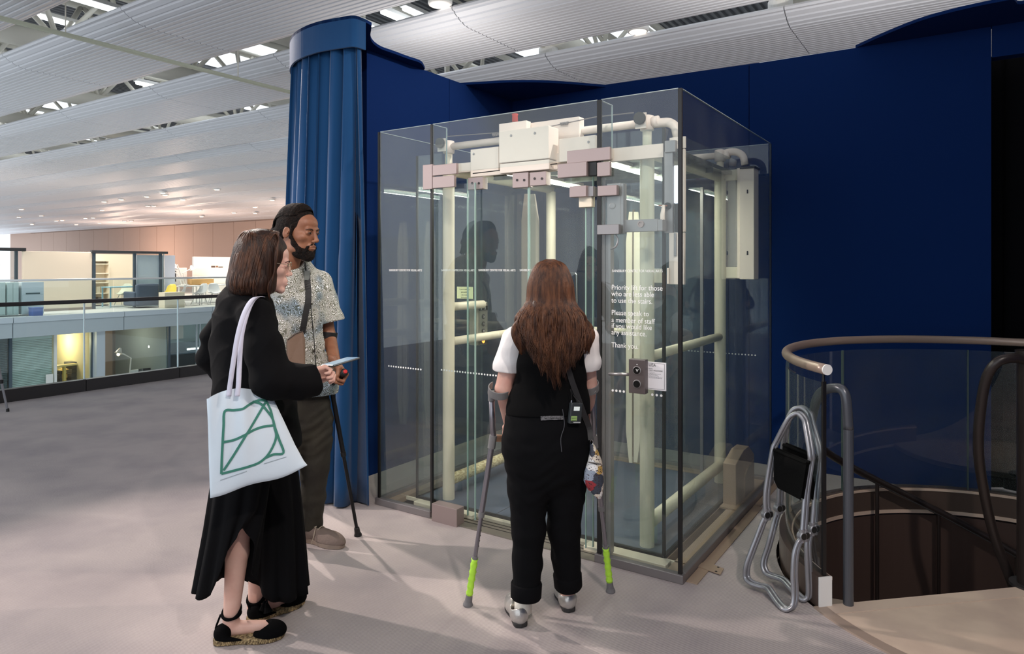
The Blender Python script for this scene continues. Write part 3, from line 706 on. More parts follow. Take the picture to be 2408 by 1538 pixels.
MB(LIFT).box(XO-.5, XO-.46, q[0]-.2, q[0]+.22, .88, 1.30).obj('screen', mat('screen_black', (30, 28, 30), .3), mon, bevel=.006)
MB(LIFT).box(XO-.5, XO-.48, q[0]-.03, q[0]+.03, .76, .9).obj('stand', M_dark, mon); MB(LIFT).box(XO-.55, XO-.4, q[0]-.12, q[0]+.12, .742, .76).obj('base', M_dark, mon)
# angled desk lamps
def desk_lamp(x, pts, label, m, emis=None, z0=None):
    q = [FX(px, py, x) for px, py in pts]; base = q[0]; zb = z0 if z0 is not None else base.z
    t = thing('desk_lamp', label, 'lamp', W(x, base.y, zb))
    MB(LIFT).lathe([(.10, 0), (.10, .02), (.03, .03)], 16, (x, base.y, zb)).obj('base', m, t)
    MB(LIFT).tube([(x, base.y, zb)]+[(x, p.y, p.z) for p in q[1:]], .022, 8).obj('arm', m, t)
    e = q[-1]; d = (q[-1]-q[-2]).normalized()
    dd = Vector((0, d.y*.4, -1)).normalized()
    MB(LIFT).lathe([(.13, .0), (.12, -.02), (.05, .13), (.03, .17)][::-1], 16, Vector((x, e.y, e.z)), axis=-dd).obj('lamp_shade', m, t, smooth=True)
    if emis: MB(LIFT).ball((x, e.y+dd.y*.03, e.z-.05), .05, 10, 8).obj('bulb', emis, t)
desk_lamp(XO-.2, [(427, 655), (418, 645), (402, 634), (395, 638)], 'white angled desk lamp leaning left over the far desks', M_white, M_lampwarm, .745)
desk_lamp(XO-.45, [(440, 655), (430, 642), (449, 632), (452, 634)], 'white angled desk lamp leaning right over the far desks', M_white, None, .745)
desk_lamp(XO-.38, [(434, 648), (417, 622), (410, 631)], 'white desk lamp with its arm folded highest over the far desks', M_white, None, .745)

# ---------------- lower storey of the far building
XL = -21.95; ZL = -3.5
def yl(px): return FX(px, 850, XL).y
lw = thing('wall_lower', None, None, W(XL, 8, ZL)); tag(lw, kind='structure')
def lowbox(px0, px1, z0, z1, m, name, parent=lw, x0=None, x1=None):
    return MB(LIFT).box(XL-.06 if x0 is None else x0, XL if x1 is None else x1, yl(px0), yl(px1), z0, z1).obj(name, m, parent)
for p0, p1 in ((22, 29), (128, 134), (215, 219), (396, 401)): lowbox(p0, p1, ZL, -.56, M_sl if p0 != 128 else M_white, 'window_mullion')
lowbox(218, 238, ZL, -.56, M_greyd, 'pier', x1=XL+.25, x0=XL-.2)
for p0, p1 in ((-80, 22), (29, 128), (134, 215), (238, 396), (401, 560)): lowbox(p0, p1, ZL, -.56, M_glass, 'window_pane', x0=XL-.05, x1=XL-.035)
# rooms behind
rooms = [(-80, 128, (120, 130, 132), None), (134, 217, (224, 206, 160), ((1, .84, .55), 60)), (238, 396, (150, 134, 120), ((1, .8, .6), 45)), (401, 700, (130, 146, 150), ((.9, 1, 1), 40))]
for k, (p0, p1, c_, lt) in enumerate(rooms):
    y0, y1 = yl(p0), yl(p1); m_ = mat('room_%d' % k, c_, .8)
    link('wall_lower_back', MB(LIFT).box(XL-3.6, XL-3.5, y0-.2, y1+.2, ZL, -.56).mesh(), m_, kind='structure')
    for yy in (y0-.1, y1+.02): link('wall_lower_side', MB(LIFT).box(XL-3.5, XL-.1, yy, yy+.06, ZL, -.56).mesh(), m_, kind='structure')
    if lt: pointlight((XL-1.6, (y0+y1)/2, -1.0), lt[1], lt[0], .15)
# blinds: joined slats too fine to count
def blind(p0, p1, z0, z1, m, label, x=XL-.12, step=.05):
    y0, y1 = yl(p0), yl(p1); t = thing('window_blind', label, 'blind', W(x, (y0+y1)/2, z0)); mb = MB(LIFT); z = z0
    while z < z1: mb.box(x-.02, x+.02, y0, y1, z, z+.040, None); z += step
    mb.obj('slats', m, t, kind='stuff'); MB(LIFT).box(x-.03, x+.03, y0, y1, z1, z1+.05).obj('head_rail', m, t)
    for k in range(1, 4): MB(LIFT).box(x+.021, x+.024, y0+(y1-y0)*k/4-.005, y0+(y1-y0)*k/4+.005, z0, z1).obj('cord', m, t)
blind(-60, 21, ZL+.1, -.66, mat('blind_dark', (70, 84, 86), .5), 'dark slatted window blind at the far left below the mezzanine')
blind(30, 127, ZL+.1, -.66, mat('blind_pale', (186, 202, 196), .5), 'pale slatted window blind below the far mezzanine')
blind(240, 262, ZL+.1, -1.35, mat('blind_dark', (70, 84, 86), .5), 'short dark blind beside the grey pier in the lower office', x=XL-1.5)
blind(272, 292, ZL+.1, -1.35, mat('blind_dark', (70, 84, 86), .5), 'short dark blind behind the lower desk lamp', x=XL-1.5)
for j, (a, b, c, d) in enumerate(((108, 879, 125, 903), )):
    q0 = fz(a, d, XL+.01); q1 = fz(c, b, XL+.01)
    tag(MB(LIFT).box(XL+.001, XL+.008, q0[0], q1[0], q0[1], q1[1]).obj('notice_paper', M_white), 'white paper notice stuck low on the pale blind window', 'notice')
# yellow room contents
def lowy(px, x): return FX(px, 880, x).y
xr_ = XL-1.0
for j, (a, b, c, d, cc, lb) in enumerate(((166, 850, 192, 905, (86, 80, 66), 'tall dark stack of box files in the yellow lit office'), (152, 868, 163, 905, (220, 180, 90), 'golden paper stack beside the dark files in the yellow lit office'), (138, 872, 149, 905, (60, 56, 48), 'low dark box at the left of the yellow lit office'))):
    q0 = FX(a, 900, xr_); q1 = FX(c, b, xr_)
    t = thing('file_stack', lb, 'files', W(xr_-.2, (q0.y+q1.y)/2, ZL)); z = -2.6; zt_ = q1.z; k = 0; m_ = mat('stack_%d' % j, cc, .7)
    MB(LIFT).box(xr_-.5, xr_, q0.y, q1.y, ZL, z).obj('cupboard', m_, t, bevel=.01)
    while z < zt_:
        s = rnd.uniform(-.04, .04); MB(LIFT).box(xr_-.45, xr_-.05, q0.y+.03+s, q1.y-.03+s, z+.004, min(z+.12, zt_)).obj('file', m_, t, bevel=.008); z += .125
xr_ = XL-.35; q = FX(156, 862, xr_); lp = thing('paper_tray', 'yellow tray of papers balanced in the yellow lit office', 'tray', W(xr_-.2, q.y, q.z))
MB(LIFT).box(xr_-.3, xr_-.02, q.y-.25, q.y+.35, q.z, q.z+.05).obj('tray_body', mat('tray_y', (230, 200, 110), .6), lp, bevel=.01)
MB(LIFT).box(xr_-.2, xr_-.1, q.y-.03, q.y+.03, ZL, q.z).obj('stand', mat('tray_y', (230, 200, 110), .6), lp)
# lower office desk, lamp, monitor, chair
q = FX(300, 910, XL-.9); zd = -2.62
d_ = thing('desk', 'pale desk under the lower desk lamp behind glass', 'desk', W(XL-.7, q.y, ZL))
MB(LIFT).box(XL-1.1, XL-.3, yl(242), yl(350), zd-.04, zd).obj('desk_top', M_white, d_, bevel=.005)
for a in (yl(243), yl(285), yl(347)): MB(LIFT).box(XL-1.0, XL-.95, a, a+.05, ZL, zd-.04).obj('leg', M_white, d_)
desk_lamp(XL-.8, [(302, 862), (308, 842), (290, 832), (279, 830)], 'white angled desk lamp in the lower office behind glass', M_white, M_lampwarm, zd+.002)
for px, lb in ((322, 'small white framed monitor on the lower office desk'), (340, 'dark monitor at the right end of the lower office desk')):
    yy = lowy(px, XL-.8); t = thing('monitor', lb, 'monitor', W(XL-.8, yy, zd))
    MB(LIFT).box(XL-.85, XL-.8, yy-.22, yy+.22, zd+.18, zd+.55).obj('screen', M_white if px == 322 else M_dark, t, bevel=.008)
    MB(LIFT).box(XL-.86, XL-.84, yy-.03, yy+.03, zd+.01, zd+.2).obj('stand', M_dark, t); MB(LIFT).box(XL-.95, XL-.75, yy-.12, yy+.12, zd+.002, zd+.012).obj('base', M_dark, t)
q = FX(255, 905, XL-.6)
tag(MB(LIFT).box(XL-.75, XL-.4, lowy(262, XL-.6), lowy(290, XL-.6), zd+.004, zd+.06).obj('paper_stack', mat('paper_c', (235, 222, 205), .7), bevel=.01), 'spread heap of papers on the lower office desk', 'papers')
# right-hand lower window: shelves, rail and soffit
rs = thing('lower_shelving', 'dark shelving behind the right hand lower window', 'shelving', W(XL-2.4, yl(470), ZL))
for z in (-3.1, -2.5, -1.9): MB(LIFT).box(XL-2.6, XL-2.1, yl(402), yl(640), z, z+.05).obj('shelf', M_sl, rs)
MB(LIFT).box(XL-2.66, XL-2.6, yl(402), yl(640), ZL, -1.5).obj('back_panel', M_frame, rs)
lowbox(401, 465, -1.16, -.56, M_white, 'soffit', x0=XL-1.2, x1=XL-.9)
for p in (462, 470): lowbox(p, p+2.5, ZL, -.56, M_greyd, 'window_mullion')
st = W(*FX(457, 820, XL-1.0)); t = thing('strip_light', 'short glowing strip lamp behind the right hand lower window', 'lamp', st, math.radians(-33.46))
MB(Matrix.Translation(st) @ Matrix.Rotation(math.radians(-33.46), 4, 'Z')).box(-.04, .04, -.3, .3, .03, .06).obj('housing', M_white, t)
MB(Matrix.Translation(st) @ Matrix.Rotation(math.radians(-33.46), 4, 'Z')).cyl((0, -.28, 0), (0, .28, 0), .03, 10).obj('lamp_tube', M_lampw, t)
q = W(*FX(355, 815, XL-1.2)); t = thing('globe_lamp', 'small white globe lamp on a thin stand in the lower office', 'lamp', (q.x, q.y, ZL))
MB().ball(q, .09, 14, 10).obj('globe', mat('lamp_disc2', (255, 250, 240), .5, emit=(255, 246, 228), estr=4), t, smooth=True)
MB().cyl((q.x, q.y, ZL), (q.x, q.y, q.z-.09), .015, 8).obj('stand', M_white, t)
# unseen lights added to brighten and warm the far mezzanine and ceiling
for y_ in (4, 9, 14): arealight((-24, y_, 3.9), 1.5, 210, (1, .88, .78))
arealight((-16, 6, 4.0), 2.5, 160, (.86, .94, 1))
for x_, y_ in ((-33, 17), (-24, 19), (-45, 20)): pointlight((x_, y_, 2.0), 420, (1, .72, .56), .5)
# ------------------------------------------------------------------ glass platform lift: fixed enclosure
H = 2.34; LANG = math.atan2(-.551, .834)
def X(px, y=0.0, py=625): return FY(px, py, y).x
def Z(px, py, y=0.0): return FY(px, py, y).z
M_joint = mat('black_sealant', (22, 20, 20), .4)
M_lc = mat('lift_cream', (230, 220, 198), .42, var=.06, vscale=6)
M_lw = mat('lift_white', (238, 224, 213), .45)
M_lg = mat('lift_grey_metal', (150, 146, 146), .38, metal=.6)
M_patch = mat('patch_fitting', (166, 149, 146), .38, metal=.5, bump=.05, bscale=300)
M_galv = mat('galvanised', (150, 152, 148), .3, metal=.8, var=.5, vscale=14)
M_text = mat('white_vinyl', (240, 240, 240), .6, emit=None)
M_gbox = glass('lift_glass', (247, 250, 249), 1.6, dust=.026)
pit = MB(LIFT); pit.box(LX+.0, 0, 0, LY, -.42, -.40)
link('floor_lift_pit', pit.mesh(), mat('pit_floor', (110, 100, 92), .8), kind='structure')
en = thing('lift_enclosure', 'clear glass box enclosure of the lift standing in front of the blue walls', 'lift enclosure', W(LX/2, LY/2, 0), LANG)
def lb(name, m, x0, x1, y0, y1, z0, z1, parent=en, **k): return MB(LIFT).box(x0, x1, y0, y1, z0, z1).obj(name, m, parent, **k)
xa, xb, xc_, xd = X(893), X(1016), X(1410), 0.0
g = .005
lb('glass_panel', M_gbox, LX+.012, xb-.004, -g, g, .035, H)
lb('glass_panel', M_gbox, xc_+.008, -.010, -g, g, .035, H)
lb('glass_panel', M_gbox, xb+.008, xc_-.010, -g, g, Z(1200, 392), H)
lb('glass_panel', M_gbox, -g, g, .012, LY-.012, .035, H)
lb('glass_panel', M_gbox, LX+.012, -.012, LY-g, LY+g, .035, H)
lb('glass_panel', M_gbox, LX-g, LX+g, .012, LY-.012, .035, H)
M_ge = mat('glass_edge', (168, 182, 184), .3)
for a in ((LX+.012, xb-.01, -g, g), (xb+.01, xc_-.012, -g, g), (xc_+.012, -.01, -g, g), (-g, g, .012, LY-.012), (LX-g, LX+g, .012, LY-.012), (LX+.012, -.012, LY-g, LY+g)): lb('top_edge', M_ge, *a, H, H+.003)
for x_, px2 in ((xb, 1050), (xc_, 1439)):
    yl_ = FX(px2, 300, x_).y; fin_ = lb('glass_fin', M_gbox, x_-.004, x_+.004, .008, yl_, Z(1040, 385), H)
    MB(LIFT).box(x_-.004, x_+.004, yl_, yl_+.003, Z(1040, 385), H).obj('fin_edge', M_ge, fin_); MB(LIFT).box(x_-.004, x_+.004, .008, yl_, H, H+.003).obj('fin_edge', M_ge, fin_)
for x_, w_, y_ in ((LX, .007, 0), (xb, .007, 0), (xc_, .011, 0), (0, .009, 0), (0, .006, LY), (LX, .006, LY)):
    lb('glass_joint', M_joint, x_-w_, x_+w_, y_-.008, y_+.008, .03, H)
for a in ((LX-.02, xb, -.02, .02), (xc_-.02, .02, -.02, .02), (-.02, .02, .02, LY+.02), (LX-.02, LX+.02, .02, LY+.02), (LX+.02, -.02, LY-.02, LY+.02)):
    lb('base_rail', mat('base_rail_metal', (128, 122, 122), .4, metal=.4), *a, 0, .042, bevel=.003)
# aluminium post right of the doors, patch fittings and clamps
px_ = lambda x0, x1, y0, y1, d0, d1, name, m, par=en, bv=.002: MB(LIFT).box(X(x0, d0), X(x1, d0), d0, d1, Z((x0+x1)/2, y1, d0), Z((x0+x1)/2, y0, d0)).obj(name, m, par, bevel=bv)
for a, b in ((1417, 1424), (1425, 1431), (1432, 1438)): lb('post_profile', M_lg, X(a, .03), X(b, .03), .02 if a != 1425 else .026, .06, .04, Z(1427, 548, .03), bevel=.001)
px_(994, 1016, 387, 445, -.03, -.008, 'patch_fitting', M_patch)
px_(1017, 1073, 386, 411, -.03, -.008, 'patch_fitting', M_patch)
px_(1017, 1068, 414, 441, -.028, -.008, 'patch_fitting', M_patch)
px_(1015, 1074, 1191, 1236, -.04, .03, 'patch_fitting', M_patch)
px_(1333, 1434, 350, 380, -.03, -.008, 'patch_fitting', M_patch)
px_(1404, 1434, 381, 414, -.03, -.008, 'patch_fitting', M_patch)
px_(1311, 1379, 383, 416, -.04, -.006, 'patch_fitting', M_patch)
px_(1380, 1403, 381, 413, -.02, .02, 'patch_recess', M_joint)
px_(1339, 1378, 437, 463, -.03, .02, 'patch_fitting', M_patch)
px_(1379, 1395, 438, 462, -.012, .03, 'lock_plate', M_lg)
px_(1361, 1391, 463, 487, .0, .04, 'lock_bracket', M_lc)
px_(1405, 1450, 436, 460, -.035, -.008, 'patch_fitting', M_patch)
px_(1404, 1455, 528, 551, -.035, -.008, 'patch_fitting', M_lg)
px_(1427, 1459, 431, 549, .01, .03, 'lock_plate', M_lg)
px_(1459, 1466, 431, 549, .01, .05, 'lock_plate', M_lg)
px_(1460, 1546, 516, 545, .03, .05, 'arm_plate', M_lg)
px_(1546, 1558, 516, 543, .03, .09, 'arm_plate', M_lg)
c = FY(1507, 527, .03); MB(LIFT).lathe([(.017, 0), (.017, .006), (.011, .006), (.011, .002), (.004, .002)], 18, c, axis=(0, -1, 0)).obj('key_switch', M_patch, en)
c = FY(1440, 484, .01); MB(LIFT).lathe([(.017, 0), (.017, .003), (.012, .004)], 18, c, axis=(0, -1, 0)).obj('bolt', M_lg, en)
MB(LIFT).tube(smoothpath([FY(1448, 552, .0), FY(1453, 565, .0), FY(1449, 579, .0), FY(1437, 586, .02)], 6), .005, 8).obj('cable_hose', M_lg, en, smooth=True)
MB(LIFT).tube([FY(1421, 418, .04), FY(1421, 548, .04)], .006, 8).obj('cable_hose', M_lg, en, smooth=True)
# call station on its bar
cs = thing('call_station', 'grey lift call panel with two round black buttons beside the framed notice', 'call panel', W(*FY(1498, 930, -.05)), LANG)
P0, P1 = FY(1478, 844, -.05), FY(1517, 928, -.05)
MB(LIFT).box(P0.x, P1.x, -.05, -.012, P1.z, P0.z).obj('panel', mat('call_metal', (112, 104, 104), .4, metal=.6), cs, bevel=.003)
for py in (871, 903):
    c = FY(1498, py, -.05); MB(LIFT).lathe([(.021, 0), (.021, .003), (.018, .004)], 24, c, axis=(0, -1, 0)).obj('button_ring', M_lg, cs)
    MB(LIFT).lathe([(.017, .004), (.017, .007), (.002, .007)], 24, c, axis=(0, -1, 0)).obj('button', mat('button_black', (8, 8, 8), .3), cs)
def TM(x, y, z, sx=1, sz=1): return LIFT @ Matrix.Translation((x, y, z)) @ Matrix.Rotation(PI/2, 4, 'X') @ Matrix.Diagonal((sx, sz, 1, 1))
c = FY(1498, 871, -.0585)
MB(LIFT).slab([(c.x-.007, c.z+.006), (c.x, c.z-.008), (c.x+.007, c.z+.006), (c.x+.0045, c.z+.006), (c.x, c.z-.003), (c.x-.0045, c.z+.006)], 1, -.0582, -.0574).obj('down_arrow', M_text, cs)
for py, s in ((857, 1), (912, -1)):
    c = FY(1498, py, -.0505); MB(LIFT).slab([(c.x-.004, c.z-.002*s), (c.x+.004, c.z-.002*s), (c.x, c.z+.003*s)], 1, -.0512, -.0502).obj('arrow_mark', M_text, cs)
a, b = FY(1430, 880, -.03), FY(1478, 881, -.03)
MB(LIFT).cyl((a.x, -.02, a.z), (b.x, -.02, b.z), .008, 12).obj('mounting_bar', M_alu, cs, smooth=True)
# framed notice (its square code is left out)
ns = thing('wall_notice', 'white framed paper notice on the glass right of the call panel', 'notice', W(*FY(1542, 921, -.02)), LANG)
Q0, Q1 = FY(1519, 850, -.012), FY(1566, 920, -.012); TN = Matrix.Identity(4)
MB(LIFT).box(Q0.x, Q1.x, -.012, -.007, Q1.z, Q0.z).obj('card', mat('paper_white', (238, 236, 240), .6), ns)
for u0, u1, v0, v1 in ((.07, .93, .04, .048), (.07, .93, .952, .96), (.07, .085, .04, .96), (.915, .93, .04, .96)):
    MB(LIFT).box(Q0.x+(Q1.x-Q0.x)*u0, Q0.x+(Q1.x-Q0.x)*u1, -.0125, -.0118, Q1.z+(Q0.z-Q1.z)*v0, Q1.z+(Q0.z-Q1.z)*v1).obj('border_line', mat('ink', (40, 40, 46), .6), ns)
wN = Q1.x-Q0.x; hN = Q0.z-Q1.z
for s_, u, v, sz in (('UEA', .14, .84, .17), ('SCVA', .14, .74, .07), ('WEST MEZZANINE', .14, .675, .074)):
    text(s_, sz*wN*1.12, TM(Q0.x+wN*u, -.0122, Q1.z+hN*v), mat('ink', (40, 40, 46), .6), ns)
for k, (v, ln) in enumerate(((.63, .30), (.575, .62), (.535, .44), (.495, .50), (.455, .70), (.42, .66))):      # print too small to read: broken grey lines
    rk = random.Random(k); u = .14; mb = MB(LIFT)
    while u < .14+ln:
        q_ = rk.uniform(.03, .09); mb.box(Q0.x+wN*u, Q0.x+wN*min(u+q_, .14+ln), -.0124, -.0119, Q1.z+hN*v, Q1.z+hN*(v+.012)); u += q_+.015
    mb.obj('small_print', mat('ink_soft', (110, 110, 118), .6), ns)
# vinyl lettering and dots on the glass
def fit(body, x0, x1, z, y=-.0062, parent=en, m=M_text, sq=1.0):
    o = text(body, .1, I4, m, None); wd = max(v.co.x for v in o.data.vertices)-min(v.co.x for v in o.data.vertices); bpy.data.objects.remove(o)
    s = (x1-x0)/wd; o = text(body, .1, TM(x0, y, z, s, s*sq), m, parent); return o
zt_ = Z(953, 636)
for a, b in ((915, 992), (1038, 1117), (1125, 1212), (1222, 1312), (1439, 1558)):
    y_ = -.0062 if a in (915, 1439) else .052
    fit('SAINSBURY CENTRE FOR VISUAL ARTS', X(a, y_), X(b, y_), Z((a+b)/2, 638 if a != 1439 else 640, y_), y_, sq=1.15)
def dots(x0, x1, z, y, n, r, parent=en):
    mb = MB(LIFT)
    for i in range(n): mb.lathe([(r, 0), (r, .0008)], 12, (x0+(x1-x0)*i/(n-1), y, z), axis=(0, -1, 0))
    mb.obj('dot_row', M_text, parent)
zd_ = Z(1455, 919)
dots(X(916), X(991), zd_, -.0055, 14, .0055); dots(X(1038, .05), X(1395, .05), zd_, .052, 52, .0055)
dots(X(1442), X(1468), zd_, -.0055, 4, .0062); dots(X(1535), X(1556), zd_, -.0055, 3, .0062)
a, b = FY(1620, 826, LY-.006), FY(1776, 836, LY-.006); dots(a.x, b.x, zd_, LY-.006, 22, .005)
lines = [('Priority lift for those', 681), ('who are less able', 696), ('to use the stairs.', 711.5), ('Please speak to', 740), ('a member of staff', 757), ('if you would like', 771), ('any assistance.', 786), ('Thank you.', 816)]
o = text(lines[0][0], .1, I4, M_text, None); wd = max(v.co.x for v in o.data.vertices)-min(v.co.x for v in o.data.vertices); bpy.data.objects.remove(o)
sc1 = (X(1558)-X(1439))/wd
for s_, py in lines: text(s_, .1, TM(X(1439), -.0062, Z(1439, py), sc1, sc1*1.12), M_text, en)

# ------------------------------------------------------------------ sliding doors and their operator
yD = .06; zdt = Z(1200, 425, yD)
def door_leaf(x0, x1, label):
    t = thing('sliding_door', label, 'door', W((x0+x1)/2, yD, .03), LANG)
    lb('glass_panel', M_gbox, x0, x1, yD-.005, yD+.005, .04, zdt+.03, t)
    for x_ in (x0, x1): lb('edge_strip', mat('edge_green', (150, 178, 168), .2), x_-.0025, x_+.0025, yD-.006, yD+.006, .04, zdt+.03, t)
    return t
xm = X(1244, yD)
dl = door_leaf(X(1100, yD), xm-.003, 'left sliding glass door leaf of the lift'); dr = door_leaf(xm+.003, X(1395, yD), 'right sliding glass door leaf of the lift')
def hanger(x0, x1, y0, y1, par, d=yD-.02):
    px_(x0, x1, y0, y1, d, d+.05, 'hanger', M_patch, par)
    for k in (.3, .75):
        c = FY(x0+(x1-x0)*k, (y0+y1)/2, d); MB(LIFT).lathe([(.007, 0), (.007, .003), (.002, .003)], 10, c, axis=(0, -1, 0)).obj('screw', M_dark, par)
hanger(1100, 1135, 417, 445, dl); hanger(1205, 1242, 406, 441, dl); hanger(1246, 1284, 404, 436, dr)
side = thing('side_light', 'narrow fixed glass strip left of the lift doors', 'glass panel', W(X(1060, .025), .025, .03), LANG)
lb('glass_panel', M_gbox, xb+.01, X(1118, .025), .021, .029, .04, zdt, side)
lb('edge_strip', mat('edge_green', (150, 178, 168), .2), X(1117, .025), X(1118.5, .025), .020, .030, .04, zdt, side)
side = thing('side_light', 'narrow fixed glass strip right of the lift doors', 'glass panel', W(X(1390, .025), .025, .03), LANG)
lb('glass_panel', M_gbox, X(1378, .025), xc_-.012, .021, .029, .04, Z(1390, 470), side)
lb('edge_strip', mat('edge_green', (150, 178, 168), .2), X(1377, .025), X(1378.5, .025), .020, .030, .04, Z(1390, 470), side)
op = thing('door_operator', 'white boxed door operator gear mounted above the lift doors', 'door gear', W(X(1240, .1), .15, Z(1240, 405, .1)), LANG)
def ob_(x0, x1, y0, y1, d0, d1, name='cover', m=M_lw, bv=.004): return px_(x0, x1, y0, y1, d0, d1, name, m, op, bv)
ob_(1072, 1436, 366, 390, .12, .15, 'header_beam')
ob_(1106, 1172, 348, 411, .09, .14); ob_(1106, 1310, 398, 408, .085, .10, 'drip_edge')
ob_(1173, 1290, 302, 378, .03, .14); ob_(1175, 1291, 380, 403, .034, .14, 'skirt_plate', M_lw)
ob_(1173, 1238, 287, 330, .15, .2); ob_(1235, 1362, 282, 372, .2, .26); ob_(1314, 1400, 322, 378, .09, .14)
c = FY(1211, 286, .17); MB(LIFT).lathe([(.018, 0), (.016, .035), (.02, .04), (.018, .044)], 16, c).obj('red_cap', mat('red_cap', (190, 60, 50), .4), op, smooth=True)
for px, py, d in ((1202, 319, .03), (1258, 313, .03), (1114, 362, .09), (1384, 334, .09), (1090, 388, .15)):
    c = FY(px, py, d); MB(LIFT).lathe([(.007, 0), (.007, .003), (.002, .004)], 10, c, axis=(0, -1, 0)).obj('bolt', M_lg, op)
MB(LIFT).tube([FY(1112, 408, .05), FY(1310, 385, .05)], .003, 6).obj('cable', M_dark, op)
MB(LIFT).tube([FY(1050, 321, .2), FY(1170, 312, .2)], .003, 6).obj('cable', M_lg, op)
MB(LIFT).tube([FY(1292, 298, .2), FY(1400, 275, .2), FY(1490, 265, .2)], .003, 6).obj('cable', M_lg, op)
for px, py in ((1168, 317), (1327, 292)):
    q0 = FY(px-10, py, .19); q1 = FY(px+10, py-3, .19)
    mb = MB(LIFT); n = 60; mb.tube([q0.lerp(q1, i/n)+Vector((0, .008*math.cos(i*.7), .008*math.sin(i*.7))) for i in range(n+1)], .002, 5).obj('spring', M_lg, op)
for px, py in ((1037, 337), (1506, 279)):
    c = FY(px, py, .18)
    MB(LIFT).lathe([(.006, 0), (.030, 0), (.032, .006), (.028, .012), (.032, .018), (.006, .018)], 24, c, axis=(0, -1, 0)).obj('pulley', M_dark, op, smooth=False)
    MB(LIFT).box(c.x-.03, c.x+.03, .182, .19, c.z-.05, c.z+.03).obj('pulley_bracket', M_lw, op)

# ------------------------------------------------------------------ lift car: cream tube frame, rails, ceiling, floor and panel
car = thing('lift_car', 'lift car framed in thick cream tubes with a slate floor inside the glass box', 'lift car', W(-.95, .9, 0), LANG)
XLp, XRp, YF, YB = -1.6, -.27, .25, 1.53
RP = .038
for x_, y_, zt2_ in ((XLp, YF, 2.08), (XRp, YF, 2.08), (XRp, YB, 2.08), (XLp, YB, 2.08)):
    MB(LIFT).cyl((x_, y_, .03), (x_, y_, zt2_), RP, 28).obj('corner_post', M_lc, car, smooth=False).data.polygons.foreach_set
    MB(LIFT).cyl((x_, y_, zt2_), (x_, y_, 2.21), .024, 20).obj('post_neck', M_lc, car, smooth=True)
    MB(LIFT).lathe([(.02, -.045), (.036, -.04), (.038, 0), (.036, .035), (.02, .04)], 20, (x_, y_, 2.25)).obj('tee_joint', M_lw, car, smooth=True)
for y_, e in ((YF, ((1545, 290), (1572, 287), (1588, 296), (1595, 330))), (YB, ((1712, 357), (1733, 357), (1748, 366), (1752, 388)))):
    MB(LIFT).cyl((XLp, y_, 2.25), (XRp, y_, 2.25), .022, 18).obj('top_tube', M_lw, car, smooth=True)
    pts = [Vector((XRp, y_, 2.25))]+[FY(px, py, y_) for px, py in e]
    MB(LIFT).tube(rounded(pts, .06, 8), .024, 16).obj('elbow_tube', M_lw, car, smooth=True)
    MB(LIFT).cyl((XRp+.03, y_, 2.25), (XRp+.065, y_, 2.252), .030, 18).obj('elbow_collar', M_lw, car, smooth=True)
for x_ in (XLp, XRp):
    MB(LIFT).cyl((x_, YF, 2.10), (x_, YB, 2.10), .033, 20).obj('top_side_tube', M_lc, car, smooth=True)
    MB(LIFT).cyl((x_, YF, 1.02), (x_, YB, 1.02), .027, 20).obj('hand_rail', M_lc, car, smooth=True)
    MB(LIFT).cyl((x_, YF, .145), (x_, YB, .145), .035, 20).obj('kick_rail', mat('scuffed_cream', (222, 212, 170), .5, c2=(168, 150, 110), vscale=50, stretch=(1, 1, 3)) if x_ == XLp else M_lc, car, smooth=True)
MB(LIFT).cyl((XLp, YF, 1.24), (XLp, .62, 1.24), .027, 18).obj('hand_rail', M_lc, car, smooth=True)
MB(LIFT).cyl((XLp, YB, 1.02), (XRp-.5, YB, 1.02), .02, 16).obj('hand_rail', M_lc, car, smooth=True)
lb('floor_plate', mat('slate_lino', (84, 94, 112), .45, var=.15, vscale=8), -1.78, -.16, .19, 1.62, -.02, .03, car, bevel=.004)
lb('floor_seam', M_dark, -1.2, -1.196, .2, 1.61, .03, .0305, car)
lb('ceiling_plate', M_galv, -1.75, -.19, .27, 1.6, 2.115, 2.14, car)
lb('header_beam', M_lw, X(1440, .2), -.15, .17, .2, 2.05, 2.12, car, bevel=.002)
for y_ in (.7, 1.12): lb('ceiling_rib', M_galv, -1.72, -.2, y_, y_+.03, 2.085, 2.115, car)
M_tube = mat('fluorescent', (255, 255, 255), .5, emit=(236, 246, 226), estr=9)
for (p, q_) in (((1441, 386), (1556, 424)), ((1285, 424), (1345, 441))):
    a, b = FZ(*p, 2.08), FZ(*q_, 2.08); xx = (a.x+b.x)/2
    MB(LIFT).box(xx-.03, xx+.03, .42, 1.42, 2.095, 2.113).obj('lamp_housing', M_lw, car)
    MB(LIFT).cyl((xx, .45, 2.08), (xx, 1.39, 2.08), .012, 12).obj('fluorescent_tube', M_tube, car, smooth=True)
    arealight((xx, .92, 2.064), .025, 11, (1, .97, .84), sy=.94)
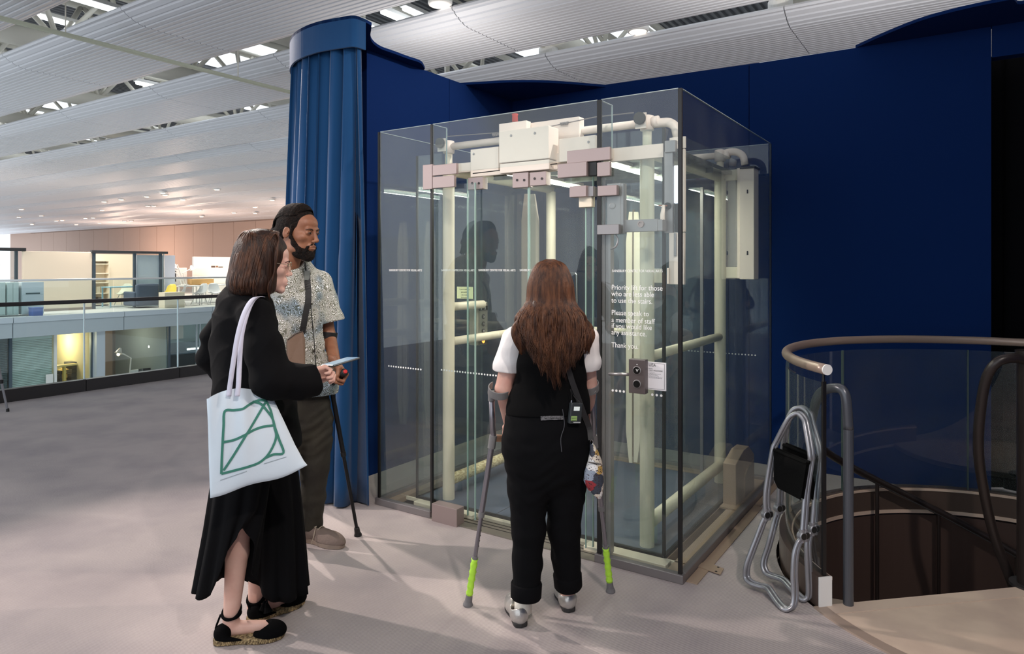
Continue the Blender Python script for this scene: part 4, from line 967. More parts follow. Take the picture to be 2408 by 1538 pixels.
# car glass
yG0, yG1, xG0, xG1 = .18, 1.62, -1.80, -.15
lb('glass_wall', M_gbox, xG1-.004, xG1+.004, yG0, yG1, .03, 2.20, car)
lb('glass_wall', M_gbox, xG0-.004, xG0+.004, yG0, yG1, .03, 2.20, car)
lb('glass_wall', M_gbox, X(1442, yG0), xG1-.006, yG0-.004, yG0+.004, .03, 2.20, car)
lb('glass_wall', M_gbox, xG0+.006, X(1040, yG0), yG0-.004, yG0+.004, .03, 2.20, car)
lb('corner_strip', M_joint, xG1-.007, xG1+.007, yG0-.008, yG0+.008, .02, 2.20, car)
lb('corner_strip', M_joint, xG0-.006, xG0+.006, yG0-.006, yG0+.006, .02, 2.20, car)
lb('sill_frame', M_joint, xG0, xG1, yG0-.012, yG0+.012, .015, .032, car); lb('sill_frame', M_joint, xG1-.01, xG1+.01, yG0, yG1, .015, .032, car)
# rear door and its pull
lb('rear_door_glass', M_gbox, -1.2, -.42, 1.6, 1.61, .05, 2.05, car)
for x_ in (-1.21, -.43): lb('rear_door_edge', M_lg, x_, x_+.02, 1.595, 1.615, .05, 2.05, car)
pts = [FY(1262, 633, 1.58), FY(1320, 641, 1.56), FY(1356, 643, 1.56), FY(1357, 715, 1.56), FY(1345, 716, 1.6)]
MB(LIFT).tube(rounded(pts, .02, 5), .0095, 12).obj('pull_handle', mat('chrome', (200, 200, 200), .15, metal=1), car, smooth=True)
# guide boards with pointed ends
def guide(px0, px1, py_t, py_b, y_, m, name='guide_board', tip=0, tipb=0, d=.02):
    a, b = X(px0, y_), X(px1, y_); zt3 = Z((px0+px1)/2, py_t, y_); zb3 = Z((px0+px1)/2, py_b, y_)
    t_, b_ = .22, .22
    pl = [(a, zb3+(b_ if tipb < 0 else 0)), (a if tipb < 0 else a, zb3) if False else ((a+b)/2, zb3), (b, zb3+(b_ if tipb > 0 else 0)), (b, zt3-(t_ if tip > 0 else 0)), ((a+b)/2, zt3), (a, zt3-(t_ if tip < 0 else 0))]
    MB(LIFT).slab(pl, 1, y_, y_+d).obj(name, m, gb)
gb = thing('guide_rail', 'tall cream guide boards with pointed ends behind the lift car', 'guide rail', W(X(1246, 1.68), 1.69, .1), LANG)
M_gp = mat('guide_peach', (214, 188, 170), .5)
guide(1226, 1240, 456, 1075, 1.66, M_gp, tip=-1, tipb=-1); guide(1247, 1265, 456, 1075, 1.66, M_lc, tip=1, tipb=1)
lb('guide_core', mat('guide_core', (88, 76, 66), .5), X(1240, 1.67), X(1247, 1.67), 1.67, 1.70, .12, 2.05, gb)
gb = thing('guide_rail', 'cream guide boards with pointed lower ends between the front and back lift posts', 'guide rail', W(X(1490, .9), .9, .1), LANG)
yq = FZ(1490, 1088, .1).y
guide(1472, 1486, 498, 1088, yq, M_lc, tip=-1, tipb=-1); guide(1490, 1507, 498, 1088, yq, M_lc, tip=1, tipb=1)
lb('guide_core', mat('guide_core', (88, 76, 66), .5), X(1486, yq), X(1490, yq), yq+.01, yq+.03, .14, 1.9, gb)
# car operating panel
cp = thing('car_operating_panel', 'tall steel lift control panel with round buttons and a lit orange one', 'control panel', W(X(1113, .6), .6, Z(1113, 815, .6)), LANG)
yp = .60; x0, x1 = X(1103, yp), X(1125, yp); z0, z1 = Z(1113, 812, yp), Z(1113, 711, yp); y1_ = FX(1147, 760, x1).y
MB(LIFT).box(x0, x1-.004, yp, y1_, z0, z1).obj('panel_body', mat('panel_cream', (196, 192, 172), .4, metal=.2), cp, bevel=.004)
MB(LIFT).box(x1-.004, x1, yp+.004, y1_-.002, z0+.004, z1-.004).obj('face_plate', mat('face_steel', (136, 136, 128), .35, metal=.6), cp, bevel=.001)
ym = (yp+y1_)/2
MB(LIFT).box(x1, x1+.003, ym-.05, ym+.05, z1-.055, z1-.025).obj('display', mat('button_black', (8, 8, 8), .3), cp)
for s_, yo in (('1', -.03), ('2', .012)): text(s_, .025, LIFT @ Matrix.Translation((x1+.0035, ym+yo, z1-.050)) @ Matrix.Rotation(PI/2, 4, 'Z') @ Matrix.Rotation(PI/2, 4, 'X'), mat('led_white', (220, 225, 220), .5), cp)
for py, s_ in ((743, '2'), (760, '1'), (776, '0'), (799, None)):
    zz = Z(1136, py, yp+.1)
    MB(LIFT).lathe([(.017, 0), (.017, .004), (.013, .005), (.013, .007), (.002, .007)], 20, (x1, ym, zz), axis=(1, 0, 0)).obj('button', mat('button_dark', (46, 46, 44), .35) if s_ else mat('button_lit', (255, 190, 110), .4, emit=(255, 150, 60), estr=3), cp, smooth=False)
    if s_: text(s_, .018, LIFT @ Matrix.Translation((x1+.0075, ym-.005, zz-.006)) @ Matrix.Rotation(PI/2, 4, 'Z') @ Matrix.Rotation(PI/2, 4, 'X'), M_text, cp)
    else: MB(LIFT).lathe([(.018, .001), (.023, .001), (.023, .003), (.018, .003)], 20, (x1, ym, zz), axis=(1, 0, 0)).obj('button_ring', mat('button_dark', (46, 46, 44), .35), cp)
# emergency sticker
em = thing('safety_sticker', 'pale yellow printed sticker on the glass above the lift control panel', 'sticker', W(*FY(1094, 703, .17)), LANG)
a, b = FY(1075, 674, .165), FY(1112, 703, .165)
MB(LIFT).box(a.x, b.x, .163, .166, b.z, a.z).obj('sticker_sheet', mat('sticker_yellow', (226, 232, 178), .6), em)
for k, s_ in enumerate(('In case of emergency', 'press and hold', 'alarm button', 'for 3 seconds')):
    text(s_, .0095, TM((a.x+b.x)/2, .1625, a.z-.018-.017*k), mat('ink_green', (50, 70, 50), .6), em, align='CENTER')
# gear column at the front right corner and unit at the back right
gc = thing('gear_column', 'grey and white mechanism plates hanging in the front right corner of the lift box', 'lift gear', W(-.07, .12, 1.5), LANG)
def gp(x0, x1, y0, y1, d0, d1, name, m, bv=.002): return px_(x0, x1, y0, y1, d0, d1, name, m, gc, bv)
gp(1574, 1612, 322, 350, .12, .13, 'top_plate', M_lw); gp(1562, 1582, 356, 548, .10, .12, 'channel', M_lg); gp(1563, 1588, 330, 358, .09, .12, 'channel_head', M_lg)
gp(1585, 1596, 389, 478, .11, .125, 'lamp_tube', mat('tube_off', (235, 242, 250), .3, emit=(235, 242, 255), estr=1.0)); gp(1599, 1610, 350, 545, .12, .14, 'side_plate', M_lw)
gp(1573, 1609, 547, 669, .10, .12, 'cover_plate', M_lw); gp(1568, 1573, 630, 668, .09, .1, 'plate_edge', M_lw); gp(1538, 1562, 632, 665, .24, .26, 'stay_plate', M_lc)
gp(1586, 1600, 480, 545, .115, .13, 'rubber_bellows', M_joint)
gp(1584, 1590, 548, 602, .09, .1, 'slot', M_lg)
c = FY(1569, 484, .09); MB(LIFT).cyl(c, c+Vector((0, .03, 0)), .017, 16).obj('knob', M_joint, gc)
MB(LIFT).tube([FY(1561, 482, .08), FY(1558, 505, .075), FY(1559, 538, .08)], [.008, .012, .013], 10).obj('lever', M_lw, gc, smooth=True)
MB(LIFT).cyl(FY(1549, 483, .08), FY(1569, 484, .08), .003, 8).obj('lever_pin', mat('copper', (170, 110, 90), .4, metal=.5), gc)
bu = thing('buffer_unit', 'long white and grey cabinet fixed high in the back right of the lift box', 'lift gear', W(-.1, 1.6, 1.4), LANG)
def bp_(x0, x1, y0, y1, d0, d1, name, m, bv=.003): return px_(x0, x1, y0, y1, d0, d1, name, m, bu, bv)
bp_(1739, 1773, 395, 657, 1.5, 1.62, 'cabinet_body', M_lw); bp_(1733, 1741, 395, 655, 1.52, 1.6, 'hinge_edge', M_lw)
bp_(1711, 1736, 424, 627, 1.55, 1.58, 'grey_panel', mat('unit_grey', (128, 132, 140), .5)); bp_(1704, 1738, 399, 424, 1.53, 1.58, 'arm', M_lc); bp_(1704, 1738, 628, 654, 1.53, 1.58, 'arm', M_lc)
bp_(1739, 1775, 391, 396, 1.49, 1.63, 'cabinet_lid', M_joint)
for py in (446, 590): bp_(1756, 1759, py, py+9, 1.497, 1.5, 'slot', M_joint, 0)
# sill, threshold and floor channels
sl = thing('lift_sill', 'steel and cream threshold plates at the foot of the lift doors', 'threshold', W(-1.0, .09, 0), LANG)
lb('sill_plate', mat('sill_steel', (140, 134, 124), .4, metal=.5), xb, xc_-.02, -.02, .17, -.02, .006, sl)
for k in range(3): lb('sill_groove', M_dark, xb, xc_-.02, .045+.035*k, .051+.035*k, .006, .0075, sl)
lb('cream_plate', M_lc, X(975, .1), X(1112, .1), .09, .15, .006, .03, sl, bevel=.003)
lb('cream_plate', M_lc, X(1378, .1), -.10, .07, .15, .0, .03, sl, bevel=.003)
lb('door_track', M_lc, LX+.03, -.03, .16, .175, 0, .02, sl)
fc = thing('floor_channel', 'tan metal channels round the foot of the glass lift box', 'channel', W(-.05, .9, -.1), LANG)
M_tan = mat('tan_metal', (168, 146, 126), .5, metal=.2)
lb('side_channel', M_tan, -.09, -.02, .02, LY-.02, -.01, .02, fc); lb('side_channel', M_tan, LX+.02, LX+.08, .02, LY-.02, -.01, .02, fc)
lb('front_channel', M_tan, LX+.08, xb, .02, .06, -.01, .02, fc); lb('rear_channel', M_tan, LX+.08, -.09, LY-.13, LY-.02, -.01, .02, fc)
lb('front_channel', M_tan, xc_, -.09, .02, .06, -.01, .02, fc); lb('side_ledge', M_tan, -.15, -.135, .18, LY-.1, -.3, .015, fc)
# triangular bracket at the back right
bk = thing('corner_bracket', 'folded tan metal bracket box low in the back right of the lift', 'bracket', W(-.07, 1.4, .02), LANG)
a = FX(1678, 1240, -.14); b = FX(1760, 1240, -.14)
MB(LIFT).slab([(1.12, .02), (1.55, .02), (1.55, .25), (1.42, .33), (1.30, .33), (1.12, .28)], 0, -.13, -.05).obj('bracket_body', M_tan, bk, bevel=.004)
MB(LIFT).slab([(1.30, .03), (1.52, .03), (1.52, .22), (1.36, .20), (1.30, .16)], 0, -.05, -.042).obj('bracket_face', mat('bracket_face', (150, 134, 118), .4, metal=.3), bk)
lb('foot_plate', M_tan, -.13, -.03, 1.05, 1.2, .02, .03, bk)
# plates screwed to the carpet right of the lift
cv = thing('floor_cover_strip', 'long tan metal strip screwed to the carpet along the lift base', 'strip', W(.08, .9, 0), LANG)
lb('strip', M_tan, .022, .075, .02, 1.25, 0.0005, .005, cv); lb('strip', M_tan, .022, .06, 1.26, 1.78, 0.0005, .005, cv)
lp_ = thing('floor_plate', 'small tan metal plate screwed to the carpet at the corner of the lift', 'plate', W(.12, .14, 0), LANG)
q = [LINV @ G(*p, .006) for p in ((1632, 1330), (1660, 1322), (1702, 1338), (1694, 1352))]
mb = MB(LIFT); mb.prism([(v.x, v.y) for v in q], .0055, .009); mb.obj('plate_body', M_tan, lp_)
for p in ((1689, 1334), (1684, 1344)): MB(LIFT).lathe([(.006, 0), (.006, .001)], 10, LINV @ G(*p, .009)).obj('screw', M_dark, lp_)
# ------------------------------------------------------------------ spiral stair well: drum, kerb, glass, rails, landing
M_drum = mat('stair_drum', (92, 74, 68), .35, metal=.3)
M_kerb = mat('kerb_bronze', (112, 95, 86), .28, metal=.5)
M_rail = mat('rail_bronze', (168, 146, 132), .32, metal=.35)
M_tubeg = mat('rail_graphite', (88, 90, 96), .3, metal=.4)
M_tubed = mat('rail_dark_brown', (46, 38, 36), .35, metal=.2)
def ringm(r0, r1, a0, a1, z0, z1, n=64):
    mb = MB(); A = arc(SC, r0, a0, a1, n); B = arc(SC, r1, a0, a1, n)
    rings = [[Vector((a.x, a.y, z0)), Vector((b.x, b.y, z0)), Vector((b.x, b.y, z1)), Vector((a.x, a.y, z1))] for a, b in zip(A, B)]
    return mb.loft(rings)
link('wall_stairwell', ringm(SR-.02, SR+.03, 0, 360, -3.5, -.034, 96).mesh(), M_drum, kind='structure', smooth=False)
A0, A1 = 190.3, -42.0
gr_ = thing('stair_balustrade', 'curved glass balustrade with a bronze round handrail around the spiral stair', 'balustrade', (SC.x, SC.y, 0))
ringm(SR-.025, SR+.035, A0, A1, 0.0, .135, 90).obj('kerb', M_kerb, gr_)
ringm(SR-.032, SR-.025, A0, A1, .118, .132, 90).obj('kerb_rim', mat('rim_bright', (226, 200, 180), .3, metal=.2), gr_)
ringm(SR-.03, SR-.022, A0-1, A1, -.02, .0, 90).obj('kerb_rim', mat('rim_bright', (226, 200, 180), .3, metal=.2), gr_)
jn = [A0-1.2, 152, 112.8, 70, 30, -10, A1]
for a, b in zip(jn, jn[1:]): ringm(SR-.006, SR+.006, a-.25, b+.25, .135, .985, 90).obj('glass_panel', M_gbox, gr_, smooth=True).data.set_sharp_from_angle(angle=.6)
for a in jn[1:-1]: ringm(SR-.007, SR+.007, a-.22, a+.22, .135, .985, 2).obj('glass_joint', mat('joint_dark', (74, 88, 86), .3), gr_)
ringm(SR-.008, SR+.008, A0-.4, A0-1.1, .12, .99, 2).obj('glass_edge', M_joint, gr_)
MB().tube(arc(SC, SR, A0+.3, A1, 100, 1.045), .0235, 18).obj('handrail', M_rail, gr_, smooth=True)
e = arc(SC, SR, A0+.3, A0+.7, 1, 1.045); MB().cyl(e[0], e[1], .0235, 24).obj('end_cap', M_white, gr_)
e = arc(SC, SR, A0-.9, A0-.9, 1, 1.0)[0]; MB().cyl(e-Vector((0, 0, .02)), e+Vector((0, 0, .03)), .006, 10).obj('rail_pin', M_joint, gr_)
# white end block of the kerb
ringm(SR-.026, SR+.036, A0+.02, A0+.35, 0.004, .137, 2).obj('end_block', M_white, gr_)
# well rails
def hz_(a): return .41-.0083*(128-a)
pth = [G(1995, 1424, .004)]; pth.append(Vector((pth[0].x, pth[0].y, .93)))
hp = [pth[0], Vector((pth[0].x, pth[0].y, .78)), Vector((pth[0].x-.012, pth[0].y+.005, .93)), P(1962, 912, 3.10), P(1925, 930, 3.22)]+[SC+Vector((.95*math.cos(math.radians(a)), .95*math.sin(math.radians(a)), hz_(a))) for a in (165, 155, 145, 135, 120, 105, 90, 75, 60, 45, 30, 15, 0, -15, -30, -45, -60)]
hr = thing('stair_handrail', 'graphite tube handrail rising beside the glass edge and winding down the spiral stair', 'handrail', tuple(pth[0]))
sp = smoothpath(hp[:1]+[hp[1]]+hp[2:], 8)
MB().tube([hp[0], hp[1]], .0215, 20).obj('post', M_tubeg, hr, smooth=False)
MB().tube(smoothpath(hp[1:8], 8), .0215, 18).obj('rail_bend', M_tubeg, hr, smooth=True)
MB().tube(smoothpath(hp[7:], 6), .0215, 16).obj('rail_tube', M_tubed, hr, smooth=True)
for a in (104, 81, 57, 34, 10):
    p = SC+Vector((.95*math.cos(math.radians(a)), .95*math.sin(math.radians(a)), hz_(a)))
    MB().cyl(p-Vector((0, 0, 1.15)), p, .011, 12).obj('baluster', M_tubed, hr, smooth=False)
col_ = thing('stair_newel', 'dark round newel column at the centre of the spiral stair', 'column', (SC.x, SC.y, -3.5))
MB().cyl((SC.x, SC.y, -3.5), (SC.x, SC.y, 1.08), .055, 32).obj('column', M_tubed, col_)
MB().cyl((SC.x, SC.y, 1.08), (SC.x, SC.y, 1.105), .062, 32).obj('column_cap', M_tubed, col_)
MB().cyl((SC.x, SC.y, .003), (SC.x, SC.y, .018), .085, 32).obj('base_flange', M_dark, col_)
lp2 = thing('inner_handrail', 'dark looped inner handrail curving down beside the newel column', 'handrail', (SC.x-.1, SC.y, .0))
q = [P(2420, 850, 3.20), P(2385, 842, 3.19), P(2345, 852, 3.2), P(2318, 895, 3.24), P(2304, 980, 3.28), P(2301, 1060, 3.31), P(2311, 1140, 3.34), P(2335, 1250, 3.36), P(2372, 1350, 3.36), P(2396, 1410, 3.34), P(2440, 1480, 3.3)]
MB().tube(smoothpath(q, 8), .0225, 18).obj('rail_tube', M_tubed, lp2, smooth=True)
# treads
st_ = thing('spiral_stair', 'spiral stair treads turning down inside the dark round well', 'stair', (SC.x, SC.y, -3.5))
M_tr = mat('tread_lino', (150, 136, 124), .6)
for i in range(16):
    a = 186-24*i
    rings = []
    A = arc(SC, .06, a, a-26, 6, -.19*(i+1)); B = arc(SC, SR-.15, a, a-26, 6, -.19*(i+1))
    mb = MB(); mb.loft([[p-Vector((0, 0, .04)), q_-Vector((0, 0, .04)), q_, p] for p, q_ in zip(A, B)]); mb.obj('tread', M_tr, st_)
# landing plate
M_land = mat('landing_leather', (214, 192, 172), .5, bump=.05, bscale=30, c2=(200, 178, 160), vscale=6)
mb = MB(); outer_ = arc(SC, SR+.0, 190, 338, 60); mb.prism([(SC.x, SC.y)]+[(p.x, p.y) for p in outer_], -.03, .006)
ld = thing('stair_landing', 'pale leather covered landing at the top of the spiral stair', 'landing', (SC.x, SC.y-.5, -.03))
tag(ld, kind='thing'); mb.obj('landing_plate', M_land, ld)
nosing = MB(); e0 = SC+Vector((.07*math.cos(math.radians(190)), .07*math.sin(math.radians(190)), 0)); e1 = outer_[0]
d = (e1-e0).normalized(); nn = Vector((-d.y, d.x, 0)); nn = nn if nn.y < 0 else -nn
nosing.prism([(e0.x, e0.y), (e0.x+nn.x*.085, e0.y+nn.y*.085), (e1.x+nn.x*.075, e1.y+nn.y*.075), (e1.x, e1.y)][::-1], .0062, .009)
nosing.obj('nosing_strip', mat('nosing', (206, 184, 166), .5), ld)
ringm(SR+.002, SR+.055, 190, 338, -.01, .008, 50).obj('edge_trim', mat('edge_trim', (170, 150, 136), .45, metal=.2), ld)

# ------------------------------------------------------------------ two folded tube stools leaning on the glass
M_stool = mat('stool_aluminium', (158, 158, 163), .33, metal=.6)
def stoolframe(pts, off): return [P(px, py, D)+off for px, py, D in pts]
F1 = [(1799, 1209, 3.23), (1790, 1233, 3.23), (1779, 1262, 3.23), (1765, 1298, 3.225), (1753, 1333, 3.225), (1752, 1357, 3.224), (1761, 1370, 3.20), (1781, 1378, 3.17), (1801, 1383, 3.14), (1811, 1396, 3.10), (1825, 1416, 3.05), (1839, 1431, 3.00), (1851, 1434, 2.985), (1863, 1424, 2.99), (1866, 1398, 3.0), (1864, 1353, 3.01), (1867, 1304, 3.02), (1876, 1275, 3.03), (1885, 1258, 3.04), (1893, 1160, 3.07), (1903, 1090, 3.1), (1904, 1069, 3.1), (1893, 1004, 3.15), (1888, 986, 3.17), (1876, 973, 3.19), (1865, 975, 3.2), (1851, 987, 3.21), (1823, 1040, 3.24), (1816, 1057, 3.24), (1806, 1114, 3.24), (1799, 1165, 3.235)]
F2 = [(1829, 1195, 3.31), (1821, 1222, 3.31), (1812, 1256, 3.30), (1803, 1289, 3.30), (1794, 1316, 3.30), (1793, 1335, 3.29), (1801, 1350, 3.27), (1817, 1357, 3.24), (1839, 1365, 3.2), (1857, 1384, 3.14), (1877, 1404, 3.09), (1889, 1411, 3.07), (1898, 1404, 3.07), (1900, 1380, 3.07), (1896, 1293, 3.08), (1900, 1262, 3.09), (1909, 1243, 3.1), (1915, 1170, 3.12), (1923, 1090, 3.15), (1924, 1063, 3.15), (1910, 1010, 3.19), (1900, 976, 3.21), (1888, 962, 3.23), (1874, 959, 3.25), (1860, 968, 3.26), (1847, 1000, 3.28), (1840, 1050, 3.3), (1836, 1095, 3.31), (1832, 1150, 3.31)]
for off, lb_ in ((Vector((0, 0, 0)), 'front of the two folded aluminium stools leaning on the curved glass'), (Vector((.0185, .012, .0)), 'rear of the two folded aluminium stools, tucked just behind the front one')):
    t = thing('folding_stool', lb_, 'stool', (1.17+off.x, 3.12, 0), 0, 'folded stools beside the stair')
    for F in (F1, F2):
        pts = stoolframe(F, off); MB().tube(smoothpath(pts, 4, closed=True)+[pts[0]], .0098, 12, caps=False).obj('frame_tube', M_stool, t, smooth=True)
    for (px, py, D) in ((1800, 1210, 3.23), (1829, 1195, 3.31), (1885, 1260, 3.04), (1909, 1244, 3.1)):
        c = P(px, py, D)+off; ax = Vector((.35, -1, .05)).normalized()
        MB().lathe([(.0165, -.012), (.019, -.010), (.019, .012), (.0165, .015)], 24, c, axis=ax).obj('hinge', M_stool, t, smooth=False)
        j = MB().lathe([(.014, .0152), (.014, .0165), (.003, .0165)], 20, c, axis=ax).obj('hinge_cap', mat('hinge_black', (20, 20, 22), .3), t)
        MB().cyl(c+Vector((0, 0, .028)), c+Vector((0, 0, -.028)), .0125, 14).obj('hinge_sleeve', M_stool, t, smooth=False)
    for k, (q4, dd) in enumerate((([(1820, 1058, 3.22), (1897, 1090, 3.075), (1883, 1176, 3.04), (1829, 1148, 3.17), (1820, 1128, 3.2)], 0), ([(1842, 1046, 3.28), (1918, 1077, 3.13), (1906, 1178, 3.10), (1868, 1160, 3.2), (1836, 1140, 3.28)], 1))):
        p5 = [P(*q_)+off for q_ in q4]; n = (p5[1]-p5[0]).cross(p5[2]-p5[0]).normalized()
        mb = MB(); mb.add([p+n*.003 for p in p5]+[p-n*.003 for p in p5], [(0, 1, 2, 3, 4), (9, 8, 7, 6, 5)]+[(i, 5+i, 5+(i+1) % 5, (i+1) % 5) for i in range(5)])
        s = mb.obj('sling_seat', mat('sling_black', (7, 7, 7), .8, bump=.2, bscale=60, spec=.12), t, bevel=.002)
        MB().cyl(p5[0], p5[1], .008, 10).obj('seat_bar', mat('sling_black', (7, 7, 7), .8), t)
# aluminium stick leg at the far left edge of the picture
t = thing('easel_leg', 'thin aluminium stand leg at the far left edge of the carpet', 'stand', tuple(G(18, 968)))
b = G(18, 968); tp = P(-22, 780, b.y-.1); m_ = b.lerp(tp, .38)
MB().cyl(b+Vector((0, 0, .01)), m_, .011, 12).obj('lower_tube', M_stool, t); MB().cyl(m_, tp, .015, 12).obj('upper_tube', M_stool, t)
MB().lathe([(.016, 0), (.014, .03), (.010, .035)], 14, b).obj('rubber_foot', M_joint, t); MB().cyl(m_-Vector((0, 0, .02)), m_+Vector((0, 0, .02)), .02, 12).obj('clamp', M_joint, t)
b2 = b+Vector((-.45, .25, 0)); MB().cyl(b2, tp, .012, 12).obj('lower_tube', M_stool, t); b3 = b+Vector((-.5, -.3, 0)); MB().cyl(b3, tp, .012, 12).obj('lower_tube', M_stool, t)
# ------------------------------------------------------------------ people: shared builders
from mathutils.bvhtree import BVHTree
def joinmesh(ms, name='body'):
    co, q, off = [], [], 0
    for m in ms:
        n = len(m.vertices); c = np.empty(n*3, 'f'); m.vertices.foreach_get('co', c); co.append(c)
        l = np.empty(len(m.loops), 'i4'); m.loops.foreach_get('vertex_index', l); q.append(l+off); off += n
    co = np.concatenate(co); q = np.concatenate(q); me = bpy.data.meshes.new(name)
    me.vertices.add(len(co)//3); me.vertices.foreach_set('co', co); me.loops.add(len(q)); me.loops.foreach_set('vertex_index', q)
    me.polygons.add(len(q)//4); me.polygons.foreach_set('loop_start', np.arange(0, len(q), 4, dtype='i4')); me.update(calc_edges=True); me.validate()
    return me
def clay_around(pts, h, pad=.12):
    lo = [min(p[i] for p in pts)-pad for i in range(3)]; hi = [max(p[i] for p in pts)+pad for i in range(3)]
    return Clay(lo, hi, h)
def cors(M, lo, hi): return [M @ Vector((a, b, c)) for a in (lo[0], hi[0]) for b in (lo[1], hi[1]) for c in (lo[2], hi[2])]
def frame(pos, fwd, pitch=0, roll=0):      # local +Y forward, +X person's right, +Z up
    a = math.atan2(-fwd[0], fwd[1]); return Matrix.Translation(pos) @ Matrix.Rotation(a, 4, 'Z') @ Matrix.Rotation(pitch, 4, 'X') @ Matrix.Rotation(roll, 4, 'Y')
class Surf:
    def __init__(s, me_world=None, obj=None):
        M_ = wmat(obj); me = obj.data; n = len(me.vertices); s.t = BVHTree.FromPolygons([M_ @ v.co for v in me.vertices], [tuple(p.vertices) for p in me.polygons])
    def hit(s, px, py, off=.003, d0=4.0):
        o = Vector((0, 0, EYE)); d = ray(px, py).normalized(); h = s.t.ray_cast(o, d)
        if h[0] is None:
            p = P(px, py, d0); h = s.t.find_nearest(p)
        n = h[1] if h[1].dot(d) < 0 else -h[1]
        return h[0]+n*off, n
def ribbon(srf, pts, hw, th=.0015, off=.003, n=6):
    path = smoothpath([Vector((a, b, 0)) for a, b in pts], n); P_, N_ = [], []
    for q in path:
        a, nn = srf.hit(q.x, q.y, off); P_.append(a); N_.append(nn)
    wd = []
    for i in range(len(P_)):
        t = (P_[min(i+1, len(P_)-1)]-P_[max(i-1, 0)]).normalized(); wd.append(t.cross(N_[i]).normalized())
    return MB().sweep(P_, wd, hw, th)
def skin(name, c, c2=None):
    m = mat(name, c, .5, bump=.06, bscale=240, c2=c2, vscale=14); b = m.node_tree.nodes['Principled BSDF']
    b.inputs['Subsurface Weight'].default_value = .08; b.inputs['Subsurface Radius'].default_value = (.012, .005, .003); return m
def hairmat(name, c, c2, sc=(1, 1, .12), rough=.42):
    m = mat(name, c, rough, bump=.5, bscale=260, c2=c2, vscale=75, stretch=sc, spec=.28); return m
def head(cl, M, s=1.0, male=False, neck=(0, -.05, -.17), nr=.052, ears=True):
    cl.M = M @ Matrix.Scale(s, 4); k = .014
    cl.ell((0, -.018, .045), (.074, .094, .084), k=k); cl.ell((0, .022, -.015), (.061, .074, .088), k=.02)
    cl.ell((0, .028, -.072), (.047 if not male else .052, .056, .040), k=.02); cl.ell((0, .078, -.099), (.022, .018, .017), k=.016)
    for x in (-1, 1):
        cl.ell((.043*x, .058, -.020), (.020, .024, .019), k=.018); cl.ell((.044*x, .022, -.078), (.016, .03, .02), k=.02)
    cl.ell((0, .052, .048), (.055, .044, .042), k=.02)
    cl.cap((-.034, .086, .020), (.034, .086, .020), .0115, .0115, k=.012)
    for x in (-1, 1): cl.ell((.030*x, .103, .003), (.017, .014, .012), k=.010, sub=True)
    for x in (-1, 1): cl.ell((.030*x, .083, .004), (.0165, .0135, .0125), k=.004)
    nz = (.113, .0115, .117, .0115) if male else (.1065, .0088, .110, .0095)
    cl.cap((0, .094, .016), (0, nz[0], -.026), .0070, nz[1], k=.010); cl.ell((0, nz[2], -.031), (nz[3], nz[3], nz[3]*.85), k=.006)
    for x in (-1, 1): cl.ell((.0125*x, .107 if male else .1015, -.036), (.008, .0095, .007) if male else (.0065, .008, .0055), k=.005)
    cl.ell((0, .090, -.066), (.024, .013, .020), k=.012)
    cl.cap((-.017, .096, -.063), (.017, .096, -.063), .0050, .0050, k=.005); cl.cap((-.014, .0965, -.073), (.014, .0965, -.073), .0058, .0058, k=.005)
    cl.cap((-.02, .102, -.0682), (.02, .102, -.0682), .0018, .0018, k=.003, sub=True)
    if ears:
        for x in (-1, 1):
            R = Matrix.Rotation(.28*x, 3, 'Z') @ Matrix.Rotation(-.2, 3, 'X')
            cl.ell((.074*x, -.012, -.004), (.0075, .0185, .031), R, k=.006); cl.ell((.0830*x, -.007, .004), (.0075, .0095, .017), R, k=.003, sub=True); cl.ell((.080*x, .002, -.004), (.004, .004, .007), R, k=.003)
    cl.cap((0, -.022, -.05), neck, nr, nr*1.12, k=.02, sq=(1, 0, 0), f=.95)
    cl.M = I4; return cl
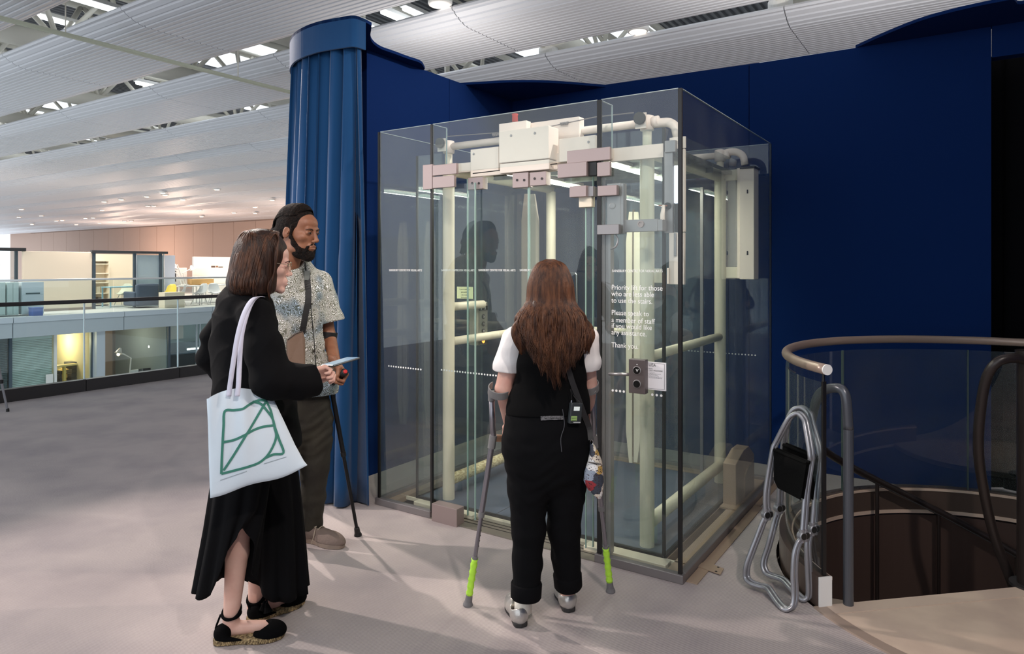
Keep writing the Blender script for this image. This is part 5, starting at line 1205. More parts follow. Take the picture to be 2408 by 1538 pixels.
def face_parts(M, par, s=1.0, iris=(60, 36, 22), brow=(24, 16, 12), lip=(150, 84, 76), open_=.0052, eyes=(-1, 1)):
    MM = M @ Matrix.Scale(s, 4)
    for x in eyes:
        mb = MB(MM); rings = []
        for j in range(7):
            v = j/6; yy = .0975-.0016*abs(2*v-1)**2
            rings.append([Vector((x*.030+.0118*math.cos(a)*math.sin(PI*(.08+.84*v)) if False else x*.030+.0125*math.cos(a)*(.12+.88*v), .0968+.0016*(1-v*v), .0035+open_*math.sin(a)*(.12+.88*v)*(1-.15*abs(math.cos(a))))) for a in [2*PI*k/20 for k in range(20)]])
        mb.loft(rings[::-1]); mb.obj('eye', mat('eye_white', (206, 196, 188), .25), par, smooth=True)
        mb = MB(MM); mb.lathe([(.0052, 0), (.0050, .0006), (.001, .0008)], 18, (x*.030+.001, .0982, .0036), axis=(0, 1, 0)); mb.obj('iris', mat('iris_%d' % iris[0], iris, .15), par)
        MB(MM).tube(smoothpath([(x*.030-.0145, .0945, .0035), (x*.030-.006, .0985, .0035+open_+.0012), (x*.030+.006, .0985, .0035+open_+.0012), (x*.030+.0145, .0945, .0030)], 4), .0013, 6).obj('eyelid_edge', mat('lash', (26, 18, 16), .6), par, smooth=True)
        MB(MM).tube(smoothpath([(x*.012, .0985, .0185), (x*.026, .0995, .0235), (x*.038, .0955, .0235), (x*.050, .083, .0175)], 5), [.0016]+[.0032]*12+[.0016]*3, 8, flat=.6).obj('eyebrow', mat('brow_%d' % brow[0], brow, .8), par, smooth=True)
    ups = MB(MM).tube(smoothpath([(-.021, .0905, -.067), (-.010, .0985, -.0625), (-.003, .1010, -.0605), (0, .1005, -.0618), (.003, .1010, -.0605), (.010, .0985, -.0625), (.021, .0905, -.067)], 4), [.001]+[.0036]*23+[.001], 10, flat=.8)
    ups.tube(smoothpath([(-.020, .0905, -.0685), (-.008, .0990, -.0738), (.008, .0990, -.0738), (.020, .0905, -.0685)], 6), [.001]+[.0046]*17+[.001], 10, flat=.8)
    ups.obj('lips', mat('lip_%d' % lip[0], lip, .4), par, smooth=True)
def hand(cl, M, curls, spread=.03, s=1.0, thumb=((.030, .020, -.012), (.048, .050, -.022), (.050, .078, -.030)), mirror=1):
    """wrist at the origin, fingers along +Y, palm facing -Z, thumb on +X*mirror; curls = 4 x (knuckle, middle, tip) radians"""
    cl.M = M @ Matrix.Scale(s, 4)
    cl.cap((0, -.03, 0), (0, .01, 0), .027, .027, k=.01, sq=(0, 0, 1), f=.72)
    cl.box((0, .048, -.002), (.036, .040, .0115), rd=.011, k=.014); cl.ell((mirror*.022, .030, -.010), (.018, .028, .014), k=.012)
    L = [(.043, .026, .020), (.047, .030, .021), (.044, .027, .021), (.034, .021, .018)]
    for i in range(4):
        x = mirror*(.0285-.0190*i); p = Vector((x, .082-.004*abs(i-1.2), 0)); a = 0; d0 = spread*(1.5-i)*mirror; rr = (.0092, .0082, .0075, .0064) if i < 3 else (.0082, .0072, .0066, .0058)
        cl.cap((x*.8, .05, 0), p, .0095, rr[0], k=.006)
        for j in range(3):
            a += curls[i][j]; q = p+Vector((math.sin(d0)*math.cos(a), math.cos(d0)*math.cos(a), -math.sin(a)))*L[i][j]
            cl.cap(p, q, rr[j], rr[j+1], k=.0028); p = q
    t = [Vector((mirror*a_[0], a_[1], a_[2])) for a_ in ((.020, .012, -.006),)+tuple(thumb)]
    cl.chain(t, [.013, .0125, .0105, .0085], k=.006); cl.M = I4; return cl
def aim(pos, y, z):        # frame from +Y and approximate +Z
    y = Vector(y).normalized(); z = Vector(z); z = (z-y*z.dot(y)).normalized(); x = y.cross(z)
    return Matrix.Translation(pos) @ Matrix((x, y, z)).transposed().to_4x4()
def fold(a, b, c, d=0):    # gentle cloth undulation
    return lambda x, y, z: np.sin(a*z+3*np.sin(b*x+d)+2*np.sin(c*y))*.6+.4*np.sin(a*1.9*z-4*x*b*.3+d)
def locks(paths, r, seg=5, sub=5):
    mb = MB()
    for i, p in enumerate(paths):
        q = smoothpath(p, sub); n = len(q); rr = r[i] if isinstance(r, list) else r
        mb.tube(q, [rr*(.75+.45*math.sin(PI*min(1, j/n*1.15)))*(1 if j < n*.75 else max(.12, (n-j)/(n*.25))) for j in range(n)], seg)
    return mb
M_bcloth = mat('black_cloth', (12, 12, 14), .9, bump=.3, bscale=14, spec=.12)
M_bknit = mat('black_vest', (9, 9, 10), .95, bump=.12, bscale=40, spec=.15)

# ================================================================== woman with the forearm crutches, seen from behind
w1 = thing('person', 'person with long brown hair in a black vest seen from behind', 'person', (.15, 2.9, 0))
S_fair = skin('skin_fair', (214, 172, 156), (202, 152, 138))
hM = frame(P(1293, 690, 2.86), (-.06, 1), -.08)
cl = clay_around(cors(hM, (-.1, -.13, -.2), (.1, .13, .15)), .003, .02)
head(cl, hM, .96, nr=.046); m_head = cl.mesh()
sp1 = [P(1293, 770, 2.90), P(1293, 840, 2.90), P(1290, 930, 2.89), P(1287, 1020, 2.88)]
shL, shR = P(1212, 796, 2.89), P(1376, 794, 2.89); elL, elR = P(1184, 915, 2.90), P(1384, 908, 2.94); wrL, wrR = P(1199, 1000, 3.10), P(1379, 996, 3.14)
kL, kR = P(1243, 1245, 2.87), P(1326, 1240, 2.93); anL, anR = P(1230, 1420, 2.905), P(1335, 1396, 3.02)
def bodyclay(h, sp, sh, el, wr, hip, kn, an, toe, r=1.0, tw=.12, F=(0, 1, 0), feet=True):
    cl = clay_around(sp+sh+el+wr+hip+kn+an, h, .16)
    cl.chain(sp, [tw*.62*r, tw*r, tw*.85*r, tw*1.05*r], k=.03, sq=F, f=.62)
    cl.cap(sh[0], sh[1], .045*r, .045*r, k=.03)
    for s_, e_, w_ in zip(sh, el, wr): cl.cap(s_, e_, .047*r, .039*r, k=.02); cl.cap(e_, w_, .040*r, .027*r, k=.008)
    lg = r if feet else r*.72
    for h_, k_, a_, t_ in zip(hip, kn, an, toe):
        cl.cap(h_, k_, .078*lg, .052*lg, k=.03); cl.cap(k_, k_.lerp(a_, .35), .050*lg, .050*lg, k=.02); cl.cap(k_.lerp(a_, .35), a_, .050*lg, .033*r, k=.015)
        if feet: cl.cap(a_, Vector((a_.x, a_.y, .045)), .033*r, .032*r, k=.01); cl.cap(Vector((a_.x, a_.y, .04)), t_, .033*r, .022*r, k=.012)
        else: cl.cap(a_, Vector((a_.x, a_.y, .05)), .033*r, .028*r, k=.01); cl.cap(Vector((a_.x, a_.y, .035)), t_-Vector((0, 0, .012)), .020, .014, k=.012)
    return cl
heelL, toeL = G(1228, 1472), G(1199, 1408); heelR, toeR = G(1340, 1438), G(1316, 1378)
cb = bodyclay(.006, sp1, [shL, shR], [elL, elR], [wrL, wrR], [P(1248, 1040, 2.88), P(1330, 1040, 2.89)], [kL, kR], [anL, anR], [(toeL+anL)/2*Vector((1, 1, 0)) if False else Vector(((toeL.x+anL.x)/2, (toeL.y+anL.y)/2, .045)), Vector(((toeR.x+anR.x)/2, (toeR.y+anR.y)/2, .045))], .92, .115, feet=False)
m_b = cb.mesh(); hs = []
hdl = {}
for side_, wr_, el_, mir in (('L', wrL, elL, 1), ('R', wrR, elR, -1)):
    d = (wr_-el_).normalized(); HM = aim(wr_, Vector((0, .75, -.65)), Vector((0, .6, .8)))
    c_ = clay_around(cors(HM, (-.06, -.05, -.09), (.06, .13, .03)), .0025, .02)
    hand(c_, HM, [(1.2, 1.3, .8)]*4, s=.92, thumb=((.034, .030, -.018), (.030, .055, -.042), (.012, .066, -.052)), mirror=mir); hs.append(c_.mesh()); hdl[side_] = HM @ Vector((0, .078, -.026))
body = link('body', joinmesh([m_head, m_b]+hs), S_fair, w1, smooth=True)
# vest
cl = clay_around(sp1+[shL, shR], .005, .15)
V = [P(1293, 772, 2.90), P(1294, 800, 2.895), P(1295, 850, 2.885), P(1294, 905, 2.885), P(1290, 960, 2.875), P(1287, 1010, 2.87)]
cl.chain(V, [.085, .150, .160, .153, .166, .178], k=.02, sq=(0, 1, 0), f=.68)
cl.cap(P(1232, 778, 2.89), P(1356, 776, 2.89), .042, .042, k=.03)
for s_, sg in ((shL, -1), (shR, 1)): cl.ell(s_+Vector((sg*.050, 0, -.06)), (.062, .13, .16), k=.02, sub=True)
cl.ell(P(1293, 752, 2.9), (.062, .08, .05), k=.02, sub=True)
cl.wave(fold(34, 9, 7), .0035)
cl.plane(P(1287, 986, 2.7), (.02, -.10, -1), k=.003)
vest = cl.obj('vest', M_bknit, w1)
cl = clay_around([shL, shR, elL, elR, sp1[0], sp1[2]], .005, .12)
cl.cap(P(1240, 780, 2.90), P(1346, 778, 2.90), .048, .048, k=.03)
cl.chain([P(1293, 800, 2.9), P(1293, 870, 2.9), P(1293, 930, 2.9)], [.13, .135, .13], k=.02, sq=(0, 1, 0), f=.6)
for s_, e_, px, py, r1 in ((shL, elL, 1181, 905, .053), (shR, elR, 1381, 900, .048)):
    b = P(px, py, 2.90); cl.chain([s_+Vector((0, 0, -.004)), s_.lerp(b, .5), b], [.057, .058, r1], k=.02)
cl.wave(fold(52, 14, 8), .003)
for px, py, sg, nz in ((1181, 872, -1, (-.10, 0, -1)), (1383, 871, 1, (.12, 0, -1))): 
    q = P(px, py, 2.9); cl.plane(q, nz, [q.x-.09, q.y-.2, q.z-.2], [q.x+.09, q.y+.2, q.z+.03], k=.002)
cl.plane(P(1293, 925, 2.9), (0, 0, -1), k=.002)
cl.obj('shirt', mat('white_tshirt', (236, 232, 230), .85, bump=.2, bscale=25), w1)
# trousers
def trousers(par, waist, hips, kn, hem, rw, rh, rt, rk, rr_, sqf, m, h=.005, F=(0, 1, 0), k=.02, amp=.003):
    cl = clay_around(waist+hips+kn+hem, h, .14)
    cl.chain(waist, rw, k=.02, sq=F, f=sqf)
    for h_, k_, e_, i in zip(hips, kn, hem, (0, 1)): cl.chain([h_, h_.lerp(k_, .45), k_, k_.lerp(e_, .5), e_+(e_-k_).normalized()*.04], [rh, rt, rk, (rk+rr_)*.48, rr_], k=k)
    cl.wave(fold(46, 15, 11), amp*.7)
    cl.wave(lambda x, y, z: np.sin(120*z+5*np.sin(22*x))*np.exp(-((z-.62)/.18)**2), amp*.5)
    for e_, k_ in zip(hem, kn):
        n = (e_-k_).normalized(); cl.plane(e_, n, [e_.x-.1, e_.y-.1, e_.z-.12], [e_.x+.1, e_.y+.1, e_.z+.04], k=.001)
    return cl.obj('trousers', m, par)
hemL, hemR = P(1237, 1400, 2.865), P(1336, 1374, 2.985)
tr1 = trousers(w1, [P(1288, 972, 2.88), P(1287, 1005, 2.875), P(1286, 1045, 2.87), P(1286, 1065, 2.87)], [P(1241, 1075, 2.875), P(1333, 1075, 2.885)], [kL, kR], [hemL, hemR], [.160, .172, .182, .175], .092, .083, .069, .056, .70, M_bcloth)
for e_, k_, r_ in ((hemL, kL, .062), (hemR, kR, .059)):
    n = (k_-e_).normalized(); mb = MB(); mb.lathe([(r_-.012, 0), (r_-.002, -.004), (r_+.002, .002), (r_+.003, .055), (r_-.001, .062), (r_-.010, .060)], 28, e_-n*.006, axis=n); mb.obj('trouser_cuff', M_bcloth, w1, smooth=True)
# sock and shoes
mb = MB(); mb.tube([anL+Vector((0, 0, .05)), anL, Vector((anL.x, anL.y, .045))], [.037, .036, .037], 24); mb.obj('sock', mat('sock_cream', (236, 230, 216), .8, bump=.2, bscale=90), w1, smooth=True)
def shoe(par, heel, toe, L, w, m_up, m_sole, top=.075, sole=.016, open_r=.036, ank=None, name='shoe', h=.003, rnd_=1.0):
    d = (toe-heel); d.z = 0; d.normalize(); M = aim(Vector((heel.x, heel.y, 0)), d, (0, 0, 1))
    t = cl = clay_around(cors(M, (-w, 0, 0), (w, L, top)), h, .03); cl.M = M
    cl.ell((0, .046, .042), (w*.86, .052, .052), k=.02); cl.ell((0, L*.66, .026), (w, L*.36, .018+top*.34), k=.025); cl.cap((0, .05, top-.034), (0, L*.52, top*.42+.008), w*.82, .030, k=.02)
    cl.M = I4; cl.M = M
    cl.cap((0, .048, top+.01), (0, .048, .045), open_r, open_r*.9, k=.006, sub=True); cl.cap((0, .05, top+.012), (0, L*.45, top-.004), open_r*.9, .020, k=.008, sub=True)
    cl.plane((0, 0, sole), (0, 0, -1), k=.001); cl.plane((0, 0, top), (0, -.25, 1), k=.002); cl.M = I4
    o = cl.obj(name, m_up, par)
    prof = [(0, -.002), (w*.62, .01), (w*.74, .05), (w*.70, L*.36), (w*.98, L*.62), (w*.92, L*.80), (w*.55, L*.95), (0, L*1.0)]
    sm = smoothpath([Vector((a, b, 0)) for a, b in prof], 5); poly = [(p.x, p.y) for p in sm]+[(-p.x*.96, p.y) for p in sm[::-1][1:-1]]
    mb = MB(M); mb.prism(poly, 0.001, sole+.003); mb.obj('sole', m_sole, o, bevel=.003)
    return o, M
M_silver = mat('silver_leather', (190, 186, 182), .3, metal=.6, bump=.25, bscale=60); M_rub = mat('sole_dark', (44, 42, 42), .7)
shoe(w1, G(1226, 1478)+Vector((0, .0, 0)), toeL, .225, .043, M_silver, M_rub, top=.080); shoe(w1, G(1339, 1442), toeR, .225, .043, M_silver, M_rub, top=.080)
# long hair
hp1 = frame(P(1293, 690, 2.86), (-.06, 1), 0)
M_hair1 = hairmat('hair_brown', (48, 25, 15), (96, 60, 38), sc=(1, 1, .05), rough=.5)
cl = clay_around(cors(hp1, (-.2, -.2, -.35), (.2, .12, .16)), .005, .04); cl.M = hp1
cl.ell((0, -.010, .043), (.077, .092, .089), k=.012); cl.ell((0, -.044, -.03), (.080, .048, .10), k=.012)
cl.chain([(0, -.075, -.02), (0, -.10, -.10), (0, -.118, -.18), (.01, -.128, -.255)], [.078, .096, .094, .056], k=.012, sq=(0, 1, 0), f=.28)
cl.cap((-.07, -.055, -.07), (-.125, -.072, -.130), .034, .022, k=.012, sq=(0, 1, 0), f=.6); cl.cap((.07, -.055, -.07), (.118, -.072, -.135), .034, .022, k=.012, sq=(0, 1, 0), f=.6)
cl.ell((0, .12, -.03), (.062, .07, .13), k=.02, sub=True); cl.M = I4
cl.wave(lambda x, y, z: np.sin(150*x+6*np.sin(13*z)), .0012)
cl.obj('hair', hairmat('hair_brown_deep', (30, 15, 9), (62, 36, 22), sc=(1, 1, .05)), w1)
rn = random.Random(21); paths, rads = [], []
for c in range(150):
    a0 = -1.75+3.5*((c*.618) % 1.0); lay = rn.uniform(.2, 1); over = abs(a0) > 1.2 and rn.random() < .75
    endc = -.16-.17*(1-abs(math.sin(a0))**1.8)*rn.uniform(.65, 1)-rn.uniform(0, .04); pw = rn.uniform(0, 6); wa = rn.uniform(.006, .016); sg = math.sin(a0)
    for k in range(13):
        a = a0+rn.uniform(-.07, .07); s_, c_ = math.sin(a), math.cos(a); jx, jy = rn.uniform(-1, 1), rn.uniform(-1, 1); z_end = endc+rn.uniform(-.012, .018)
        p = [Vector((s_*.016, -.012-c_*.018, .1405)), Vector((s_*.062, -.018-c_*.068, .116)), Vector((s_*.0915, -.022-c_*.092, .046)), Vector((s_*.100, -.030-c_*.097, -.03))]
        if over:
            o = .128+.03*lay; p += [Vector((s_*.122, -.066+.006*jy, -.082)), Vector((s_*o+.006*jx, -.098+.006*jy, -.130)), Vector((s_*(o-.006)+.006*jx+wa*math.sin(pw), -.122+.005*jy, -.175)), Vector((s_*(o-.026)+.003*jx+wa*math.sin(pw+1.5), -.124+.004*jy, -.20-.04*lay))]
        else:
            zs = [-.09, -.09+(z_end+.09)*.36, -.09+(z_end+.09)*.70, z_end]
            for j, zz in enumerate(zs):
                sp_ = (.010, .011, .010, .005)[j]; nar = (1.0, 1.0, .90, .78)[j]
                p.append(Vector((sg*(.124+.012*lay)*nar+sp_*jx+wa*(.3+.35*j)*math.sin(pw+1.5*j), -.058-.018*j-math.cos(a0)*.088-.010*lay+.004*jy, zz)))
        paths.append([hp1 @ q for q in p]); rads.append(rn.uniform(.0013, .0023))
locks(paths, rads, seg=4, sub=4).obj('hair_strands', M_hair1, w1, smooth=True)
# bag strap, mic pack, waistband
vs_ = Surf(obj=vest); ts_ = Surf(obj=tr1)
bag = thing('shoulder_bag', 'small patchwork cloth bag on a black strap at the hip', 'bag', tuple(P(1392, 1172, 2.80)))
pts = [vs_.hit(px, py, .006)[0] for px, py in ((1322, 838), (1334, 865), (1345, 900), (1357, 935), (1370, 972))]+[ts_.hit(1381, 1005, .008)[0], P(1390, 1035, 2.80)]
pth_ = smoothpath(pts, 5); MB().sweep(pth_, [Vector((1, .15, .25))]*len(pth_), .0115, .0012).obj('strap', mat('strap_black', (34, 33, 34), .6), bag)
e = P(1391, 1040, 2.795); MB().tube([e+Vector((.006*math.cos(t), 0, .010*math.sin(t))) for t in [k*PI/8 for k in range(17)]], .0014, 6).obj('ring_clip', mat('chrome', (200, 200, 200), .15, metal=1), bag)
def collage():
    m = mat('bag_collage', (230, 224, 216), .6); nt = m.node_tree; b = nt.nodes['Principled BSDF']
    tc = nt.nodes.new('ShaderNodeTexCoord'); v = nt.nodes.new('ShaderNodeTexVoronoi'); v.inputs['Scale'].default_value = 26; v.distance = 'CHEBYCHEV'
    nt.links.new(tc.outputs['Object'], v.inputs['Vector']); r = nt.nodes.new('ShaderNodeValToRGB'); r.color_ramp.interpolation = 'CONSTANT'
    cols = [(235, 230, 224), (206, 190, 180), (60, 66, 78), (150, 160, 176), (226, 214, 196), (150, 46, 52), (240, 238, 236), (196, 160, 90)]
    for i, c in enumerate(cols):
        e = r.color_ramp.elements[0] if i == 0 else r.color_ramp.elements.new(i/8); e.color = rgb(c)
    sp = nt.nodes.new('ShaderNodeSeparateColor'); nt.links.new(v.outputs['Color'], sp.inputs[0]); nt.links.new(sp.outputs[0], r.inputs[0])
    n = nt.nodes.new('ShaderNodeTexNoise'); n.inputs['Scale'].default_value = 160; nt.links.new(tc.outputs['Object'], n.inputs[0]); gt = nt.nodes.new('ShaderNodeMath'); gt.operation = 'GREATER_THAN'; gt.inputs[1].default_value = .60; nt.links.new(n.outputs[0], gt.inputs[0])
    mx = nt.nodes.new('ShaderNodeMix'); mx.data_type = 'RGBA'; nt.links.new(gt.outputs[0], mx.inputs['Factor']); nt.links.new(r.outputs[0], mx.inputs['A']); mx.inputs['B'].default_value = rgb((60, 40, 44))
    nt.links.new(mx.outputs['Result'], b.inputs['Base Color']); return m
rings = []
for (cx, cy, hw_, hd) in ((1392, 1046, 5, .010), (1397, 1062, 10, .016), (1399, 1085, 17, .020), (1396, 1110, 22, .024), (1396, 1130, 24, .026), (1400, 1148, 19, .022), (1406, 1162, 11, .014), (1409, 1172, 3, .006)):
    c = P(cx, cy, 2.80); w_ = hw_/FPX*2.8; rings.append([c+Vector((w_*math.cos(a), hd*math.sin(a), .003*math.sin(3*a))) for a in [2*PI*k/20 for k in range(20)]])
MB().loft(rings).obj('pouch', collage(), bag, smooth=True)
MB().tube([P(1384, 1087, 2.775), P(1410, 1091, 2.775)], .003, 6).obj('zip', M_joint, bag)
mic = thing('transmitter_pack', 'small dark radio pack with a lit display clipped at the waist', 'radio pack', tuple(P(1348, 1000, 2.72)))
a, n = vs_.hit(1348, 970, .016); y = (Vector((.10, 0, 1))).normalized(); z = n; z = (z-y*z.dot(y)).normalized(); xx = y.cross(z)
MM = Matrix.Translation(a) @ Matrix((xx, y, z)).transposed().to_4x4()
MM = Matrix.Translation(a) @ Matrix((xx, y, z)).transposed().to_4x4()
MB(MM).box(-.027, .027, -.042, .042, -.011, .011).obj('pack_body', mat('pack_grey', (52, 56, 58), .4), mic, bevel=.005)
MB(MM).box(-.014, .012, .012, .028, .0112, .012).obj('display', mat('pack_lcd', (220, 226, 222), .3, emit=(220, 230, 226), estr=.35), mic)
MB(MM).box(-.022, .004, -.028, -.010, .0112, .0118).obj('green_label', mat('label_green', (170, 205, 120), .5), mic)
for k in range(3): MB(MM).box(-.020, .002, -.0265+k*.006, -.0250+k*.006, .0118, .0121).obj('label_line', mat('ink_green', (50, 70, 50), .6), mic)
MB(MM).box(-.010, .022, -.036, -.033, .0112, .0116).obj('name_strip', mat('strip_white', (210, 212, 210), .5), mic)
MB(MM).cyl((-.022, .042, 0), (-.022, .052, 0), .004, 10).obj('antenna_socket', mat('chrome', (200, 200, 200), .15, metal=1), mic)
MB(MM).tube(smoothpath([(-.022, .052, 0), (-.026, .075, .002), (-.031, .095, -.002)], 5), .0015, 6).obj('antenna_lead', M_joint, mic)
MB().tube(smoothpath([MM @ Vector((.018, .042, 0)), vs_.hit(1345, 925, .004)[0], vs_.hit(1340, 880, .004)[0]], 6), .0013, 6).obj('cable', M_joint, mic)
MB().tube(smoothpath([vs_.hit(1322, 962, .006)[0], ts_.hit(1326, 1000, .006)[0], ts_.hit(1318, 1030, .006)[0], ts_.hit(1320, 1062, .006)[0]], 6), .0016, 6).obj('cable', mat('cable_grey', (70, 70, 74), .5), mic)
ribbon(ts_, [(1272, 984), (1290, 983), (1308, 983), (1324, 983)], .008, .001, .006).obj('patterned_waistband', mat('waist_lace', (30, 30, 32), .6, c2=(110, 108, 110), vscale=160), w1)
# crutches
M_cr = mat('crutch_aluminium', (150, 146, 152), .32, metal=.8); M_crg = mat('crutch_grey_plastic', (120, 118, 118), .5); M_lime = mat('lime_tape', (186, 240, 70), .6, bump=.5, bscale=45); M_ferr = mat('ferrule_grey', (112, 110, 112), .8)
def crutch(label, tip, elbow, cuffc, top, hand_p, tape=(.03, .17), group=None, cols=(M_cr, M_crg), cuffr=.045, cuffax=(0, -.25, 1), gripm=None, open_dir=(1, 0, 0), cuff_h=.034, gap=70):
    t = thing('forearm_crutch', label, 'crutch', tuple(tip), 0, group); d = (elbow-tip).normalized(); Lc = (elbow-tip).length
    MB().lathe([(.0215, 0), (.022, .006), (.0165, .020), (.0145, .048), (.013, .05)], 22, tip, axis=d).obj('rubber_foot', M_ferr if cols[0] is M_cr else M_joint, t, smooth=False)
    MB().cyl(tip+d*.04, tip+d*Lc*.62, .0095, 18).obj('lower_tube', cols[0], t, smooth=False)
    MB().cyl(tip+d*Lc*.55, elbow, .0125, 18).obj('upper_tube', cols[0], t, smooth=False)
    MB().cyl(tip+d*(Lc*.55-.012), tip+d*(Lc*.55+.012), .0145, 18).obj('clamp_ring', cols[1], t)
    if tape:
        n = 14; mb = MB(); mb.tube([tip+d*(.05+(tape[1])*i/n) for i in range(n+1)], [.0145+.0022*math.sin(i*2.3) for i in range(n+1)], 16); mb.obj('tape_wrap', M_lime, t, smooth=True)
        mb = MB(); MB().cyl(tip+d*(.05+tape[1]), tip+d*(.062+tape[1]), .0135, 16).obj('collar', cols[1], t)
    for k in range(6): MB().lathe([(.003, 0), (.003, .001)], 8, tip+d*(Lc*.36+.024*k)+Vector((.0095, -.003, 0)), axis=(1, -.2, 0)).obj('adjust_hole', M_joint, t)
    MB().tube(rounded([elbow-d*.03, elbow+d*.02, elbow.lerp(top, .2)+Vector((0, 0, .0)), top], .04, 5), .0125, 16).obj('bend_tube', cols[0], t, smooth=True)
    MB().cyl(elbow-d*.045, elbow+d*.012, .017, 18).obj('grip_socket', cols[1], t)
    g = (hand_p-elbow).normalized(); MB().tube([elbow, elbow.lerp(hand_p, .25), hand_p, hand_p+g*.05], [.012, .0155, .0165, .014], 16).obj('hand_grip', gripm or mat('grip_tan', (206, 160, 130), .6), t, smooth=True)
    # cuff: open ring with its stem
    ax = Vector(cuffax).normalized(); u = Vector(open_dir); u = (u-ax*u.dot(ax)).normalized(); v = ax.cross(u); rings = []
    for k in range(25):
        a = math.radians(gap+ (360-2*gap)*k/24); r0 = u*math.cos(a)+v*math.sin(a)
        rings.append([cuffc+r0*cuffr-ax*cuff_h/2, cuffc+r0*(cuffr+.005)-ax*cuff_h/2, cuffc+r0*(cuffr+.005)+ax*cuff_h/2, cuffc+r0*cuffr+ax*cuff_h/2])
    MB().loft(rings).obj('cuff', cols[1], t, smooth=False, bevel=.0015)
    MB().cyl(top-Vector((0, 0, .03)), top+Vector((0, 0, .012)), .0155, 16).obj('cuff_hinge', cols[1], t)
    q = cuffc-u*cuffr; MB().tube([top, top.lerp(q, .6), q], .009, 8).obj('cuff_stem', cols[1], t)
    return t
crutch('left grey forearm crutch with lime green tape near its foot', G(1100, 1424), P(1159, 1030, 3.0), P(1174, 918, 2.90), P(1156, 926, 2.955), hdl['L'], (.05, .165), 'crutches of the person at the lift', cuffr=.043, open_dir=(.5, 1, 0), cuffax=(.1, -.45, 1))
crutch('right grey forearm crutch with lime green tape standing at the lift post', G(1436, 1392), P(1396, 1030, 3.09), P(1382, 908, 2.95), P(1392, 925, 3.0), hdl['R'], (.05, .165), 'crutches of the person at the lift', cuffr=.043, open_dir=(-.5, 1, 0), cuffax=(-.1, -.45, 1))
# ================================================================== woman in black with the pale tote bag
w2 = thing('person', 'person with a brown bob and glasses in loose black clothes holding a phone', 'person', (-1.05, 2.85, 0))
F2_ = Vector((.85, .53, 0)).normalized(); R2_ = Vector((F2_.y, -F2_.x, 0))
hM = frame(P(620, 622, 2.78), Vector((.94, .36, 0)), -.10)
cl = clay_around(cors(hM, (-.1, -.13, -.2), (.1, .13, .15)), .0026, .02)
head(cl, hM, .96, neck=(0, -.055, -.17), nr=.047); m_head = cl.mesh()
sp2 = [P(576, 735, 2.80), P(578, 820, 2.80), P(584, 900, 2.80), P(592, 985, 2.80)]
s2R, s2L = P(606, 742, 2.66), P(548, 728, 2.95); e2R, e2L = P(618, 885, 2.60), P(498, 838, 3.00); w2R, w2L = P(726, 880, 2.68), P(600, 890, 3.05)
an2R, an2L = P(543, 1455, 2.78), P(600, 1425, 2.95); k2R, k2L = P(566, 1210, 2.76), P(618, 1210, 2.92)
t2R = G(640, 1490); t2L = G(690, 1422)
cb = bodyclay(.006, sp2, [s2R, s2L], [e2R, e2L], [w2R, w2L], [P(585, 1000, 2.72), P(600, 1000, 2.88)], [k2R, k2L], [an2R, an2L], [t2R+Vector((0, 0, .035)), t2L+Vector((0, 0, .035))], .90, .105, F=tuple(F2_))
HM = aim(w2R, P(790, 866, 2.75)-w2R, Vector((-.05, -.35, .95))); HM = HM @ Matrix.Rotation(-1.15, 4, 'Y')
c_ = clay_around(cors(HM, (-.06, -.05, -.08), (.06, .13, .03)), .0024, .02)
hand(c_, HM, [(.55, 1.25, .9), (.75, 1.35, .9), (.9, 1.35, .9), (1.0, 1.35, .9)], s=.82, thumb=((.034, .034, -.016), (.040, .066, -.020), (.040, .096, -.020)), mirror=-1)
m_h = c_.mesh()
HM2 = aim(w2L, Vector((.7, .1, -.6)), Vector((0, -.3, 1))); c2_ = clay_around(cors(HM2, (-.06, -.05, -.08), (.06, .13, .03)), .003, .02)
hand(c2_, HM2, [(.4, .6, .4)]*4, s=.92, mirror=1)
S_pale = skin('skin_pale', (226, 186, 170), (216, 170, 154))
link('body', joinmesh([m_head, cb.mesh(), m_h, c2_.mesh()]), S_pale, w2, smooth=True)
face_parts(hM, w2, .96, iris=(70, 60, 50), brow=(60, 38, 28), lip=(178, 104, 98))
# glasses
gm = mat('glasses_gold', (212, 200, 170), .2, metal=.9); MMg = hM @ Matrix.Scale(.96, 4); gl = MB(MMg)
for x in (-1, 1):
    gl.tube([Vector((x*.032+.023*math.cos(a), .109-.012*abs(math.cos(a)) if x*math.cos(a) > 0 else .109, .001+.020*math.sin(a))) for a in [2*PI*k/24 for k in range(25)]], .0011, 6, caps=False)
    gl.tube([(x*.055, .098, .008), (x*.071, .085, .009), (x*.079, .01, .010), (x*.079, -.02, .0), (x*.078, -.03, -.012)], .0013, 6)
gl.tube([(-.010, .109, .006), (0, .113, .009), (.010, .109, .006)], .0011, 6)
gl.obj('glasses', gm, w2, smooth=True)
# bob hair
M_hair2 = hairmat('hair_bob', (44, 26, 18), (88, 56, 38), sc=(1, 1, .06))
cl = clay_around(cors(hM, (-.13, -.15, -.16), (.13, .12, .17)), .004, .03); cl.M = hM
cl.ell((0, -.016, .046), (.084, .104, .097), k=.02); cl.ell((0, -.028, -.035), (.100, .098, .118), k=.03); cl.ell((0, -.035, -.085), (.108, .095, .07), k=.03)
cl.ell((0, .125, -.045), (.068, .088, .125), k=.018, sub=True); cl.cap((0, .02, -.19), (0, .08, -.13), .06, .055, k=.01, sub=True)
cl.plane((0, 0, -.122), (0, .14, -1), k=.012); cl.M = I4
cl.wave(lambda x, y, z: np.sin(170*x+2*np.sin(20*z))*np.cos(60*y), .0012)
cl.obj('hair', hairmat('hair_bob_deep', (30, 17, 12), (58, 36, 25), sc=(1, 1, .06)), w2)
rn = random.Random(5); paths, rads = [], []
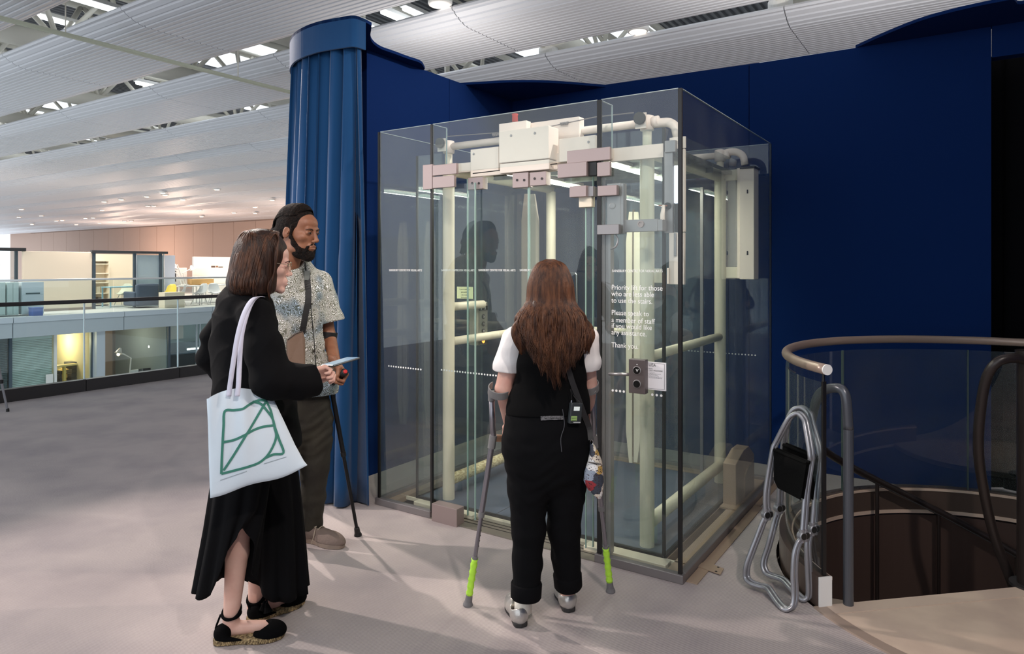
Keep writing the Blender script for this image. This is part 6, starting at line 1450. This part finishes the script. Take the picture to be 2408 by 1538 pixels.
for i in range(700):
    a = rn.uniform(-2.35, 2.35); s_, c_ = math.sin(a), math.cos(a); lay = rn.uniform(0, 1)      # a = 0 at the back
    py_ = .045-.02*rn.random() if abs(a) > 1.5 else rn.uniform(-.06, .03)
    top = Vector((s_*.010, py_, .143-abs(py_)*.15))
    r1 = .084+.004*lay; zend = -.112-.012*rn.random()+(.004 if c_ > 0 else -.012)
    p = [top, Vector((s_*.060, py_*.4-c_*.066-.010, .110)), Vector((s_*r1, -.018-c_*.098, .045)), Vector((s_*(r1+.014), -.028-c_*(.098), -.03)), Vector((s_*(r1+.024)+rn.uniform(-.006, .006), -.034-c_*.095, -.085)), Vector((s_*(r1+.016)+rn.uniform(-.01, .01), -.030-c_*.088, zend))]
    if abs(a) > 1.75: p = [top, Vector((s_*.062, .045, .105)), Vector((s_*.088, .046-.01*lay, .045)), Vector((s_*.094, .040, -.03)), Vector((s_*.098, .036-.015*rn.random(), -.085)), Vector((s_*.090, .034, zend-.006))]
    paths.append([hM @ q for q in p]); rads.append(rn.uniform(.0016, .0032))
locks(paths, rads).obj('hair_strands', M_hair2, w2, smooth=True)
# jacket
cl = clay_around([s2R, s2L, e2R, e2L, w2R, w2L, sp2[0], sp2[3]], .005, .16); Ft = tuple(F2_)
cl.chain([P(582, 708, 2.80), P(576, 745, 2.80), P(574, 820, 2.80), P(584, 900, 2.80), P(614, 985, 2.84), P(628, 1060, 2.87)], [.075, .160, .168, .178, .190, .195], k=.03, sq=Ft, f=.74)
cl.cap(s2R, s2L, .062, .062, k=.03)
cl.chain([s2R+Vector((-.01, 0, -.01)), P(622, 820, 2.60), P(640, 892, 2.57), P(700, 896, 2.62), P(733, 892, 2.66), P(752, 890, 2.69)], [.066, .074, .078, .070, .064, .062], k=.02)
cl.chain([s2L, P(512, 790, 2.98), e2L, P(545, 895, 3.03), P(590, 900, 3.04)], [.062, .060, .062, .060, .055], k=.03)
cl.ell(hM @ Vector((0, -.05, -.20)), (.058, .06, .085), k=.01, sub=True)
q = P(738, 890, 2.68); d = (w2R-P(660, 894, 2.60)).normalized(); cl.plane(q, d, [q.x-.05, q.y-.12, q.z-.1], [q.x+.12, q.y+.12, q.z+.1], k=.002)
cl.wave(fold(28, 8, 9), .004); cl.wave(lambda x, y, z: np.sin(60*(z+.6*x)+3*np.sin(9*y)), .0022); cl.wave(lambda x, y, z: -np.abs(np.sin(34*(z*.8-x*.5)+2*np.sin(14*y)+1.2*np.sin(11*x)))**.5, .0035)
cl.plane(P(600, 1052, 2.8), (0, 0, -1), k=.003)
jk = cl.obj('jacket', M_bcloth, w2)
js = Surf(obj=jk)
# culottes: two pleated legs with a tulip hem
def culotte(pts, rads_, seed, lift_dir, lift, name):
    N = 84; rows = 26; path = smoothpath(pts, 8); nP = len(path); rings = []; rn = random.Random(seed); ph = rn.uniform(0, 6)
    for j in range(rows+1):
        q = j/rows; f = q*(nP-1); i0 = min(int(f), nP-2); c = path[i0].lerp(path[i0+1], f-i0); rr = np.interp(q, np.linspace(0, 1, len(rads_)), rads_)
        row = []
        for k in range(N):
            a = 2*PI*k/N; rip = 1+(.02+.085*q)*math.sin(9*a+ph+1.2*q)+(.035*q)*math.sin(17*a-ph)
            dx, dy = math.cos(a), math.sin(a); al = max(0, dx*lift_dir[0]+dy*lift_dir[1])
            z = c.z+(lift*al**3)*max(0, (q-.55)/.45)
            row.append(Vector((c.x+rr*rip*dx, c.y+rr*.88*rip*dy, z)))
        rings.append(row)
    o = MB().loft(rings, caps=False).obj(name, M_bcloth, w2, smooth=True); s = o.modifiers.new('s', 'SOLIDIFY'); s.thickness = .004; return o
culotte([P(590, 965, 2.80), P(574, 1090, 2.75), P(552, 1240, 2.72), P(529, 1386, 2.70)], [.115, .110, .108, .112], 3, (.80, -.60), .26, 'trouser_leg')
culotte([P(618, 965, 2.86), P(634, 1100, 2.93), (P(645, 1240, 2.95)), P(648, 1392, 2.96)], [.115, .116, .120, .132], 8, (-.75, -.66), .11, 'trouser_leg')
# espadrilles
M_jute = mat('jute_rope', (190, 166, 122), .85, bump=1.2, bscale=120, c2=(90, 74, 50), vscale=90); M_esp = mat('espadrille_black', (12, 12, 13), .95, spec=.05)
def espadrille(heel, toe, L, w, ank):
    d = (toe-heel); d.z = 0; d.normalize(); M = aim(Vector((heel.x, heel.y, 0)), d, (0, 0, 1))
    cl = clay_around(cors(M, (-w, 0, 0), (w, L, .08)), .0026, .02); cl.M = M
    cl.ell((0, L*.80, .030), (w*1.04, L*.25, .040), k=.01); cl.ell((0, L*.62, .058), (.030, .05, .03), k=.01, sub=True)
    cl.M = M; cl.ell((0, .030, .038), (w*.80, .034, .034), k=.004); cl.cap((w*.6, .045, .026), (w*.75, L*.40, .018), .012, .005, k=.01); cl.cap((-w*.6, .045, .026), (-w*.75, L*.40, .018), .012, .005, k=.01)
    cl.plane((0, 0, .018), (0, 0, -1), k=.001); cl.M = I4
    o = cl.obj('shoe', M_esp, w2)
    prof = [(0, -.004), (w*.62, .008), (w*.76, .05), (w*.74, L*.36), (w*1.02, L*.64), (w*.95, L*.82), (w*.55, L*.96), (0, L*1.01)]
    sm = smoothpath([Vector((a, b, 0)) for a, b in prof], 6); poly = [(p.x, p.y) for p in sm]+[(-p.x*.97, p.y) for p in sm[::-1][1:-1]]
    mb = MB(M); mb.prism(poly, .001, .021); mb.obj('jute_sole', M_jute, o, bevel=.004)
    mb = MB(M)
    for i in range(0, len(poly)):      # plaited edge
        a, b = Vector((*poly[i], 0)), Vector((*poly[(i+1) % len(poly)], 0)); n = max(1, int((b-a).length/.008))
        for j in range(n):
            c = a.lerp(b, j/n); e = a.lerp(b, (j+.8)/n); mb.tube([c+Vector((0, 0, .004)), e+Vector((0, 0, .018))], .0030, 5)
    mb.obj('rope_edge', M_jute, o, kind='stuff')
    # ankle ties
    ax = (ank[1]-ank[0]).normalized(); c = ank[0]; u = ax.orthogonal().normalized(); v = ax.cross(u)
    for dz, r_, tl in ((.012, .0345, .18), (.000, .0355, .05)):
        MB().tube([c+ax*dz+(u*math.cos(t)+v*math.sin(t))*r_+Vector((0, 0, tl*.12*math.sin(t+1))) for t in [2*PI*k/28 for k in range(29)]], .0052, 8, caps=False).obj('ankle_tie', M_esp, o, smooth=True)
    back = M @ Vector((0, .004, .06)); MB().tube(smoothpath([M @ Vector((.018, .012, .05)), back, c-d*.040], 4), .004, 8).obj('ankle_tie', M_esp, o)
    return o, M
o1, M1_ = espadrille(G(505, 1512), G(668, 1497), .262, .047, (P(544, 1443, 2.775), P(549, 1395, 2.775)))
o2, M2_ = espadrille(G(585, 1466), G(712, 1415), .255, .045, (P(602, 1408, 2.945), P(604, 1365, 2.94)))
tp = P(626, 1402, 2.90); mb = MB()
mb.ball(tp, (.008, .008, .008), 10, 8); mb.tube([tp, tp+Vector((.004, 0, -.03))], [.004, .004], 8); mb.tube([tp+Vector((.002, -.004, -.026)), tp+Vector((.012, -.012, -.062))], [.006, .019], 12); mb.tube([tp+Vector((-.006, 0, -.02)), tp+Vector((-.014, -.01, -.055))], [.005, .013], 10)
mb.obj('tassel', M_esp, o2, smooth=False)
# tote bag
tote = thing('tote_bag', 'pale cloth tote bag printed with a green line drawing', 'bag', tuple(P(600, 1150, 2.55)))
M_tote = mat('tote_cotton', (214, 228, 238), .85, bump=.2, bscale=18)
def totept(u, v):      # u along the top edge, v downwards, pixel guided outline with its own depth
    L_ = [(486, 938), (489, 1000), (491, 1080), (494, 1171)]; Rr = [(642, 936), (668, 990), (694, 1046), (723, 1099)]
    f = v*3; i = min(2, int(f)); t = f-i
    a = (L_[i][0]*(1-t)+L_[i+1][0]*t, L_[i][1]*(1-t)+L_[i+1][1]*t); b = (Rr[i][0]*(1-t)+Rr[i+1][0]*t, Rr[i][1]*(1-t)+Rr[i+1][1]*t)
    x, y = a[0]*(1-u)+b[0]*u, a[1]*(1-u)+b[1]*u
    if v < .35: y -= (1-v/.35)*24*math.sin(PI*min(1, max(0, (u-.02)/.96)))**.8
    y += 6*math.sin(PI*u)*v
    if v > .9: y += (-3+4*math.sin(9*u+1))*(v-.9)*10
    D = 2.44+.13*u; return x, y, D
def tote_grid(off):
    g = []
    for j in range(31):
        row = []
        for i in range(37):
            u, v = i/36, j/30; x, y, D = totept(u, v)
            bulge = .030*math.sin(PI*u)**.7*math.sin(PI*min(1, v*.9+.1))**.6
            fd = .0045*math.sin(15*u+2*v)*(1-v)**.8+.0035*math.sin(25*u+6*v)*(1-v)
            p = P(x, y, D+ (-(bulge+.002+fd) if off < 0 else (bulge*.6+.012)))
            row.append(p)
        g.append(row)
    return g
A_, B_ = tote_grid(-1), tote_grid(1); mb = MB(); n = 37
mb.add([p for r in A_ for p in r]+[p for r in B_ for p in r], [(j*n+i, j*n+i+1, (j+1)*n+i+1, (j+1)*n+i) for j in range(30) for i in range(36)]+[(31*n+j*n+i, 31*n+(j+1)*n+i, 31*n+(j+1)*n+i+1, 31*n+j*n+i+1) for j in range(30) for i in range(36)]+[(j*n, (j+1)*n, 31*n+(j+1)*n, 31*n+j*n) for j in range(30)]+[(j*n+36, 31*n+j*n+36, 31*n+(j+1)*n+36, (j+1)*n+36) for j in range(30)]+[(30*n+i, 30*n+i+1, 31*n+30*n+i+1, 31*n+30*n+i) for i in range(36)])
tb = mb.obj('bag_body', M_tote, tote, smooth=True); bs = Surf(obj=tb)
M_green = mat('print_green', (62, 128, 112), .8)
zp = lambda l: [(440+a/2.235, 850+b/2.235) for a, b in l]
for l, w_ in (([(180, 590), (183, 500), (187, 425), (192, 340), (198, 262), (245, 256), (290, 250), (318, 232), (348, 214), (385, 203), (415, 208)], .0042), ([(345, 212), (385, 222), (418, 258), (448, 300), (462, 350), (485, 415), (506, 480), (455, 488), (412, 506)], .0042), ([(415, 208), (380, 270), (335, 345), (290, 420), (240, 500), (192, 572)], .0042),
              ([(190, 424), (250, 411), (300, 388), (350, 360), (400, 343), (455, 336)], .0042), ([(180, 590), (250, 572), (320, 553), (380, 530), (425, 490), (458, 430), (468, 385), (458, 345)], .0042), ([(415, 208), (440, 262), (455, 330)], .0038)):
    ribbon(bs, zp(l), w_, .0006, .0018, n=5).obj('printed_line', M_green, tote)
for l in ([(175, 624), (315, 576)], [(405, 537), (522, 501)]):
    mb = MB(); a0, b0 = zp(l); k = 0
    while k < 30:
        q0 = (a0[0]+(b0[0]-a0[0])*k/30, a0[1]+(b0[1]-a0[1])*k/30); q1 = (a0[0]+(b0[0]-a0[0])*(k+.65)/30, a0[1]+(b0[1]-a0[1])*(k+.65)/30)
        p0, n0 = bs.hit(*q0, .0012); p1, _ = bs.hit(*q1, .0012); mb.sweep([p0, p1], Vector((0, 0, 1)), .0013, .0003); k += 1
    mb.obj('printed_caption', mat('print_grey', (150, 165, 172), .8), tote)
M_strap = mat('tote_strap', (206, 206, 222), .85, bump=.2, bscale=60)
for dx, dD in ((0, 0), (9, .035)):
    pts = [P(538+dx*2.2, 932, 2.452), P(541+dx*2.2, 905, 2.462), P(549+dx*1.6, 850, 2.47+dD*.5), P(559+dx, 790, 2.49+dD), P(573+dx*.8, 740, 2.53+dD), P(590+dx*.5, 708, 2.585+dD), P(606+dx*.4, 698, 2.66+dD*.6), P(622, 703, 2.74), P(632, 725, 2.79)]
    pp = smoothpath(pts, 6); MB().sweep(pp, [Vector((.85, .25, .1))]*len(pp), .0085, .0012).obj('strap', M_strap, tote, smooth=True)
# phone
ph = thing('phone', 'slim grey phone held out in the right hand of the person in black', 'phone', tuple(P(800, 850, 2.76)))
yv = (P(832, 842, 2.84)-P(772, 860, 2.72)).normalized(); PM = aim(P(801, 851, 2.775), yv, Vector((-.15, -.12, 1)))
MB(PM).box(-.036, .036, -.074, .074, -.0045, .0035).obj('phone_body', mat('phone_grey', (70, 76, 78), .3, metal=.4), ph, bevel=.003)
MB(PM).box(-.033, .033, -.071, .071, .0036, .0044).obj('screen', mat('phone_screen', (150, 176, 196), .12, emit=(150, 180, 205), estr=.25), ph, bevel=.001)

# ================================================================== man in the patterned shirt
mn = thing('person', 'bearded person in a patterned short sleeved shirt and olive trousers by the curtain', 'person', (-1.2, 3.68, 0))
Fm = Vector((.64, -.77, 0)).normalized(); Lm = Vector((.77, .64, 0))
hF = Vector((.92, -.39, 0)); hM = frame(P(702, 546, 3.60), hF, -.12)
S_brown = skin('skin_brown', (152, 104, 78), (134, 86, 62))
cl = clay_around(cors(hM, (-.1, -.13, -.2), (.1, .13, .15)), .0026, .02)
head(cl, hM, 1.04, male=True, neck=(0, -.055, -.16), nr=.060); m_head = cl.mesh()
spm = [P(678, 660, 3.70), P(686, 735, 3.68), P(690, 830, 3.68), P(698, 925, 3.68)]
sL, sR = P(750, 668, 3.80), P(607, 672, 3.57); eL, eR = P(772, 788, 3.82), P(545, 770, 3.56); wR = P(560, 850, 3.40)
hg_, hr_ = P(803, 882, 3.60), P(778, 905, 3.72); gx = (hg_-hr_).normalized(); yy_ = Vector((.5, .1, -.86)); yy_ = (yy_-gx*yy_.dot(gx)).normalized(); zz_ = gx.cross(yy_); hc_ = hr_.lerp(hg_, .86)
wL = hc_-yy_*.066+zz_*.024
anm1, anm2 = P(734, 1238, 3.77), P(660, 1262, 3.64); km1, km2 = P(738, 1085, 3.70), P(664, 1090, 3.60)
tm1, tm2 = G(782, 1282), G(655, 1308)
cb = bodyclay(.006, spm, [sL, sR], [eL, eR], [wL, wR], [P(735, 950, 3.72), P(668, 950, 3.62)], [km1, km2], [anm1, anm2], [Vector(((tm1.x+anm1.x)/2, (tm1.y+anm1.y)/2, .05)), Vector(((tm2.x+anm2.x)/2, (tm2.y+anm2.y)/2, .05))], 1.0, .125, F=tuple(Fm), feet=False)
hg = P(803, 881, 3.56); hb = P(777, 892, 3.72)       # handle end and handle root
HM = aim(wL, Vector((.10, -.45, -.55)), Vector((.85, -.35, .35)))
HM = Matrix.Translation(wL) @ Matrix((gx, yy_, zz_)).transposed().to_4x4()
c_ = clay_around(cors(HM, (-.07, -.05, -.1), (.07, .13, .04)), .0026, .02)
hand(c_, HM, [(1.1, 1.35, .8)]*4, s=1.02, thumb=((.036, .030, -.020), (.032, .054, -.044), (.014, .066, -.056)), mirror=1)
HMr = aim(wR, Vector((.3, -.3, -.9)), Vector((-.3, .8, .2))); c2_ = clay_around(cors(HMr, (-.07, -.05, -.1), (.07, .13, .04)), .003, .02); hand(c2_, HMr, [(.4, .5, .4)]*4, mirror=1)
link('body', joinmesh([m_head, cb.mesh(), c_.mesh(), c2_.mesh()]), S_brown, mn, smooth=True)
face_parts(hM, mn, 1.04, iris=(40, 26, 18), brow=(22, 15, 12), lip=(132, 80, 70), open_=.0017)
# hair: base, locks pulled back to a tail, beard
M_hairm = mat('hair_black', (13, 10, 9), .85, bump=.9, bscale=130, c2=(32, 22, 17), vscale=90, spec=.2)
cl = clay_around(cors(hM, (-.11, -.2, -.14), (.11, .12, .16)), .0035, .03); cl.M = hM @ Matrix.Scale(1.04, 4)
cl.ell((0, -.026, .052), (.0835, .101, .0915), k=.01); cl.ell((0, -.075, -.01), (.068, .050, .060), k=.02); cl.ell((0, -.125, -.02), (.045, .045, .045), k=.02)
cl.ell((0, .100, -.005), (.085, .064, .085), k=.008, sub=True); cl.plane((0, .040, .020), (0, .80, -.42), k=.006)
for x in (-1, 1): cl.cap((x*.072, .018, .03), (x*.071, .012, -.03), .008, .007, k=.01)
cl.M = I4; cl.obj('hair', M_hairm, mn)
rn = random.Random(9); paths, rads = [], []
for i in range(34):
    a = (i-16.5)/16.5*1.30; s_, c_2 = math.sin(a), math.cos(a)
    p = [Vector((s_*.060, .060-.030*abs(s_)**2, .066+.048*c_2)), Vector((s_*.070, .040-.014*abs(s_), .068+.058*c_2)), Vector((s_*.080, .01, .058+.082*c_2)), Vector((s_*.080, -.05, .050+.078*c_2)), Vector((s_*.066, -.100, .035+.05*c_2)), Vector((s_*.035, -.135, .0+.02*c_2)), Vector((s_*.020+rn.uniform(-.01, .01), -.150, -.04)), Vector((s_*.03+rn.uniform(-.01, .01), -.148, -.085-.03*rn.random()))]
    paths.append([(hM @ Matrix.Scale(1.04, 4)) @ (q+Vector((0, 0, .002))) for q in p]); rads.append(.0062)
mb = MB()
for p in paths:
    q = smoothpath(p, 9); n = len(q); mb.tube(q, [.0044*min(1, .25+j*.12)*(1+.16*math.sin(j*1.5)) for j in range(n)], 7)
mb.obj('hair_locks', M_hairm, mn, smooth=True)
cl = clay_around(cors(hM, (-.1, -.05, -.17), (.1, .14, .05)), .003, .02); cl.M = hM @ Matrix.Scale(1.04, 4)
cl.ell((0, .036, -.094), (.0535, .060, .038), k=.01); cl.ell((0, .076, -.114), (.030, .026, .026), k=.02)
for x in (-1, 1): cl.chain([(x*.070, .012, -.015), (x*.063, .030, -.055), (x*.045, .055, -.085)], [.007, .012, .015], k=.010); cl.cap((x*.008, .0985, -.0535), (x*.030, .088, -.068), .0052, .0055, k=.005); cl.cap((x*.031, .087, -.070), (x*.032, .076, -.095), .006, .011, k=.008)
cl.ell((0, .105, -.067), (.0225, .028, .0125), k=.004, sub=True); cl.ell((0, .108, -.083), (.015, .012, .006), k=.003, sub=True)
cl.M = I4; cl.wave(lambda x, y, z: np.sin(420*x+3*np.sin(200*z))*np.sin(380*z+2*np.sin(300*y)), .0016)
cl.obj('beard', M_hairm, mn)
# patterned shirt
def paisley():
    m = mat('paisley_cotton', (170, 170, 150), .85, bump=.15, bscale=40); nt = m.node_tree; b = nt.nodes['Principled BSDF']; L = nt.links.new
    tc = nt.nodes.new('ShaderNodeTexCoord'); n = nt.nodes.new('ShaderNodeTexNoise'); n.inputs['Scale'].default_value = 14; n.inputs['Detail'].default_value = 2; L(tc.outputs['Object'], n.inputs[0])
    ml = nt.nodes.new('ShaderNodeMix'); ml.data_type = 'RGBA'; ml.inputs['Factor'].default_value = .10; L(tc.outputs['Object'], ml.inputs['A']); L(n.outputs['Color'], ml.inputs['B'])
    v = nt.nodes.new('ShaderNodeTexVoronoi'); v.inputs['Scale'].default_value = 30; L(ml.outputs['Result'], v.inputs['Vector'])
    mu = nt.nodes.new('ShaderNodeMath'); mu.operation = 'MULTIPLY'; mu.inputs[1].default_value = 46; L(v.outputs['Distance'], mu.inputs[0]); sn = nt.nodes.new('ShaderNodeMath'); sn.operation = 'SINE'; L(mu.outputs[0], sn.inputs[0])
    r = nt.nodes.new('ShaderNodeValToRGB'); r.color_ramp.interpolation = 'EASE'
    for p_, c in ((0, (70, 70, 66)), (.16, (110, 110, 100)), (.45, (134, 134, 116)), (.78, (144, 142, 122))):
        e = r.color_ramp.elements[0] if p_ == 0 else r.color_ramp.elements.new(p_); e.color = rgb(c); e.position = p_
    mr = nt.nodes.new('ShaderNodeMapRange'); mr.inputs[1].default_value = -1.25; mr.inputs[2].default_value = .9; L(sn.outputs[0], mr.inputs[0]); L(mr.outputs[0], r.inputs[0])
    v2 = nt.nodes.new('ShaderNodeTexVoronoi'); v2.inputs['Scale'].default_value = 75; L(ml.outputs['Result'], v2.inputs['Vector'])
    r2 = nt.nodes.new('ShaderNodeValToRGB'); r2.color_ramp.elements[0].color = (.35, .35, .35, 1); r2.color_ramp.elements[1].color = (1, 1, 1, 1); r2.color_ramp.elements[0].position = .18; r2.color_ramp.elements[1].position = .42; L(v2.outputs['Distance'], r2.inputs[0])
    mm = nt.nodes.new('ShaderNodeMix'); mm.data_type = 'RGBA'; mm.blend_type = 'MULTIPLY'; mm.inputs['Factor'].default_value = .55; L(r.outputs[0], mm.inputs['A']); L(r2.outputs[0], mm.inputs['B'])
    n3 = nt.nodes.new('ShaderNodeTexNoise'); n3.inputs['Scale'].default_value = 7; L(tc.outputs['Object'], n3.inputs[0]); r3 = nt.nodes.new('ShaderNodeValToRGB'); r3.color_ramp.elements[0].position = .5; r3.color_ramp.elements[1].position = .62; r3.color_ramp.elements[0].color = (0, 0, 0, 1); r3.color_ramp.elements[1].color = (1, 1, 1, 1); L(n3.outputs[0], r3.inputs[0])
    m4 = nt.nodes.new('ShaderNodeMix'); m4.data_type = 'RGBA'; m4.blend_type = 'MULTIPLY'; L(r3.outputs[0], m4.inputs['Factor']); L(mm.outputs['Result'], m4.inputs['A']); m4.inputs['B'].default_value = rgb((176, 196, 216)); L(m4.outputs['Result'], b.inputs['Base Color']); return m
M_pais = paisley()
cl = clay_around([sL, sR, eL, eR, spm[0], spm[3]], .005, .18); Ft = tuple(Fm)
cl.chain([P(688, 630, 3.68), P(680, 672, 3.69), P(686, 740, 3.68), P(690, 830, 3.68), P(700, 905, 3.68), P(702, 960, 3.68)], [.080, .175, .190, .190, .212, .215], k=.03, sq=Ft, f=.68)
cl.cap(sL, sR, .070, .070, k=.04)
cl.chain([sL, P(766, 715, 3.81), P(780, 775, 3.81)], [.068, .072, .078], k=.02); cl.chain([sR, P(575, 725, 3.56), P(538, 780, 3.55)], [.070, .076, .080], k=.02)
for a_, b_ in ((P(766, 715, 3.81), P(779, 757, 3.81)), (P(575, 725, 3.56), P(545, 768, 3.555))):
    q = b_; d = (b_-a_).normalized(); cl.plane(q, d, [q.x-.12, q.y-.12, q.z-.16], [q.x+.12, q.y+.12, q.z+.05], k=.002)
cl.ell(hM @ Vector((0, .055, -.215)), (.040, .075, .085), k=.012, sub=True); cl.ell(hM @ Vector((0, -.03, -.15)), (.064, .070, .05), k=.008, sub=True)
cl.wave(fold(26, 9, 8), .005); cl.wave(lambda x, y, z: np.sin(55*(x*.8+z*.3)+4*np.sin(7*z)), .0025)
cl.plane(P(735, 932, 3.6), (-.12, 0, -1), k=.002)
shirt = cl.obj('shirt', M_pais, mn); ss = Surf(obj=shirt)
ribbon(ss, [(716, 622), (727, 680), (732, 740), (738, 800), (742, 862), (742, 915)], .0022, .001, .002).obj('placket', mat('placket_dark', (40, 42, 42), .8), mn)
# collar flaps
for l in ([(707, 607), (718, 614), (727, 640)],):
    ribbon(ss, l, [.006]*6+[.016]*6+[.004]*20 if False else .012, .0015, .006).obj('collar', M_pais, mn, smooth=True)
for py in (660, 715, 770, 825): 
    a, n = ss.hit(729+(py-660)*.05, py, .0035); MB().lathe([(.0055, 0), (.0055, .002), (.001, .0022)], 12, a, axis=n).obj('button', mat('button_dk', (60, 56, 50), .4), mn)
# trousers, boots
tr = trousers(mn, [P(700, 915, 3.68), P(702, 960, 3.68), P(702, 985, 3.68)], [P(738, 985, 3.73), P(668, 990, 3.62)], [P(740, 1090, 3.72), km2], [P(732, 1238, 3.775), P(658, 1262, 3.64)], [.155, .165, .165], .102, .094, .078, .058, .72, mat('olive_cord', (48, 44, 34), .85, bump=.4, bscale=30, c2=(38, 34, 28), vscale=8), F=Ft, amp=.004)
M_suede = mat('taupe_suede', (120, 104, 96), .85, bump=.3, bscale=80); M_bs = mat('boot_sole', (140, 124, 112), .8)
for hp_, tp_ in ((G(712, 1268), G(800, 1288)), (G(640, 1272), G(690, 1312))):
    o, MS = shoe(mn, hp_, tp_, .285, .050, M_suede, M_bs, top=.105, sole=.022, open_r=.044)
    for k in range(5):
        y_ = .105+.022*k; z_ = .100-.0105*k; MB(MS).tube(smoothpath([(-.026, y_, z_-.010), (0, y_+.006, z_+.002), (.026, y_, z_-.010)], 4), .0024, 6).obj('lace', mat('lace_tan', (170, 156, 140), .8), o)
    MB(MS).tube(smoothpath([(-.01, .10, .103), (.03, .115, .085), (.048, .12, .05), (.055, .11, .01)], 5), .0022, 6).obj('lace', mat('lace_tan', (170, 156, 140), .8), o)
# sling bag of the man
sb = thing('sling_bag', 'small brown crossbody pouch on a black strap over the patterned shirt', 'bag', tuple(P(694, 860, 3.5)))
ribbon(ss, [(722, 640), (724, 668), (724, 705), (717, 742), (710, 782)], .016, .002, .005).obj('strap', mat('strap_black', (34, 33, 34), .6), sb)
a, n = ss.hit(722, 636, .008); a2, _ = ss.hit(723, 660, .008); MB().sweep([a, a2], n.cross((a2-a).normalized()), .014, .002).obj('buckle', mat('buckle_grey', (104, 108, 104), .4), sb, bevel=.001)
pl = [(672, 798), (690, 783), (708, 776), (714, 800), (713, 862), (690, 868), (674, 858)]
pp = [ss.hit(x, y, .012) for x, y in pl]; n0 = sum((q[1] for q in pp), Vector()).normalized(); mb = MB(); m_ = len(pp)
mb.add([q[0]+n0*.030 for q in pp]+[q[0]-n0*.006 for q in pp], [tuple(range(m_)), tuple(range(2*m_-1, m_-1, -1))]+[(i, m_+i, m_+(i+1) % m_, (i+1) % m_) for i in range(m_)])
mb.obj('pouch', mat('pouch_brown', (124, 100, 84), .6, bump=.3, bscale=30), sb, bevel=.008)
MB().tube([pp[0][0]+n0*.033, pp[1][0]+n0*.034, pp[2][0]+n0*.033], .002, 6).obj('zip', M_joint, sb)
# his black crutch
M_crb = mat('crutch_black', (22, 22, 24), .35, metal=.3); M_crp = mat('crutch_black_plastic', (18, 18, 19), .5)
tc_ = crutch('black forearm crutch with a red button at the end of its handle', G(842, 1260), P(778, 905, 3.72), P(771, 788, 3.80), P(769, 800, 3.87), P(803, 882, 3.60), None, 'crutch of the person in the patterned shirt', cols=(M_crb, M_crp), cuffr=.046, open_dir=(-.9, .6, 0), cuffax=(.1, .1, 1), gripm=M_crp, gap=75)
g = gx; e = hg_+g*.040
MB().lathe([(.019, 0), (.020, .006), (.015, .014), (.004, .016)], 20, e, axis=g).obj('grip_end', M_crp, tc_); MB().lathe([(.011, .0), (.010, .005), (.003, .006)], 18, e+g*.0145, axis=g).obj('red_button', mat('red_button', (205, 40, 44), .4), tc_)
